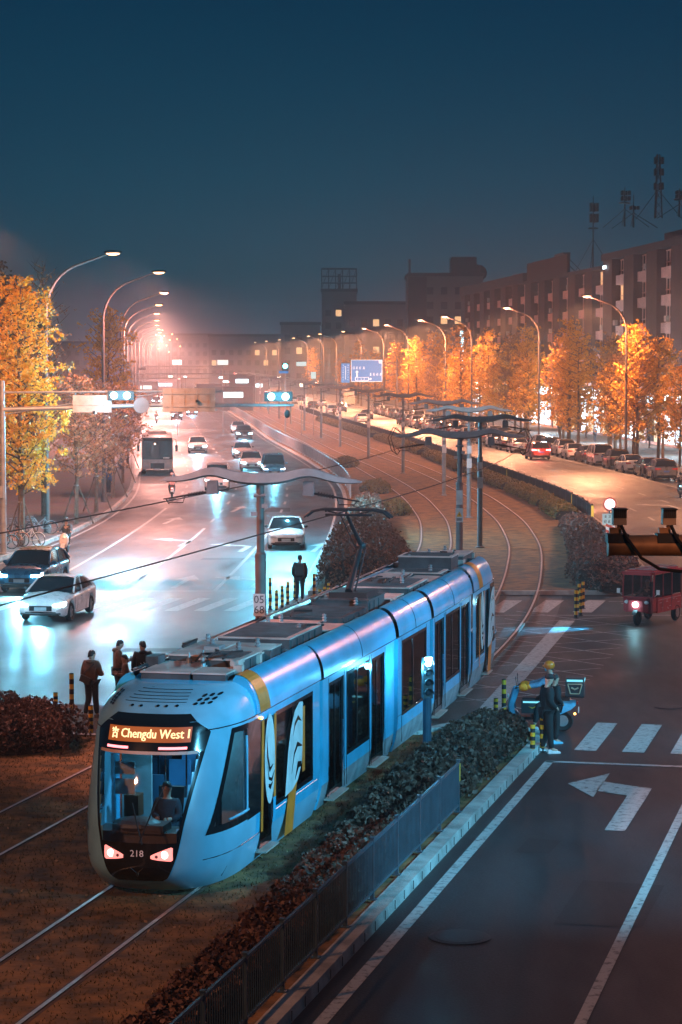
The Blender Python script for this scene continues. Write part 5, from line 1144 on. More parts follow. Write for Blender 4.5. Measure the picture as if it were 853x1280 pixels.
# --------------------------------------------------------------- tricycle
def tricycle():
    p = G(813,778); t = thing('tricycle', 'red three-wheeled cab with a cyan headlamp turning at the junction', 'tricycle', (p.x,p.y,.0), PI-R(30)); M_TR = mat('tricycle_red', (.36,.035,.04), .35, coat=.5)
    # faces +y; length 2.9, width 1.15
    o = MB(); o.bbox(-.58,.58,-1.45,.75,.42,.95); o.box((0,.92,.72),(1.1,.36,.46)); rows=[]
    for y,w_,z0,z1 in ((1.05,.50,.42,.98),(1.22,.42,.45,.95),(1.32,.28,.5,.88)): rows.append([(w_,y,z0),(w_,y,(z0+z1)/2),(w_*.9,y,z1),(-w_*.9,y,z1),(-w_,y,(z0+z1)/2),(-w_,y,z0)])
    o.grid(rows); o.poly(rows[-1]); o.build('body', M_TR, t)
    o = MB(); o.bbox(-.62,.62,-1.5,1.12,1.78,1.86); o.box((0,-.2,1.88),(1.0,2.2,.06)); o.box((0,1.16,1.82),(1.05,.16,.12)); rf = o.build('roof', M_TR, t)
    o = MB(); 
    for x in (-.25,.25): o.tube([(x,-1.3,1.94),(x,.8,1.94)],.02,5)
    for y in (-1.2,-.2,.7): o.tube([(-.5,y,1.93),(.5,y,1.93)],.018,5)
    o.build('roof_rack', M_GALV, rf)
    o = MB()
    for sx in (-1,1):
        for y in (1.03,.25,-.55,-1.42): o.tube([(sx*.57,y+(.07 if y > 1 else 0),.95),(sx*.57,y,1.8)],.03,6)
    o.tube([(-.57,1.1,.97),(.57,1.1,.97)],.03,6); o.build('pillar', M_TR, t)
    o = MB(); o.bbox(-.55,.55,1.075,1.085,1.0,1.76); o.build('windscreen', M_TGL, t)
    for sx in (-1,1):
        for a, b in ((.29,.98),(-.5,.2),(-1.37,-.6)): o = MB(); o.bbox(sx*.575-.004,sx*.575+.004,a,b,1.0,1.76); o.build('side_window', M_TGL, t)
        o = MB(); o.tube([(sx*.58,.28,.45),(sx*.59,.28,.95)],.01,4); o.tube([(sx*.58,-.52,.45),(sx*.59,-.52,.95)],.01,4); o.bbox(min(sx*.585,sx*.592),max(sx*.585,sx*.592),-1.4,.7,.86,.88)
        rr = random.Random(5)
        for i in range(10): yy = -1.3+rr.random()*1.8; zz = .5+rr.random()*.34; o.bbox(min(sx*.585,sx*.594),max(sx*.585,sx*.594),yy,yy+.08+rr.random()*.12,zz,zz+.025)
        o.build('side_lettering', mat('lettering_pale', (.5,.4,.4), .5), t)
        o = MB(); wheel(o,(sx*.52,-1.05,.29),.29,.07,18); w_ = o.build('wheel', M_TYRE, t, smooth=True); o = MB(); o.lathe([(.17,-.01),(.12,.02)],(sx*.59,-1.05,.29),12,'x'); o.build('rim', M_GALV, w_)
        o = MB(); o.tube([(sx*.57,1.05,1.0),(sx*.72,1.1,1.12)],.012,5); o.box((sx*.74,1.1,1.18),(.12,.03,.17)); o.build('mirror', M_WHITEP, t)
        o = MB(); o.ball((sx*.34,1.24,.82),(.12,.05,.07),10,6); o.build('side_lamp', M_WHITEP, t)
    o = MB(); wheel(o,(0,1.15,.28),.28,.055,18); o.build('wheel', M_TYRE, t, smooth=True)
    o = MB(); o.tube([(-.09,1.15,.28),(-.08,1.1,.7)],.025,6); o.tube([(.09,1.15,.28),(.08,1.1,.7)],.025,6); o.grid([[(x*.08,1.15+.33*math.cos(a),.28+.33*math.sin(a)) for x in (-1,0,1)] for a in [R(20+i*16) for i in range(9)]]); o.build('fork', M_DARK, t)
    o = MB(); o.ball((0,1.36,.74),(.10,.05,.09),12,8); o.build('headlight', M_CYAN, t)
    o = MB(); o.box((0,-.6,.7),(1.0,.5,.1)); o.box((0,-.85,1.05),(1.0,.08,.6)); o.box((0,.35,.85),(.5,.35,.1)); o.build('seat', M_BLACK, t)
    o = MB(); o.tube([(-.3,.75,1.12),(0,.85,1.1),(.3,.75,1.12)],.018,6); o.build('handlebar', M_DARK, t)
    person('driver in dark clothes sitting in the red three-wheeled cab', (p.x,p.y,.0), PI-R(30), (.02,.02,.025), (.02,.02,.02), (.3,.28,.27), (.05,.05,.05), {k:(v[0],v[1]+.62,v[2]+.02) for k,v in RIDE.items()}, .92)
    f = Vector((-math.sin(PI-R(30)), math.cos(PI-R(30)), 0)); q = Vector((p.x,p.y,.74))+f*1.5
    lamp('tricycle_beam','SPOT',q,(.05,.55,1.0),5200,.05,q+Vector((-4.6,-1.6,-.74)),R(34),.5)
tricycle()
# ---------------------------------------------------------- catenary masts
def gull(mb, half=2.5, zc=6.2):
    rows = []
    n = 36
    for i in range(n+1):
        x = -half+2*half*i/n; a = abs(x)/half; th = .03+.27*(1-a)**.5*(1 if a > .5 else 1); hump = .16*math.exp(-((a-.48)/.2)**2)-.12*max(0,a-.6)**1.0
        z = zc+hump; w_ = .10+.12*(1-a)
        rows.append([(x,-w_,z-th*.3),(x,-w_*.7,z+th*.5),(x,w_*.7,z+th*.5),(x,w_,z-th*.3),(x,w_*.5,z-th*.5),(x,-w_*.5,z-th*.5)])
    mb.grid(rows, True); mb.poly(rows[0]); mb.poly(rows[-1])
def mast(x, y, label, rz, i):
    t = thing('catenary_mast', label, 'mast', (x,y,.13), rz, 'catenary masts between the tram tracks')
    o = MB(); o.tube([(0,0,0),(0,0,4.35)],.135,14); o.tube([(0,0,4.35),(0,0,6.15)],.095,14); o.lathe([(.22,0),(.22,.05),(.15,.07)],n=14); o.lathe([(.14,4.30),(.14,4.38),(.1,4.42)],n=14); o.build('pole', M_GREYP if i else M_BRN, t, smooth=True)
    o = MB(); gull(o, 2.5, 6.2); arm = o.build('arm', mat('arm_paint', (.26,.275,.28), .5, .1), t, smooth=True)
    for sx in (-1,1):
        o = MB(); o.box((sx*1.2,0,5.98),(.28,.16,.34),taper=.85); o.build('bracket_box', M_GREYP, arm)
        o = MB(); o.tube([(sx*1.2,0,5.88),(sx*1.75,0,5.8),(sx*2.45,0,5.68)],[.03,.03,.015],6)
        for k in range(6): o.lathe([(.05,-.015),(.05,.015)],(sx*(1.45+k*.07),0,5.85-k*.012),8,'x')
        o.tube([(sx*2.4,0,5.7),(sx*2.3,0,5.56)],.014,5); o.tube([(sx*1.9,0,5.76),(sx*1.95,0,5.60),(sx*2.3,0,5.60)],.012,5); o.build('registration_arm', M_DARK, arm)
    o = MB()
    for z in (5.55,5.35): o.box((.12 if z > 5.4 else -.14,0,z),(.16,.16,.1)); 
    o.tube([(-.15,-.05,5.8),(.15,-.05,5.8)],.05,6); o.build('camera_cluster', M_GALV, t)
    if i >= 1:
        o = MB()
        for sx in (-1,1):
            o = MB()
            for k in range(2): o.tube([(sx*2.2,.05*k,6.25),(sx*(2.45+.1*k),0,6.5),(sx*(2.65+.1*k),0,6.1),(sx*(2.5+.12*k),0,5.6),(sx*2.4,0,5.45),(sx*2.28,0,5.62)],.018,5)
            if i == 1: o.build('hanging_cable', M_BLACK, arm)
    pl = MB(); zz = 3.15; pl.bbox(-.145,.145,-.15,-.142,zz-.27,zz+.27); plq = pl.build('number_plaque', mat('plaque_white', (.55,.53,.52), .5), t)
    if i == 0:
        a = MB()
        for s_, z in (('05',zz+.125),('68',zz-.125)): text_mb(s_,.27,a,Matrix.Translation((0,-.153,z)) @ Matrix.Rotation(PI/2,4,'X'))
        a.build('plaque_number', M_BLACK, plq)
    elif i == 1:
        a = MB(); a.poly([(-.11,-.153,zz-.06),(.11,-.153,zz-.06),(0,-.153,zz+.15)]); a.build('warning_triangle', M_YEL, plq); a = MB(); a.bbox(-.12,.12,-.15,-.142,3.55,4.1); a.build('number_plaque', mat('plaque_white', (.55,.53,.52), .5), t)
        a = MB(); a.poly([(.015,-.156,zz+.09),(-.03,-.156,zz+.02),(.005,-.156,zz+.02),(-.015,-.156,zz-.045),(.03,-.156,zz+.035),(0,-.156,zz+.035)]); a.bbox(-.1,.1,-.156,-.153,zz-.2,zz-.17); a.bbox(-.1,.1,-.156,-.153,zz-.15,zz-.125); a.build('warning_mark', M_BLACK, plq)
    else:
        a = MB(); a.bbox(-.12,.12,-.15,-.142,3.7,4.15); a.build('number_plaque', mat('plaque_white', (.55,.53,.52), .5), t)
    return t
mys = [58,91.7,116,138,160.5,192,221,251,279,309,340,372,405,440,480,520]
mlab = ['nearest catenary mast with the 05 68 plaque and gull-wing arm behind the tram','catenary mast with a yellow warning triangle behind the tram tail']
for i, y in enumerate(mys):
    x = -1.95 if i == 0 else fC(y); mast(x, y, mlab[i] if i < 2 else '%s catenary mast counted from the nearest, with a gull-wing arm' % ordn[i], tang(fC,y), i)
# contact wires
for off, l in ((-2.17,'black contact wire above the empty left-hand track'),(2.17,'black contact wire above the tram and the right-hand track')):
    o = MB(); pts = [p_+Vector((0,0,5.74 if off > 0 else 5.9)) for p_ in cpath(off,12,520)][::3]; o.tube(pts,.014,5); o.tube([q+Vector((.05,0,.0)) for q in pts],.012,5) if False else None
    tag(o.build('contact_wire', M_BLACK), l, 'overhead wire')
# ------------------------------------------------------------ street lamps
def street_lamp(x, y, rz, label, side, H=14.7, lit=True, grp='street lamps along the left pavement', reach=3.0, detail=True):
    """arm reaches towards local +x"""
    t = thing('street_lamp', label, 'street lamp', (x,y,.14), rz, grp)
    o = MB(); pts = [(0,0,0),(0,0,H-3.2)]
    for i in range(1,10): a = i/9*PI/2*.84; pts.append((2.35*(1-math.cos(a)),0,H-3.2+2.62*math.sin(a)))
    pts.append((reach+.35,0,H-.1))
    o.tube(pts,[.13,.10]+[.075]*9+[.05],10); o.lathe([(.2,0),(.2,.5),(.13,.6)],n=12); o.build('pole', M_BRN, t, smooth=True)
    o = MB(); o.ball((reach+.55,0,H-.02),(.5,.17,.10),12,6); hd = o.build('lamp_head', M_DARK, t, smooth=True)
    o = MB(); o.ball((reach+.55,0,H-.09),(.36,.14,.10),12,6); o.build('lens', M_LAMP, hd, smooth=True)
    return t
ly = [126,153,199,243,289,337,384,434,485,540,600,665,735]
lx = lambda y: fL(y)-1.1
lheads = []
for i, y in enumerate(ly):
    rz = tang(fL,y); x = lx(y) if i else -15.45
    street_lamp(x, y, rz, '%s tall curved street lamp from the camera on the left pavement' % ordn[i], -1); lheads.append((x+3.5*math.cos(rz), y+3.5*math.sin(rz)))
ry = [211,258,311,337,384,425,470,515,560,611,660,710,760,805,850,900,950]
rheads = []
for i, y in enumerate(ry):
    rz = PI+tang(fK,y); x = fK(y)+1.0; street_lamp(x, y, rz, '%s curved street lamp from the right edge, arm over the right road' % ordn[i], 1, grp='street lamps along the right pavement'); rheads.append((x-3.5*math.cos(rz-PI), y-3.5*math.sin(rz-PI)))
M_LEAFLIT = None
for i, (x, y) in enumerate(lheads): lamp('left_lamp_light','SPOT',(x,y,14.45),PINKS,(14000 if i < 3 else 62000),.25,(x,y,0),R(165),.5)
for i, (x, y) in enumerate(rheads[:6]): lamp('right_lamp_spill','POINT',(x,y,14.4),(1,.33,.20),3200,.25)
for i, (x, y) in enumerate(rheads): lamp('right_lamp_light','SPOT',(x,y,14.45),SODIUM,(27000 if i < 3 else 56000),.25,(x,y,0),R(165),.5)
# ------------------------------------------------------------------- trees
def leafmat(name, c1, c2, trans=.35):
    m = bpy.data.materials.new(name); m.use_nodes = True; nt = m.node_tree; N = nt.nodes; L = nt.links; b = N['Principled BSDF']; b.inputs['Roughness'].default_value = .6
    ge = N.new('ShaderNodeNewGeometry'); cr = N.new('ShaderNodeValToRGB'); e = cr.color_ramp.elements; e[0].color = (*c1,1); e[1].color = (*c2,1)
    L.new(ge.outputs['Random Per Island'], cr.inputs['Fac']); L.new(cr.outputs[0], b.inputs['Base Color'])
    tl = N.new('ShaderNodeBsdfTranslucent'); L.new(cr.outputs[0], tl.inputs['Color']); mx = N.new('ShaderNodeMixShader'); mx.inputs[0].default_value = trans
    L.new(b.outputs[0], mx.inputs[1]); L.new(tl.outputs[0], mx.inputs[2]); L.new(mx.outputs[0], N['Material Output'].inputs['Surface']); return m
M_GOLD = leafmat('golden_leaves', (.58,.25,.02), (.84,.46,.06)); M_RUST = leafmat('rusty_leaves', (.30,.15,.07), (.48,.26,.12))
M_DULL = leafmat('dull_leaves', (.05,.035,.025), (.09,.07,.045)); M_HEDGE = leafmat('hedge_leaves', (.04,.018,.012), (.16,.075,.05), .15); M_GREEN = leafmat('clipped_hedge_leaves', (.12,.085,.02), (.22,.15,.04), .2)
def leaves(mb, c, n, spread, size, rr, flat=.75):
    for _ in range(n):
        while True:
            p = Vector((rr.uniform(-1,1), rr.uniform(-1,1), rr.uniform(-1,1)))
            if p.length < 1: break
        q = Vector((c[0]+p.x*spread, c[1]+p.y*spread, c[2]+p.z*spread*flat))
        a = Vector((rr.gauss(0,1), rr.gauss(0,1), rr.gauss(0,1))).normalized(); b = a.orthogonal().normalized(); b.rotate(Matrix.Rotation(rr.random()*6.28,3,a)); s = size*rr.uniform(.6,1.3)
        d = a.cross(b)
        o = len(mb.v); mb.v.extend([tuple(q-b*s*.5), tuple(q+d*s*.35), tuple(q+b*s*.5), tuple(q-d*s*.35)]); mb.f.append((o,o+1,o+2,o+3)); mb.m.append(0)
def make_tree(name, label, loc, h, rad, lm, seed, nb=60, per=70, size=.16, base=.22, shape=1.0, clump=.5, grp=None, bare=False, droop=0.0):
    rr = random.Random(seed); t = thing(name, label, 'tree', loc, rr.random()*0, grp)
    tr = MB(); cr = MB(); k = h/12
    tp = [(0,0,-.1),(.03,.02,h*.3),(-.06,.05,h*.6),(.03,0,h*.97)]; tr.tube(tp,[.17*k,.13*k,.07*k,.012],8)
    def tp_at(f):
        f = min(.999,max(0,f))*3; i = int(f); a, b = Vector(tp[i]), Vector(tp[i+1]); return a+(b-a)*(f-i)
    for i in range(nb):
        f = base+(1-base)*((i+rr.random())/nb)**.92; a = i*2.399+rr.uniform(-.4,.4); prof = (math.sin(math.pi*min(1,((1-f)/(1-base))**.75*.62+.06)))**shape
        ln = rad*prof*rr.uniform(.65,1.12)+.15; up = rr.uniform(.35,.75)-droop
        p0 = tp_at(f); d = Vector((math.cos(a), math.sin(a), up)).normalized(); p1 = p0+d*ln*.6; p2 = p0+d*ln+Vector((0,0,.12*ln))
        tr.tube([p0,p1,p2],[.035*k+.008,.02*k+.004,.006],5)
        if bare and rr.random() < .5: 
            for _ in range(3): e = p1+Vector((rr.uniform(-.5,.5),rr.uniform(-.5,.5),rr.uniform(.4,1.0))); tr.tube([p1,e],[.012,.004],4)
            continue
        nn = int(per*(.4+ln/rad)); m_ = max(3, int(4+ln*2.2))
        for s_ in range(m_):
            c = p0+d*ln*(.25+.8*s_/m_)+Vector((rr.gauss(0,.28),rr.gauss(0,.28),rr.gauss(0,.20))); leaves(cr, c, int(nn/m_*rr.uniform(.5,1.5)), clump*rr.uniform(.28,.55), size, rr)
    if not bare: leaves(cr, tp_at(.98), int(per*.6), .35, size, rr, 1.2)
    tr.build('trunk', M_BARK, t, smooth=True)
    if cr.f: cr.build('crown', lm, t)
    return t
def gt(px, py, z=.14): p = G(px,py,z); return (p.x,p.y,z)
make_tree('golden_tree','big golden tree over the parked bicycles at the left edge', gt(27,682), 13.0, 2.5, M_GOLD, 1, 74, 135, .17, .20, .75, .8)
make_tree('golden_tree','golden tree behind the cyan signal lamps on the left pavement', gt(137,607), 12.6, 2.6, M_GOLD, 2, 62, 100, .2, .30, .8, .7)
make_tree('golden_tree','golden tree at the very left edge of the photograph behind the pale pole', (gt(-14,664)[0],gt(-14,664)[1],.14), 10.5, 2.4, M_GOLD, 3, 60, 90, .18, .22, .8, .7)
for i, (px, py, h, l) in enumerate(((96,655,8.0,'small dull leafed tree with wooden stakes in the cyan haze, nearest of its row'),(121,640,7.5,'small staked tree second from the camera beyond the golden tree'),(142,622,7.2,'small staked tree third in the row along the left kerb'),(154,604,7.0,'small staked tree fourth in the row beside the coach'),(160,585,7.0,'small staked tree fifth in the row level with the coach roof'))):
    make_tree('young_tree', l, gt(px,py), h, 1.9, M_RUST, 20+i, 45, 60, .17, .33, .7, .6, 'young staked trees on the left pavement')
def tripod(px, py, label):
    p = gt(px,py); t = thing('tree_stake_tripod', label, 'tree stakes', p, 0, 'wooden stake tripods round the pavement trees')
    for k in range(3): a = 2*PI*k/3+.5; o = MB(); o.tube([(1.0*math.cos(a),1.0*math.sin(a),0),(.06*math.cos(a),.06*math.sin(a),2.3)],[.045,.04],6); o.build('stake', M_BARK, t)
    o = MB(); o.lathe([(.14,2.1),(.15,2.14),(.14,2.18)],n=12); o.build('tie', M_GALV, t)
for (px,py), l in zip(((27,682),(96,655),(121,640),(142,622),(154,604),(160,585)),('wooden stakes round the big golden tree','wooden stakes round the nearest young tree','wooden stakes round the second young tree','wooden stakes round the third young tree','wooden stakes round the fourth young tree','wooden stakes round the fifth young tree')): tripod(px,py,l)
bare_ = make_tree('bare_tree','tall nearly bare tree with upright stems at the left edge', (-20.5,131,.14), 16.5, 2.2, M_RUST, 31, 70, 22, .16, .3, .8, .6, 'bare trees behind the left pavement', bare=True)
copy_thing(bare_, (-17.2,139,.14), 1.4, 'second bare tree standing between the golden trees', None, .9)
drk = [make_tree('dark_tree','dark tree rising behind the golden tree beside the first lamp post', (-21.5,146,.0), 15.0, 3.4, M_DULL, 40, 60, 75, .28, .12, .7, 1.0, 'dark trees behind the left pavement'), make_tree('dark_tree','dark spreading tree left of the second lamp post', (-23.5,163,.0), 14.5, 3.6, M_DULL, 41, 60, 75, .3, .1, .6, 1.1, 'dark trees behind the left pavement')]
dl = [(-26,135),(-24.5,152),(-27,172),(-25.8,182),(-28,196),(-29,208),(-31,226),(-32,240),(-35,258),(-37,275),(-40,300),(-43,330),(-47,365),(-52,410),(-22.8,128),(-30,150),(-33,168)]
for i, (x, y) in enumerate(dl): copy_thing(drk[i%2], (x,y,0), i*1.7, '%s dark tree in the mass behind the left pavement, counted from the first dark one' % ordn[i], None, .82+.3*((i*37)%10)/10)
# right row of golden trees, four crowns shared between them
gv = [make_tree('golden_tree','large golden tree at the right edge beside the parked cars', (28.3,214,.14), 11.0, 2.8, M_GOLD, 50, 46, 62, .27, .2, .75, .8, 'golden trees along the right pavement'),
      make_tree('golden_tree','tall golden tree behind the second lamp on the right', (23.4,246,.14), 13.2, 2.5, M_GOLD, 51, 48, 60, .27, .18, .85, .7, 'golden trees along the right pavement'),
      make_tree('golden_tree','rusty golden tree with drooping boughs right of the blue sign', (16.2,325,.14), 14.0, 2.7, M_GOLD, 52, 50, 60, .27, .15, .9, .7, 'golden trees along the right pavement', droop=.15),
      make_tree('rusty_tree','rusty brown tree among the golden ones on the right pavement', (26.5,232,.14), 11.5, 2.5, M_RUST, 53, 42, 55, .27, .2, .7, .8, 'rusty trees along the right pavement')]
rt = [(0,31,207,.95),(3,29.8,222,.9),(3,24.3,262,.98),(0,22.6,275,1.0),(3,21.5,288,1.05),(1,20.6,300,.85),(2,18.5,312,.8),(1,12.6,354,.98),(3,14.2,345,.9),(2,9.2,383,.92),(1,5.2,425,.92),(2,-5.3,500,.95),(0,27.3,224,.8),(3,26.0,252,.85),(1,-8.5,545,.8),(2,2.0,455,.8),(0,19,296,.9),(3,12.0,370,.85),(1,33.5,212,.9),(2,-15,620,.9)]
rt += [((0,1,3,0,2,1,0)[j%7],0,203+j*9.5+(j*5%4),.78+.05*(j*3%5)) for j in range(24)]
for i, (k, x, y, s) in enumerate(rt): copy_thing(gv[k], (fK(y)+2.2+(i%3)*.9 if i > 2 else x, y, .14), i*2.1, '%s %s tree in the further part of the right-hand row' % (ordn[i] if i < 26 else 'infill '+ordn[i-26], ('golden','golden','golden','rusty')[k]), None, s)
# ------------------------------------------------------------ hedges, bushes
def bush(name, label, cat, loc, rx, ry, h, n, size, m, seed, core=True, grp=None, rz=0):
    rr = random.Random(seed); t = thing(name, label, cat, loc, rz, grp); cr = MB()
    for _ in range(n):
        a = rr.random()*2*PI; q = rr.random()**.5; 
        lump = 1+.14*math.sin(a*5+seed)+.1*math.sin(a*11+seed*2); x = rx*q*math.cos(a)*lump; y = ry*q*math.sin(a)*lump
        top = h*(1-q**3.2)**.5*(1+.14*math.sin(x*3.1+seed)*math.cos(y*2.7)+.08*math.sin(x*7)*math.sin(y*6)); z = top*(1-rr.random()**2.2*.7)*1.0+.03
        leaves(cr, (x,y,z), 1, .07, size, rr)
    cr.build('foliage', m, t)
    o = MB(); rows = []
    for i in range(7):
        ph = PI/2*i/6; rows.append([(rx*.86*math.cos(ph)**.5*math.cos(2*PI*k/20), ry*.86*math.cos(ph)**.5*math.sin(2*PI*k/20), h*.82*math.sin(ph)) for k in range(20)])
    o.grid(rows, True); o.build('twig_mass', mat('twigs', (.02,.015,.011), .95, var=.4, scale=8, bump=1), t)
    return t
# long hedge beside the tram
def band_hedge(name, label, path, wd, h, n, size, m, seed, grp=None, origin=None):
    """path: list of (Vector, half width, height)"""
    rr = random.Random(seed); o0 = origin or path[0][0]; t = thing(name, label, 'hedge', tuple(o0), 0, grp); cr = MB(); L_ = len(path)-1
    cum = [(path[i+1][0]-path[i][0]).length for i in range(L_)]; tot = sum(cum)
    for _ in range(n):
        d = rr.random()*tot; i = 0
        while i < L_-1 and d > cum[i]: d -= cum[i]; i += 1
        f = d/cum[i]; p = path[i][0].lerp(path[i+1][0], f); hw = path[i][1]+(path[i+1][1]-path[i][1])*f; hh = path[i][2]+(path[i+1][2]-path[i][2])*f
        dr = (path[i+1][0]-path[i][0]).normalized(); nn = Vector((dr.y,-dr.x,0)); q = rr.uniform(-1,1)
        s_ = 1+.12*math.sin(p.y*2.1)*math.sin(q*4+seed)+.10*math.sin(p.y*5.3+q*7)
        top = hh*(1-abs(q)**4)**.5*s_; z = top*(1-rr.random()**2.5*.75)+.02
        w2 = p-o0+nn*q*hw*(1+.08*math.sin(p.y*3+seed)); leaves(cr, (w2.x,w2.y,z), 1, .06, size, rr)
    cr.build('foliage', m, t); o = MB(); rows = []
    for (p, hw, hh) in path:
        i = path.index((p,hw,hh)); dr = (path[min(i+1,L_)][0]-path[max(i-1,0)][0]).normalized(); nn = Vector((dr.y,-dr.x,0)); rows.append([tuple(p-o0+nn*hw*a+Vector((0,0,hh*b))) for a,b in ((-.85,0),(-.85,.6),(-.5,.84),(.5,.84),(.85,.6),(.85,0))])
    o.grid(rows); o.poly(rows[0]); o.poly(rows[-1]); o.build('twig_mass', mat('twigs', (.02,.015,.011), .95, var=.4, scale=8, bump=1), t); return t
hp = []
for u, v0, v1, hh in ((24,-9.9,-8.9,.35),(30,-9.9,-8.9,.38),(36,-10.0,-8.85,.42),(41,-10.1,-8.8,.46),(46,-10.3,-8.75,.52),(49,-10.4,-8.6,.58),(53,-10.4,-8.5,.6),(56,-10.3,-8.5,.58),(57.6,-10.15,-8.8,.45)): hp.append((UV(u,(v0+v1)/2,.15),(v1-v0)/2,hh))
band_hedge('hedge','long dark reddish hedge between the tram and the kerb fence', hp, 0, 0, 46000, .10, M_HEDGE, 3)
bush('bush','large dark bush at the bottom left beside the striped bollards','bush',(-8.0,56.2,.15),1.85,2.0,.98,14000,.085,M_HEDGE,5)
pb = [(Vector((fR(y)+o,y,.13)),w_,h_) for y,o,w_,h_ in ((93.6,2.1,.5,.35),(95.5,2.1,1.7,1.35),(99,2.2,2.0,1.7),(104,2.0,1.8,1.8),(110,1.7,1.4,1.7),(118,1.6,1.2,1.6),(128,1.5,1.0,1.5),(138,1.5,.9,1.3))]
band_hedge('hedge','bushy reddish hedge at the nose of the median left of the pantograph', pb, 0,0, 30000, .13, leafmat('reddish_leaves', (.10,.05,.03), (.24,.12,.08), .2), 8)
pb = [(Vector((fF(y)-o,y,.13)),w_,h_) for y,o,w_,h_ in ((93.6,1.9,.5,.35),(95.5,1.9,1.4,1.15),(99,1.9,1.5,1.3),(105,1.7,1.2,1.15),(112,1.6,1.1,.95),(122,1.5,1.0,.8),(131,1.4,.9,.65))]
band_hedge('hedge','dull hedge beside the round sign and the red three-wheeled cab', pb, 0,0, 22000, .13, leafmat('dull_red_leaves', (.09,.06,.05), (.24,.14,.11), .2), 9)
for j, (ya, yb, l) in enumerate(((136,147,'clipped hedge block nearest along the right road barrier'),(148.5,166,'clipped hedge second along the right road barrier'),(168,190,'clipped hedge third along the right road barrier'),(193,225,'clipped hedge fourth along the right road barrier'),(230,275,'clipped hedge fifth along the right road barrier'),(282,360,'clipped hedge furthest along the right road barrier'))):
    n = 5; pb = [(Vector((fF(ya+(yb-ya)*i/n)-1.5,ya+(yb-ya)*i/n,.13)),.8,.6) for i in range(n+1)]; band_hedge('hedge', l, pb,0,0, int(800*(yb-ya)**.9), .15, M_GREEN, 11+j, 'clipped hedges along the right road barrier')
for j, (y, o, l) in enumerate(((142,3.0,'low round bush beside the left track near the second mast'),(165,2.4,'low bush beside the road barrier beyond the mast arm'),(205,2.6,'small bush on the turf by the far part of the road barrier'))): bush('bush', l, 'bush', (fR(y)+o,y,.13), 1.0, 3.2, .75, 3500, .14, M_GREEN, 60+j, grp='low bushes on the turf')
# grass and fallen leaves on the near turf
rr = random.Random(12); g = MB()
for _ in range(42000):
    u = 30+27*rr.random(); v = -23+14.4*rr.random()
    if u > 54.6 and v < -18: continue
    if min(abs(v+13.1),abs(v+11.6),abs(v+17.45),abs(v+15.95)) < .13: continue
    q = UV(u,v,.142); a = rr.random()*6.28; s = rr.uniform(.02,.055); dx, dy = math.cos(a)*.012, math.sin(a)*.012
    o = len(g.v); g.v.extend([(q.x-dx,q.y-dy,q.z),(q.x+dx,q.y+dy,q.z),(q.x+rr.uniform(-.03,.03),q.y+rr.uniform(-.03,.03),q.z+s)]); g.f.append((o,o+1,o+2)); g.m.append(0)
tag(g.build('grass', leafmat('grass_blades', (.05,.035,.012), (.13,.09,.03), .2)), kind='stuff')
g = MB()
for _ in range(700):
    u = 32+24*rr.random(); v = -22+13.4*rr.random()
    if u > 54.6 and v < -18: continue
    q = UV(u,v,.16); leaves(g, (q.x,q.y,q.z), 1, .01, .07, rr)
tag(g.build('fallen_leaves', leafmat('fallen_leaf', (.25,.12,.05), (.45,.3,.18), .1)), kind='stuff')
# ------------------------------------------------------------------ fences
M_FB = mat('fence_blue_grey', (.05,.085,.11), .45, .3)
f = thing('kerb_fence','dark blue-grey railing with upright bars along the kerb of the near road','fence',tuple(UV(46.7,-8.47,.2)),A13)
u = 46.7; k = 0
while u > 18:
    v_ = 46.7-u; o = MB(); o.bbox(-.03,.03,-v_-.03,-v_+.03,0,1.04); o.box((0,-v_,.01),(.14,.14,.02)); o.bbox(-.04,.04,-v_-.04,-v_+.04,1.04,1.06); o.build('post', M_FB, f)
    if k == 0: o = MB(); o.bbox(.031,.04,-.03,.03,.62,.98); o.bbox(-.03,.03,.031,.04,.62,.98); o.build('reflector', mat('reflector_yellow', (.8,.4,.03), .4), f)
    o = MB(); o.bbox(-.022,.022,-v_-1.97,-v_-.03,.95,1.0); o.bbox(-.022,.022,-v_-1.97,-v_-.03,.12,.16)
    for i in range(17): o.tube([(0,-v_-.11-i*.112,.16),(0,-v_-.11-i*.112,.95)],.011,5,False)
    o.build('railing_panel', M_FB, f); u -= 2.0; k += 1
def barrier(name, label, fx, ya, yb, h, m, mp_, step=3.0, solid=False, refl=None):
    f = thing(name, label, 'fence', (fx(ya),ya,.14)); y = ya; n = 0; bx, by = fx(ya), ya
    while y < yb and n < 98:
        st_ = step if y < 300 else step*2; a = (fx(y)-bx,y-by); b = (fx(y+st_)-bx,y+st_-by); o = MB(); d = Vector((b[0]-a[0],b[1]-a[1],0)); an = math.atan2(d.y,d.x); c = ((a[0]+b[0])/2,(a[1]+b[1])/2); Lg = d.length
        rm = Matrix.Rotation(an,3,'Z')
        o.box((c[0],c[1],h-.03),(Lg-.06,.05,.06),rm); o.box((c[0],c[1],.15),(Lg-.06,.04,.05),rm)
        nb = int(Lg/(.14 if y < 230 else .3))
        for i in range(nb): q = Vector((a[0],a[1],0))+d*((i+.5)/nb); o.tube([q+Vector((0,0,.17)),q+Vector((0,0,h-.06))],.02 if not solid else .04,4,False)
        o.build('railing_panel', m, f); o = MB(); o.box((a[0],a[1],h/2+.03),(.09,.09,h+.06)); o.build('post', mp_, f)
        if refl and any(abs(y-r_) < step/2 for r_ in refl): o = MB(); o.box((a[0]+.02,a[1]-.06,h*.62),(.14,.03,.62)); o.build('reflector', glow('yellow_reflector_glow', (.9,.55,.08), .9), f)  # reflector plates emit in place of light thrown back
        y += st_; n += 1
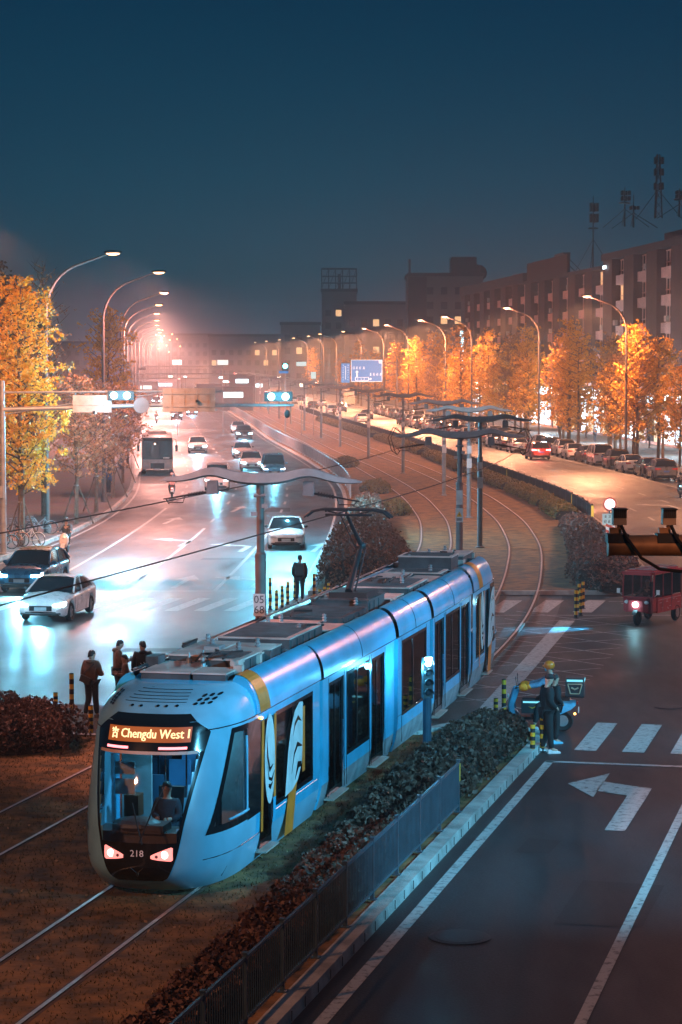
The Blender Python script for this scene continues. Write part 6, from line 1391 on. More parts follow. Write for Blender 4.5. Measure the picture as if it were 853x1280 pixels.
barrier('road_barrier','pale grey steel railing along the kerb between the left road and the turf', lambda y: fR(y)+.5, 158, 520, 1.15, M_GALV, M_GALV)
barrier('road_barrier','low dark barrier with yellow reflectors along the edge of the right road', lambda y: fF(y)-.25, 134.5, 430, .95, M_DARK, M_DARK, solid=True, refl=(135.5,147,160,179))
# ---------------------------------------------------------------- bollards
def bollard0(label, loc):
    t = thing('bollard', label, 'bollard', loc, 0, 'black and yellow striped bollards'); h = 1.0
    o = MB(); n = 8
    for i in range(n):
        o.mi = i % 2; z0 = h*i/n; o.lathe([(.058,z0),(.058,z0+h/n)],n=16)
    o.mi = 0; o.lathe([(.06,h),(.05,h+.02),(.01,h+.03)],n=16); o.build('striped_post', [M_BLACK, M_YEL], t, smooth=True); o = MB(); o.lathe([(.10,0),(.10,.02),(.06,.03)],n=14); o.build('base_plate', M_DARK, t); return t
bl = [(114,921,.75,'bollard beside the tram nose, right of the man with the sling bag'),(90,893,1.05,'tall bollard left of the man with the sling bag'),(70,898,.65,'short bollard between the bush and the tall bollard'),(49,899,.55,'bollard mostly hidden behind the bottom left bush'),
 (338,762,1.15,'tallest bollard of the island, next to the mast'),(346,764,.75,'low bollard second from the mast on the island'),(353,760,.8,'low bollard third from the mast on the island'),(360,756,.85,'bollard fourth from the mast on the island'),(369,750,.9,'bollard touching the waiting person with the backpack'),
 (393,751,1.0,'bollard right of the waiting person, against the bush'),(400,757,.6,'short bollard just left of the tram roof gear'),(406,757,.7,'bollard at the left of the pair behind the pantograph base'),(411,752,.7,'bollard at the right of the pair behind the pantograph base'),
 (720,773,1.0,'leftmost front bollard of the cluster before the red cab'),(726,770,.95,'bollard in the middle of the cluster before the red cab'),(724,764,1.0,'bollard at the back left of the cluster before the red cab'),(729,761,1.0,'bollard at the back right of the cluster before the red cab'),
 (630,896,.95,'tall bollard in front of the delivery scooter wheel'),(620,903,.6,'short bollard left of the delivery scooter'),(612,911,.5,'low bollard poking over the hedge end'),(666,946,.75,'bollard at the kerb corner beside the flat-capped man'),(678,940,.85,'bollard between the kerb corner bollard and the flat-capped man')]
first = None
for px, py, s, l in bl:
    p = G(px,py)
    if first is None: first = bollard0(l, (p.x,p.y,.01)); first.scale = (1,1,s)
    else: c = copy_thing(first, (p.x,p.y,.01), 0, l); c.scale = (1,1,s)
# ------------------------------------------------ signals, gantries, signs
M_SGN = mat('sign_back', (.48,.36,.30), .5, .2, var=.1)
q = G(534,960,.14)
t = thing('tram_signal','short tram signal with a glowing cyan lamp on top, standing in the hedge','traffic signal',(q.x,q.y,.14),R(13))
o = MB(); o.tube([(0,0,0),(0,0,1.6)],.10,12); o.build('pole', mat('signal_post', (.02,.05,.08), .5), t); o = MB(); o.box((0,0,2.02),(.22,.18,.9),taper=.95); hs = o.build('signal_housing', M_DARK, t)
for i in range(4):
    z = 2.36-i*.22; o = MB(); o.grid([[(.10*math.cos(a),-.09-.12*d,z+.10*math.sin(a)) for a in [R(-20+k*22) for k in range(11)]] for d in (0,1)]); o.build('lamp_visor', M_DARK, hs)
    o = MB(); o.ball((0,-.09,z),(.075,.035,.075),12,6); o.build('lamp', M_CYAN if i == 0 else mat('lens_dark2', (.02,.03,.04), .15), hs)
o = MB(); o.box((0,-.105,2.46),(.16,.05,.05)); o.build('status_lamp', M_CYAN, hs)
lamp('tram_signal_glow','POINT',(q.x-.05,q.y-.42,2.52),(.1,.6,1.0),50,.06); lamp('tram_signal_glow','POINT',(q.x-.35,q.y+.3,2.35),(.1,.6,1.0),55,.06)
def signal_pair(parent_loc, label, cols, sx=.55, face=-1):
    t = thing('traffic_signal', label, 'traffic signal', parent_loc, 0)
    o = MB(); o.box((0,.06,0),(sx*2.2,.14,.44)); hs = o.build('signal_housing', M_DARK, t)
    for i, c in enumerate(cols):
        o = MB(); o.ball(((i-(len(cols)-1)/2)*sx*1.1,face*.13,0),(.17,.05,.17),14,8); o.build('lamp', c, hs)
    return t
# left gantry
q = G(5,692,.14); gx, gy = q.x, q.y
t = thing('sign_gantry','pale steel pole at the left edge carrying the long arm over the left road','gantry',(gx,gy,.14))
o = MB(); o.tube([(0,0,0),(0,0,8.1)],[.15,.11],12); o.lathe([(.28,0),(.28,.05)],n=12); o.build('pole', M_GALV, t, smooth=True); arm_z = 7.0
o = MB(); o.tube([(0,0,6.75),(7,0,6.95),(13.6,0,6.95)],[.12,.10,.06],10); o.tube([(0,0,7.55),(7.6,0,7.6),(10.3,0,7.6)],.05,8); o.tube([(0,0,6.5),(3,0,7.0),(7,0,7.45)],.03,6)
for x in (3.4,4.9,7.8,9.9): o.tube([(x,0,6.9),(x,0,7.6)],.03,6)
ar = o.build('arm', M_GALV, t, smooth=True)
o = MB(); o.bbox(7.5,9.95,-.16,-.12,6.65,7.75); 
for z in (6.9,7.5): o.bbox(7.55,9.9,-.22,-.16,z-.03,z+.03)
for x in (7.9,8.5,9.1,9.7): o.bbox(x-.02,x+.02,-.2,-.16,6.7,7.7)
o.build('sign_panel', M_SGN, ar)
o = MB(); o.bbox(3.3,5.1,-.16,-.12,6.62,7.42); o.bbox(3.3,5.1,-.2,-.16,6.95,7.0); o.build('sign_panel', mat('sign_back_pale', (.5,.45,.42), .5, .2), ar)
o = MB(); o.lathe([(.38,-.02),(.38,.02)],(6.5,-.14,6.95),20,'y'); o.build('round_sign_back', mat('sign_back_grey', (.22,.18,.18), .6), ar)
o = MB(); o.box((4.3,-.2,6.62),(.12,.4,.14)); o.box((9.1,-.35,7.15),(.1,.4,.12)); o.ball((13.3,-.05,6.55),(.14,.1,.2)); o.build('camera', M_DARK, ar)
o = MB(); o.box((-.15,-.1,2.9),(.4,.25,.55)); o.build('control_box', M_GALV, t)
M_CY2 = glow('cyan_beacon', (.40,.9,1.0), 14)
signal_pair((gx+5.55,gy-.3,7.55),'pair of glaring cyan lamps on the left gantry in front of the golden tree',[M_CY2,M_CY2],.55)
signal_pair((gx+12.9,gy-.3,7.5),'pair of glaring white lamps at the end of the gantry arm over the road',[M_CY2,M_CY2],.6)
for x in (5.55,12.9): lamp('signal_glare','POINT',(gx+x,gy-1.6,7.5),COOL,300,.15)
lamp('added_halo_light','POINT',(gx+5.0,gy+7,6.5),COOL,5000,.15); lamp('added_halo_light','POINT',(gx+13.2,gy+10,6.5),COOL,9000,.15)  # unseen point lights added behind the gantry for a cyan halo
# further gantries
def far_gantry(label, y, xa, xb, h, pole=-1, sig=None):
    t = thing('sign_gantry', label, 'gantry', (xa if pole < 0 else xb, y, .1), 0, 'gantries further up the roads'); w_ = xb-xa; s_ = 1 if pole < 0 else -1
    o = MB(); o.tube([(0,0,0),(0,0,h+.4)],.14,8); o.build('pole', M_GALV, t); o = MB(); o.tube([(0,0,h),(s_*w_,0,h)],.08,6); o.tube([(0,0,h-.6),(s_*w_*.8,0,h-.6)],.05,6); 
    for i in range(5): o.tube([(s_*w_*.16*(i+.5),0,h-.6),(s_*w_*.16*(i+.5),0,h)],.03,4)
    o.build('arm', M_GALV, t); return t
far_gantry('thin gantry across the far part of the left road', 330, fL(330)-1, fR(330)-3, 7.2)
far_gantry('distant gantry seen over the first one, between the far lamps', 420, fL(420)-1, fR(420)-1, 8.0)
signal_pair((-34.6,418,7.7),'far signal with unlit lamps on the distant gantry',[M_DARK,M_DARK],.6)
# blue direction sign over the right road
YD = 400.0; q = Vector((fK(YD)+.8, YD, .14)); M_SB = mat('sign_blue_glow', (.002,.07,.25), .5, var=.03, emit=(.0,.28,.72), es=.62); M_SW = mat('sign_white_glow', (.5,.6,.68), .4, emit=(.6,.8,.9), es=.7)  # sign faces given a glow of their own to look brightly lit
t = thing('direction_sign','large blue direction sign with white arrows hanging over the right road','road sign',tuple(q))
sx0 = (439-426.5)/3000*YD-q.x; sx1 = (478-426.5)/3000*YD-q.x
o = MB(); o.tube([(0,0,0),(0,0,9.2)],[.2,.14],10); o.tube([(0,0,8.6),(sx0-1.5,0,8.6)],.08,8); o.tube([(0,0,6.7),(sx0-.3,0,6.7)],.07,8); o.build('pole', M_BRN, t)
pz0, pz1 = 5.45, 9.1
o = MB(); o.bbox(sx0,sx1,-.2,-.15,pz0,pz1); pn = o.build('sign_panel', M_SB, t)
def bar(mb, x0, x1, z0_, z1_, y=-.215): mb.bbox(min(x0,x1),max(x0,x1),y,y+.012,min(z0_,z1_),max(z0_,z1_))
o = MB()
for a in ((sx0,sx1,pz1-.09,pz1),(sx0,sx1,pz0,pz0+.09),(sx0,sx0+.09,pz0,pz1),(sx1-.09,sx1,pz0,pz1),(sx1-.58,sx1-.05,pz1-.6,pz1-.05)): bar(o,*a)
W_ = sx1-sx0; X = lambda f: sx0+W_*f; Z = lambda f: pz1-(pz1-pz0)*f
bar(o,X(.17),X(.21),Z(.55),Z(.80)); o.poly([(X(.13),-.216,Z(.57)),(X(.25),-.216,Z(.57)),(X(.19),-.216,Z(.48))])
for a in ((.13,.55,.79,.81),(.13,.55,.93,.95),(.13,.15,.79,.95),(.55,.57,.80,.94)): bar(o,X(a[0]),X(a[1]),Z(a[2]),Z(a[3]))
bar(o,X(.57),X(.62),Z(.86),Z(.89)); o.poly([(X(.61),-.216,Z(.81)),(X(.61),-.216,Z(.93)),(X(.67),-.216,Z(.87))])
o.build('sign_arrows', M_SW, pn)
def glyphs(mb, x, z, n, s, gap, seed, y=-.216, vert=False):
    rr = random.Random(seed)
    for i in range(n):
        cx, cz = (x, z-i*gap) if vert else (x+i*gap, z); t_ = s*.13
        for k in range(3): zz = cz-s*.45+s*.45*k; bar(mb, cx-s*.42*rr.uniform(.6,1), cx+s*.42*rr.uniform(.6,1), zz-t_/2, zz+t_/2, y-.001*k)
        for k in range(2): xx = cx+rr.uniform(-.35,.35)*s; bar(mb, xx-t_/2, xx+t_/2, cz-s*.5, cz+s*.5*rr.uniform(.2,1), y-.004)
o = MB(); glyphs(o,X(.09),Z(.37),4,.40,.55,5); glyphs(o,X(.63),Z(.66),4,.40,.55,6); glyphs(o,X(.22),Z(.87),3,.26,.54,7); o.build('sign_characters', M_SW, pn)
o = MB(); o.bbox(sx0-1.65,sx0-.2,-.2,-.15,5.3,8.5); p2 = o.build('lane_sign_panel', M_SB, t); o = MB(); glyphs(o,sx0-1.3,8.2,7,.22,.40,8,vert=True); glyphs(o,sx0-.5,8.2,7,.22,.40,9,vert=True); bar(o,sx0-.95,sx0-.85,5.8,7.9); bar(o,sx0-1.1,sx0-.85,7.9,8.0); o.build('lane_sign_characters', M_SW, p2)
# further signal with cyan light and small white signs
q = Vector(((357-426.5)/3000*300,300,.14))
t = thing('traffic_signal','far traffic signal glowing turquoise above the small blue plate','traffic signal',(q.x,q.y,.14)); o = MB(); o.tube([(0,0,0),(0,0,8.6)],.1,8); o.build('pole', M_GALV, t)
o = MB(); o.box((0,0,8.2),(.8,.2,1.0)); h_ = o.build('signal_housing', M_DARK, t); o = MB(); o.ball((0,-.14,8.3),(.26,.06,.26),14,8); o.build('lamp', glow('turquoise_signal', (.1,1.0,.85), 55), h_); o = MB(); o.bbox(-.8,.4,-.15,-.1,7.4,7.7); o.build('name_plate', M_SB, h_)
for (px, py, w_, h_, l) in ((377,455,1.2,.5,'small white plate sign left of the blue direction sign'),(392,469,.6,.8,'white rectangular sign beside the far golden tree'),(222,453,1.1,.6,'tiny lit green-white sign far up the left road'),(279,453,1.3,.6,'white lit sign far beyond the gantry')):
    Y = 290; x = (px-426.5)/3000*Y; z = 9.2+(450-py)/(3000/Y); t = thing('plate_sign', l, 'road sign', (x,Y,.1)); o = MB(); o.tube([(0,.1,0),(0,.1,z)],.05,6); o.build('pole', M_GALV, t); o = MB(); o.bbox(-w_/2,w_/2,-.03,.02,z-.1-h_/2,z-.1+h_/2); o.build('panel', mat('lit_plate', (.5,.5,.5), .4, emit=(.7,.95,.9), es=.7), t)
# round no-entry style sign with chevron plate on the median nose
q = Vector((12.0,107,.13)); t = thing('median_sign','glaring round white sign with red rim above a white plate and a red striped board','road sign',tuple(q),R(0)); M_RF = glow('retroreflect_glow', (1,.93,.92), 1.5); M_RR = mat('sign_red_glow', (.6,.08,.05), .4, emit=(1,.2,.15), es=.3)  # disc, plate and board emit in place of light they throw back
o = MB(); o.tube([(0,0,0),(0,0,2.9)],.04,8); o.build('pole', M_GALV, t); o = MB(); o.lathe([(.30,-.01),(.30,.01)],(0,-.06,2.65),24,'y'); r_ = o.build('sign_disc', M_RR, t); o = MB(); o.lathe([(.24,-.012),(.24,.012)],(0,-.075,2.65),24,'y'); o.build('disc_face', M_RF, r_)
o = MB(); o.bbox(-.33,.25,-.07,-.05,1.72,2.22); pl = o.build('plate', mat('plate_pale_blue_glow', (.4,.5,.52), .4, emit=(.7,.9,.95), es=.4), t); o = MB(); glyphs(o,-.2,2.1,3,.12,.19,4,y=-.082); glyphs(o,-.2,1.88,2,.12,.19,5,y=-.082); o.build('plate_characters', M_DARK, pl)
o = MB(); o.bbox(-.17,.23,-.07,-.05,.95,1.68); bd = o.build('striped_board', mat('board_white_glow', (.6,.58,.58), .4, emit=(1,.95,.95), es=.5), t); o = MB()
for k in range(3): z = 1.0+k*.26; o.poly([(-.17,-.076,z+.14),(-.17,-.076,z+.27),(.23,-.076,z+.08),(.23,-.076,z-.05)])
o.build('board_stripe', M_RR, bd)
# near camera beam at the right edge
M_BEAM = mat('beam_paint', (.42,.22,.10), .5, .2, var=.25, scale=6); Y = 27.0; zb = 9.2+(450-682)/(3000/Y)+.0; x0 = (763-426.5)/3000*Y
t = thing('camera_gantry','thick orange-lit horizontal beam with two cameras reaching in from the right edge','gantry',(5.6,Y,0)); d0 = x0-5.6
o = MB(); o.tube([(0,0,0),(0,0,zb+.5)],[.16,.13],14); o.build('pole', M_GALV, t)
o = MB(); o.tube([(d0,0,zb),(0,0,zb)],[.115,.13],20); o.tube([(d0-.02,0,zb),(d0+.01,0,zb)],.125,20); bm_ = o.build('beam', M_BEAM, t, smooth=True)
for k, px in enumerate((775,837)):
    x = (px-426.5)/3000*Y-5.6; o = MB(); o.box((x-.02,0,zb+.085),(.24,.25,.10)); o.build('clamp', M_DARK, bm_)
    o = MB(); o.box((x,0,zb+.32),(.15,.16,.17)); cm = o.build('camera', mat('camera_case', (.6,.42,.28), .5), bm_); o = MB(); o.box((x,-.03,zb+.415),(.16,.24,.015))
    for j in range(7): o.box((x-.066+j*.022,-.092,zb+.36),(.012,.012,.09))
    o.box((x,-.084,zb+.36),(.148,.006,.09)); o.build('sun_shield', M_DARK, cm)
    o = MB(); o.tube([(x,0,zb+.25),(x,0,zb+.13)],.025,8); o.box((x-.06,0,zb+.17),(.10,.08,.06)); o.build('bracket', M_BEAM, cm)
    o = MB(); o.tube([(x,-.2,zb+.24),(x+.06,-.25,zb+.1),(x+.22,-.28,zb-.12),(x+.42,-.3,zb-.24),(x+.66,-.3,zb-.27),(x+.95,-.28,zb-.2),(x+1.2,-.2,zb-.1)],.019,8); o.build('cable', M_BLACK, bm_)
# ---------------------------------------------------------------- buildings
M_BRD = mat('dark_brick', (.05,.028,.034), .85, var=.3, scale=.6); M_SPN = mat('spandrel_panel', (.68,.46,.42), .8, var=.15, scale=.4); M_WALL = mat('plaster_wall', (.5,.33,.32), .9, var=.2, scale=.3)
M_WG = mat('window_glass', (.03,.045,.06), .12, var=.3, coat=.4); M_ROOF = mat('roof_slab', (.035,.035,.045), .9)
M_WLIT = glow('lit_window', (1,.55,.25), 1.1); M_WCOOL = glow('lit_window_cool', (.5,.7,1), .35)
def block(name, label, ya, yb, H, floors, off=18, depth=16, bays=5, seed=1, par=.8, endwall=0):
    A = Vector((fK(ya)+off,ya,.1)); B = Vector((fK(yb)+off,yb,.1)); L_ = (B-A).length; t = bpy.data.objects.new(name, None); COL.objects.link(t); t.matrix_world = frame(A, B-A); tag(t, label, 'building', None)
    rr = random.Random(seed); o = MB(); o.bbox(0,L_,.0,depth,0,H); o.build('wall', M_WALL, t); o = MB(); o.bbox(-.2,L_+.2,-1.5,depth+.2,H,H+par); o.build('roof', M_ROOF, t)
    p = (L_-endwall)/bays; fh = (H-6)/floors; o = MB(); sp_ = MB()
    pier_n = 0
    if endwall: e = MB(); e.bbox(L_-endwall,L_,-1.6,0,0,H-.02); e.build('end_wall', M_SPN, t)
    for i in range(bays):
        x0 = i*p; o = MB(); o.bbox(x0,x0+p*.44,-1.25,.0,5.6,H-.01); o.build('pier', M_BRD, t)
        for f_ in range(floors): z = 6+f_*fh; sp_.bbox(x0+p*.44+.02,x0+p-.02,-.75,-.0,z-.1,z+fh*.34)
    sp_.build('spandrel_band', M_SPN, t); n = 0
    for i in range(bays):
        x0 = i*p+p*.44
        for f_ in range(floors):
            for k in range(2):
                if n >= 96: break
                wx = x0+.3+k*(p*.28); ww = p*.28-.5; z0 = 6+f_*fh+fh*.36; z1 = 6+(f_+1)*fh-.15; o = MB(); o.bbox(wx,wx+ww,-.12,-.02,z0,z1); lit = rr.random()
                wn = o.build('window', M_WLIT if lit < .06 else (M_WCOOL if lit < .13 else M_WG), t); o = MB()
                for xx in (wx,wx+ww/2,wx+ww): o.bbox(xx-.06,xx+.06,-.2,-.125,z0,z1)
                for zz in (z0,z0+(z1-z0)*.3,z1): o.bbox(wx-.06,wx+ww+.06,-.26,-.21,zz-.06,zz+.06)
                o.build('frame', M_SPN, wn); n += 1
    for i in range(bays*3):
        b_ = rr.randrange(bays); f_ = rr.randrange(floors); x0 = b_*p+p*.44+rr.choice((.6,p*.28,p*.42)); z = 6+f_*fh+fh*.36; a = MB(); a.box((x0+.5,-1.0,z+.35),(.95,.4,.65)); a.lathe([(.24,-1.215),(.22,-1.22)],(x0+.4,0,z+.35),10,'y'); a.build('air_conditioner', M_GALV, t)
    return t, L_
blA, LA = block('office_block','long dark brick block with pale window bays at the right edge, under the tallest masts', 305, 200, 21.6, 5, bays=8, seed=3, endwall=0)
blB, LB = block('office_block','dark brick block below the roof hoarding on the right', 366, 305.6, 20.6, 5, bays=5, seed=4, par=.4)
blC, LC = block('office_block','furthest brick block of the right-hand row with a dark parapet', 442, 366.6, 20.8, 5, bays=6, seed=5, par=1.5)
o = MB(); o.bbox(2,36,-1.3,-.9,20.95,23.6); hd = o.build('roof_hoarding', mat('hoarding', (.035,.02,.028), .8), blB); o = MB()
for i in range(9): o.tube([(3+i*4,-.9,23.0),(3+i*4,1.2,20.9)],.07,5)
o.bbox(27,34,-1.5,-.5,23.62,23.9); o.build('brace', M_DARK, hd)
pA = blA.matrix_world
o = MB(); o.bbox(-2,LA,7,15.9,22.41,25.2); o.bbox(12,LA,9,15,25.2,26.2); o.build('roof_house', mat('roof_house', (.10,.075,.085), .9), blA)
o = MB(); o.bbox(1.5,3.5,-1.6,-1.55,20.5,20.9); o.build('roof_lamp', glow('roof_lamp', (.7,.9,1), 5), blA)
# shops along the foot of the row
rr = random.Random(21)
def shops(label, ya, yb, seed, n):
    A = Vector((fK(ya)+13.5,ya,.14)); B = Vector((fK(yb)+13.5,yb,.14)); L_ = (B-A).length; t = bpy.data.objects.new('shop_row', None); COL.objects.link(t); t.matrix_world = frame(A,B-A); tag(t,label,'shops'); rr = random.Random(seed); p = L_/n
    o = MB(); o.bbox(0,L_,.0,4.2,0,6.2); o.build('wall', M_WALL, t); o = MB(); o.bbox(0,L_,-1.2,.3,3.75,3.95); o.build('canopy', M_DARK, t)
    cols = [(.55,.9,1.0),(1,.95,.85),(.6,.85,1.0),(1,.55,.35),(.8,.95,1)]
    for i in range(n):
        x0 = i*p; c = cols[rr.randrange(5)]
        o = MB(); o.bbox(x0+.2,x0+p-.2,-.35,-.05,4.15,5.7); sg = o.build('shop_sign', mat('sign_board_%d' % (i%3), ((.03,.05,.08),(.1,.03,.03),(.05,.05,.05))[i%3], .5), t); o = MB(); m_ = max(2,int((p-.8)/1.25)); glyphs(o, x0+.9, 4.92, m_, 1.0, (p-.9)/m_, seed*50+i, y=-.38); o.build('sign_characters', glow('shop_glyph_%d' % (int(c[0]*10)*10+int(c[2]*10)), c, 11), sg)
        for k in range(2):
            o = MB(); wx = x0+.3+k*p*.48; o.bbox(wx,wx+p*.42,-.06,-.02,.3,3.4); lit = rr.random(); w_ = o.build('window', glow('shop_window_%d' % int(lit*3), ((.6,.85,1),(1,.75,.5),(.8,.92,1))[int(lit*3)], (2.6,1.2,5)[int(lit*3)]) if lit > .15 else M_WG, t)
            o = MB(); o.bbox(wx-.05,wx+.05,-.1,-.065,.3,3.4); o.bbox(wx+p*.42,wx+p*.42+.1,-.1,-.065,.3,3.4); o.bbox(wx,wx+p*.42,-.1,-.065,2.6,2.7); o.build('frame', M_DARK, w_)
    return t
shops('lit shop fronts with white and cyan signs behind the nearest golden trees', 262, 205, 2, 8); shops('lit shop fronts behind the middle of the right-hand tree row', 322, 263, 3, 7); shops('far lit shop fronts near the blue vertical sign', 400, 323, 4, 7)
for x, y, c_, e_ in ((fK(225)+9,225,(.6,.85,1),3500),(fK(262)+9,262,(.7,.88,1),3800),(fK(300)+9,300,(.6,.85,1),3800)): lamp('shop_light','POINT',(x,y,4.3),c_,e_,1.0)
q = Vector((fK(330)+8,330,.14)); t = thing('vertical_sign','tall narrow sign of cyan characters glowing among the golden trees','shop sign',(576.5/3000*0+(577-426.5)/3000*330,330,.14)); o = MB(); o.tube([(0,.2,0),(0,.2,13)],.1,6); o.build('pole', M_DARK, t); o = MB(); o.bbox(-.45,.45,-.1,.1,7.4,13.2); b_ = o.build('sign_board', mat('sign_board_2', (.05,.05,.05), .5), t); o = MB(); glyphs(o,0,12.7,7,.62,.8,77,y=-.14,vert=True); o.build('sign_characters', glow('cyan_characters', (.4,.85,1), 7), b_)
# far blocks
def farblock(name, label, xa, xb, y, H, depth=25, m=None, extra=None, rows=0, lab='building'):
    t = thing(name, label, lab, ((xa+xb)/2,y,0)); w_ = xb-xa; o = MB(); o.bbox(-w_/2,w_/2,0,depth,0,H); o.build('wall', m or mat('far_wall', (.16,.15,.16), .9, var=.2, scale=.1), t); o = MB(); o.bbox(-w_/2-.3,w_/2+.3,-.3,depth,H,H+.8); o.build('roof', M_ROOF, t)
    if extra: extra(t, w_, H)
    o = MB(); rr = random.Random(int(H*10)); o.mi = 0; n_ = 0
    fl = int((H-4)/3.4); cn = int(w_/3)
    for i in range(fl):
        for k in range(cn):
            if n_ >= 60: break
            o = MB(); o.bbox(-w_/2+1+k*(w_-1)/cn,-w_/2+1+k*(w_-1)/cn+1.5,-.06,-.01,4+i*3.4,5.7+i*3.4); o.build('window', M_WLIT if rr.random() < .05 else M_WG, t); n_ += 1
    return t
def penth(t, w_, H):
    o = MB(); o.bbox(w_*.08,w_*.42,2,12,H+.8,H+4.6); o.ball((w_*.45,6,H+1),(2.2,2,2.0)); o.bbox(-w_/2,-w_/2+.5,0,.5,H,H+4); o.build('roof_house', M_ROOF, t)
    o = MB(); o.bbox(-w_/2-.1,-w_/2+4.2,-.4,-.02,0,H-.1); o.build('dark_wall_strip', M_BRD, t)
farblock('apartment_tower','plain grey block with a roof house behind the far end of the brick row', 15.7, 33, 560, 28.6, extra=penth)
def framew(t, w_, H):
    o = MB()
    for x in [-w_/2+w_*i/5 for i in range(6)]:
        o.tube([(x,0,H+.8),(x,0,H+6.2)],.16,5); o.tube([(x,5,H+.8),(x,5,H+6.2)],.12,5)
    for z in (H+2.4,H+4.2,H+6.2): o.tube([(-w_/2,0,z),(w_/2,0,z)],.12,5); o.tube([(-w_/2,5,z),(w_/2,5,z)],.1,5)
    for i in range(5): a = -w_/2+w_*i/5; o.tube([(a,0,H+.8),(a+w_/5,0,H+6.2)],.08,4)
    o.bbox(-.4,.5,1,2,H+.8,H+4.8); o.build('roof_frame', M_DARK, t)
farblock('tower_block','distant block carrying an open steel frame on its roof', -5.2, 4.2, 650, 27.6, extra=framew)
farblock('market_hall','long low distant hall right of the framed tower', 1, 20, 600, 23.0)
farblock('office_block','low distant block left of the framed tower', -16, -5.6, 640, 18.5); farblock('office_block','low hazy block beyond the far row of lamps', -44, -20, 800, 17)
farblock('office_block','faint hazy block on the horizon above the left road', -95, -52, 960, 19); farblock('office_block','faint low block on the horizon left of the road', -110, -82, 850, 15)
# lit low shops and canopies far up the left road
for i, (px, Y, w_, h_, z, c, e_, l) in enumerate(((292,430,7,1.6,2.4,(.8,.95,1),5,'white lit canopy front beyond the end of the gantry sign'),(262,470,5,1.5,2.6,(.9,.95,1),4,'small lit shop front above the far barrier'),(303,470,5,1.3,4.6,(.75,.93,1),5,'lit sign front over the far crossing'),(205,560,8,1.2,3.0,(.85,.9,1),4,'lit kiosk front far up the left road'),(183,520,5,1.3,2.8,(1,.9,.85),3,'small lit booth beyond the coach'),(320,520,6,1.3,3.2,(.8,.95,1),4,'far lit booth near the turquoise signal'))):
    x = (px-426.5)/3000*Y; t = thing('lit_booth', l, 'booth', (x,Y,.1)); o = MB(); o.bbox(-w_/2,w_/2,0,3,0,z+h_+.4); o.build('wall', mat('far_wall', (.16,.15,.16), .9), t); o = MB(); o.bbox(-w_/4,w_/4,-.08,-.02,z,z+h_*.6); o.build('lit_front', glow('booth_light_%d' % i, c, e_*.45), t)
rr = random.Random(44); cols_ = [((.8,.95,1),'white'),((1,.5,.3),'amber'),((.4,.85,1),'cyan'),((1,.25,.2),'red'),((1,.85,.65),'cream')]
for i in range(26):
    Y = rr.uniform(430,800); px = rr.uniform(170,350) if i % 3 else rr.uniform(350,520); x = (px-426.5)/3000*Y; z = rr.uniform(1.6,4.8); c_, cn_ = cols_[rr.randrange(5)]
    t = thing('lit_sign', '%s of the small distant lit signs over the road, glowing %s' % (ordn[i], cn_), 'lit sign', (x,Y,.1), 0, 'small lit signs in the far haze'); o = MB(); o.tube([(0,.1,0),(0,.1,z)],.06,5); o.build('pole', M_DARK, t); o = MB(); s_ = rr.uniform(.25,.9); o.bbox(-s_,s_,-.05,.05,z,z+rr.uniform(.3,.6)); o.build('lit_panel', glow('lit_'+cn_, c_, 7), t)
# antennas on the roof
def antenna(label, px, ytop, Yd, base_z, kind):
    x = (px-426.5)/3000*Yd; H = 9.2+(450-ytop)/(3000/Yd)-base_z; t = thing('antenna_mast', label, 'antenna mast', (x,Yd,base_z), 0, 'antenna masts on the roofs')
    o = MB(); 
    if kind == 'lattice':
        for a in (0,2.09,4.19): o.tube([(.55*math.cos(a),.55*math.sin(a),0),(.2*math.cos(a),.2*math.sin(a),H)],.09,5)
        for k in range(int(H/1.1)):
            z = k*1.1; r0 = .55-.35*z/H; o.tube([(r0,0,z),(-r0*.5,r0*.87,z+1.1)],.04,4); o.tube([(-r0*.5,-r0*.87,z),(r0,0,z+1.1)],.04,4)
    else: o.tube([(0,0,0),(0,0,H)],[.13,.06],6)
    for a in (.3,2.4,4.5): o.tube([(0,0,H*.45),(3.2*math.cos(a),3.2*math.sin(a),0)],.05,4)
    o.build('mast', M_DARK, t); o = MB()
    for lv in ((.9,.72,.5) if kind == 'lattice' else ((.86,.72) if kind == 'pole' else (.6,))):
        for a in (0,2.09,4.19,1.0): 
            o.box((.55*math.cos(a),.55*math.sin(a),H*lv),(.32,.2,H*.11),rzm(a)); o.tube([(0,0,H*lv),(.5*math.cos(a),.5*math.sin(a),H*lv)],.04,4)
    o.build('antenna_panel', M_DARK, t)
    if kind == 'pole': o = MB(); o.lathe([(.6,0),(.75,.1),(.6,.2)],(0,0,H*.58),10); o.build('platform', M_DARK, t)
antenna('tallest lattice antenna mast crowded with panels on the right roof', 820, 195, 290, 26.2, 'lattice'); antenna('single antenna pole with a platform above the roof hoarding', 740, 247, 318, 20.5, 'pole')
antenna('thin antenna mast first left of the tallest one', 779, 236, 290, 25.2, 'pole'); antenna('thin guyed antenna mast just left of the tallest one', 790, 245, 292, 25.2, 'thin'); antenna('thin antenna mast at the right edge of the roof', 847, 237, 288, 26.2, 'pole')
# pedestrians on the pavements
for i, (px, py, c, l) in enumerate(((744,553,(.05,.05,.06),'person in black walking past the lit shops behind the white sedan'),(733,549,(.1,.06,.05),'person standing in front of the lit shop door'),(700,545,(.06,.08,.1),'person walking beside the second right-hand lamp post'),(812,560,(.04,.04,.05),'person near the right edge under the large golden tree'),(136,618,(.04,.10,.22),'person in blue standing between the young trees on the left pavement'))):
    q = gt(px,py); person(l, q, R(40+i*70), c, (.03,.03,.04), (.012,.01,.01), (.1,.1,.1), {}, 1.0)
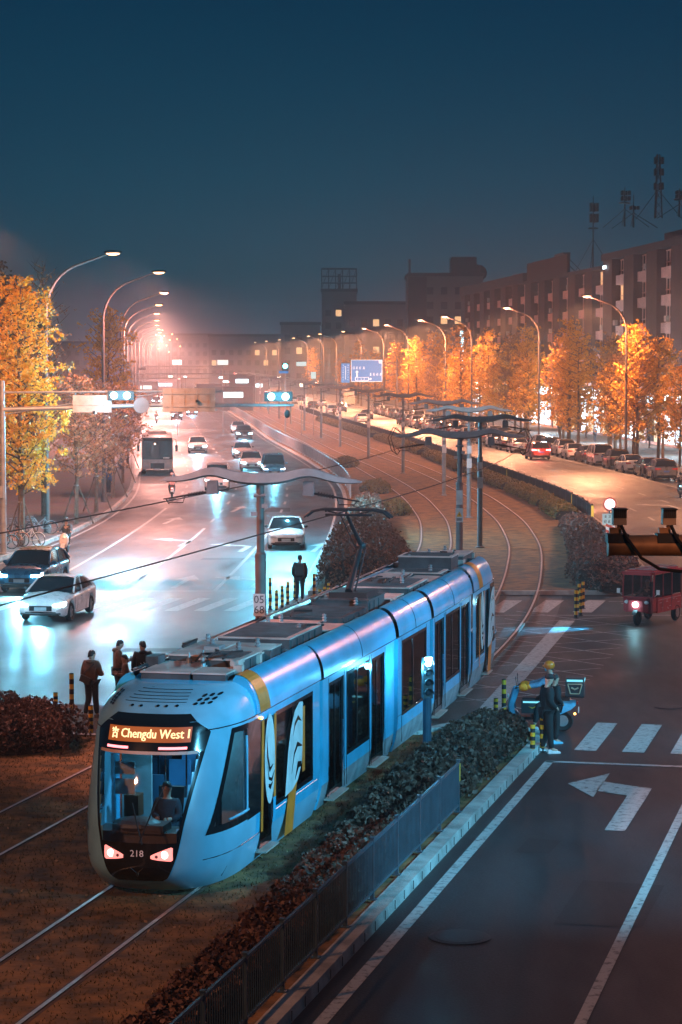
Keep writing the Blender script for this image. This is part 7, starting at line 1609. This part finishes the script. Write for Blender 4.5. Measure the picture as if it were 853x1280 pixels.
# far specks of street lamps beyond the modelled rows
rr = random.Random(5)
for i, (px, py) in enumerate(((196,419),(206,420),(200,427),(213,425),(209,432),(216,418),(222,424),(199,436),(212,440),(190,431),(226,433),(204,413))):
    Y = 820+(i*53)%120; x = (px-426.5)/3000*Y; H = 9.2+(450-py)/(3000/Y); t = thing('far_street_lamp', '%s tiny lamp of the cluster in the haze above the far left road' % ordn[i], 'street lamp', (x,Y,0), 0, 'tiny lamps in the haze beyond the left road'); o = MB(); o.tube([(0,0,0),(0,0,H)],.15,5); o.build('pole', M_DARK, t); o = MB(); o.ball((0,-.2,H),.30,8,5); o.build('lens', glow('far_lamp', (1,.46,.2), 7), t)
# -------------------------------------------------- unseen spot lights without posts round the junction
lamp('unseen_spot','SPOT',(-17.5,55,14.5),PINKS,17000,.3,(-1.5,54,3.3),R(46),.7)  # narrow unseen spot added to warm the tram roof
lamp('unseen_spot','SPOT',(-17.5,64,14.5),PINKS,5000,.3,(-9,72,0),R(140),.6)
lamp('unseen_spot','SPOT',(-13.8,97,14.6),SODIUM,26000,.25,(-17,114,3),R(80),.6)  # unseen spot added to brighten the golden tree at the left
lamp('unseen_spot','SPOT',(-15.5,24,14),SODIUM,8000,.3,(-7,42,0),R(100),.6)
lamp('unseen_spot','SPOT',(-22.0,76,13),(.2,.70,1.0),19000,.3,(-9,78,0),R(92),.7)
lamp('unseen_spot','SPOT',(14,31,10),(.15,.64,1.0),30000,.4,(0,48,2.0),R(52),.8)  # unseen cool spot added for the tram's side and cab
lamp('unseen_spot','SPOT',(20,50,10.5),(.15,.64,1.0),18000,.4,(2.5,62,2.0),R(50),.8)  # second unseen cool spot added for the tram's side
lamp('unseen_spot','SPOT',(26,90,14),PINKS,10000,.3,(12,80,0),R(140),.6)
lamp('unseen_spot','SPOT',(3,11,12.5),SODIUM,2600,.2,(5.2,27,7.4),R(17),.7)  # tight unseen spot added for the camera beam
lamp('unseen_spot','SPOT',(29.5,128,14.5),SODIUM,24000,.3,(20,128,0),R(160),.6)
lamp('unseen_spot','SPOT',(28.0,165,14.5),SODIUM,24000,.3,(20,165,0),R(160),.6)
# --------------------------------------------------------------------- haze
hz = MB(); hz.bbox(-420,420,-30,1250,-1.4,37.5); m = bpy.data.materials.new('haze_air'); m.use_nodes = True; nt = m.node_tree; nt.nodes.remove(nt.nodes['Principled BSDF'])
pv = nt.nodes.new('ShaderNodeVolumePrincipled'); pv.inputs['Color'].default_value = (.9,.92,.95,1); pv.inputs['Density'].default_value = .0007; pv.inputs['Anisotropy'].default_value = .25
nt.links.new(pv.outputs[0], nt.nodes['Material Output'].inputs['Volume']); tag(hz.build('haze', m), 'thin even night haze filling the air of the street', 'haze', kind='stuff')
# ------------------------------------------------------------------- render
c = SC.cycles; c.use_denoising = True; c.max_bounces = 6; c.diffuse_bounces = 2; c.glossy_bounces = 3; c.transmission_bounces = 4; c.transparent_max_bounces = 12; c.volume_bounces = 0
c.caustics_reflective = False; c.caustics_refractive = False; c.sample_clamp_indirect = 4; c.use_light_tree = True
SC.view_settings.view_transform = 'Standard'; SC.view_settings.look = 'None'; SC.view_settings.gamma = 1; SC.view_settings.exposure = 0.3
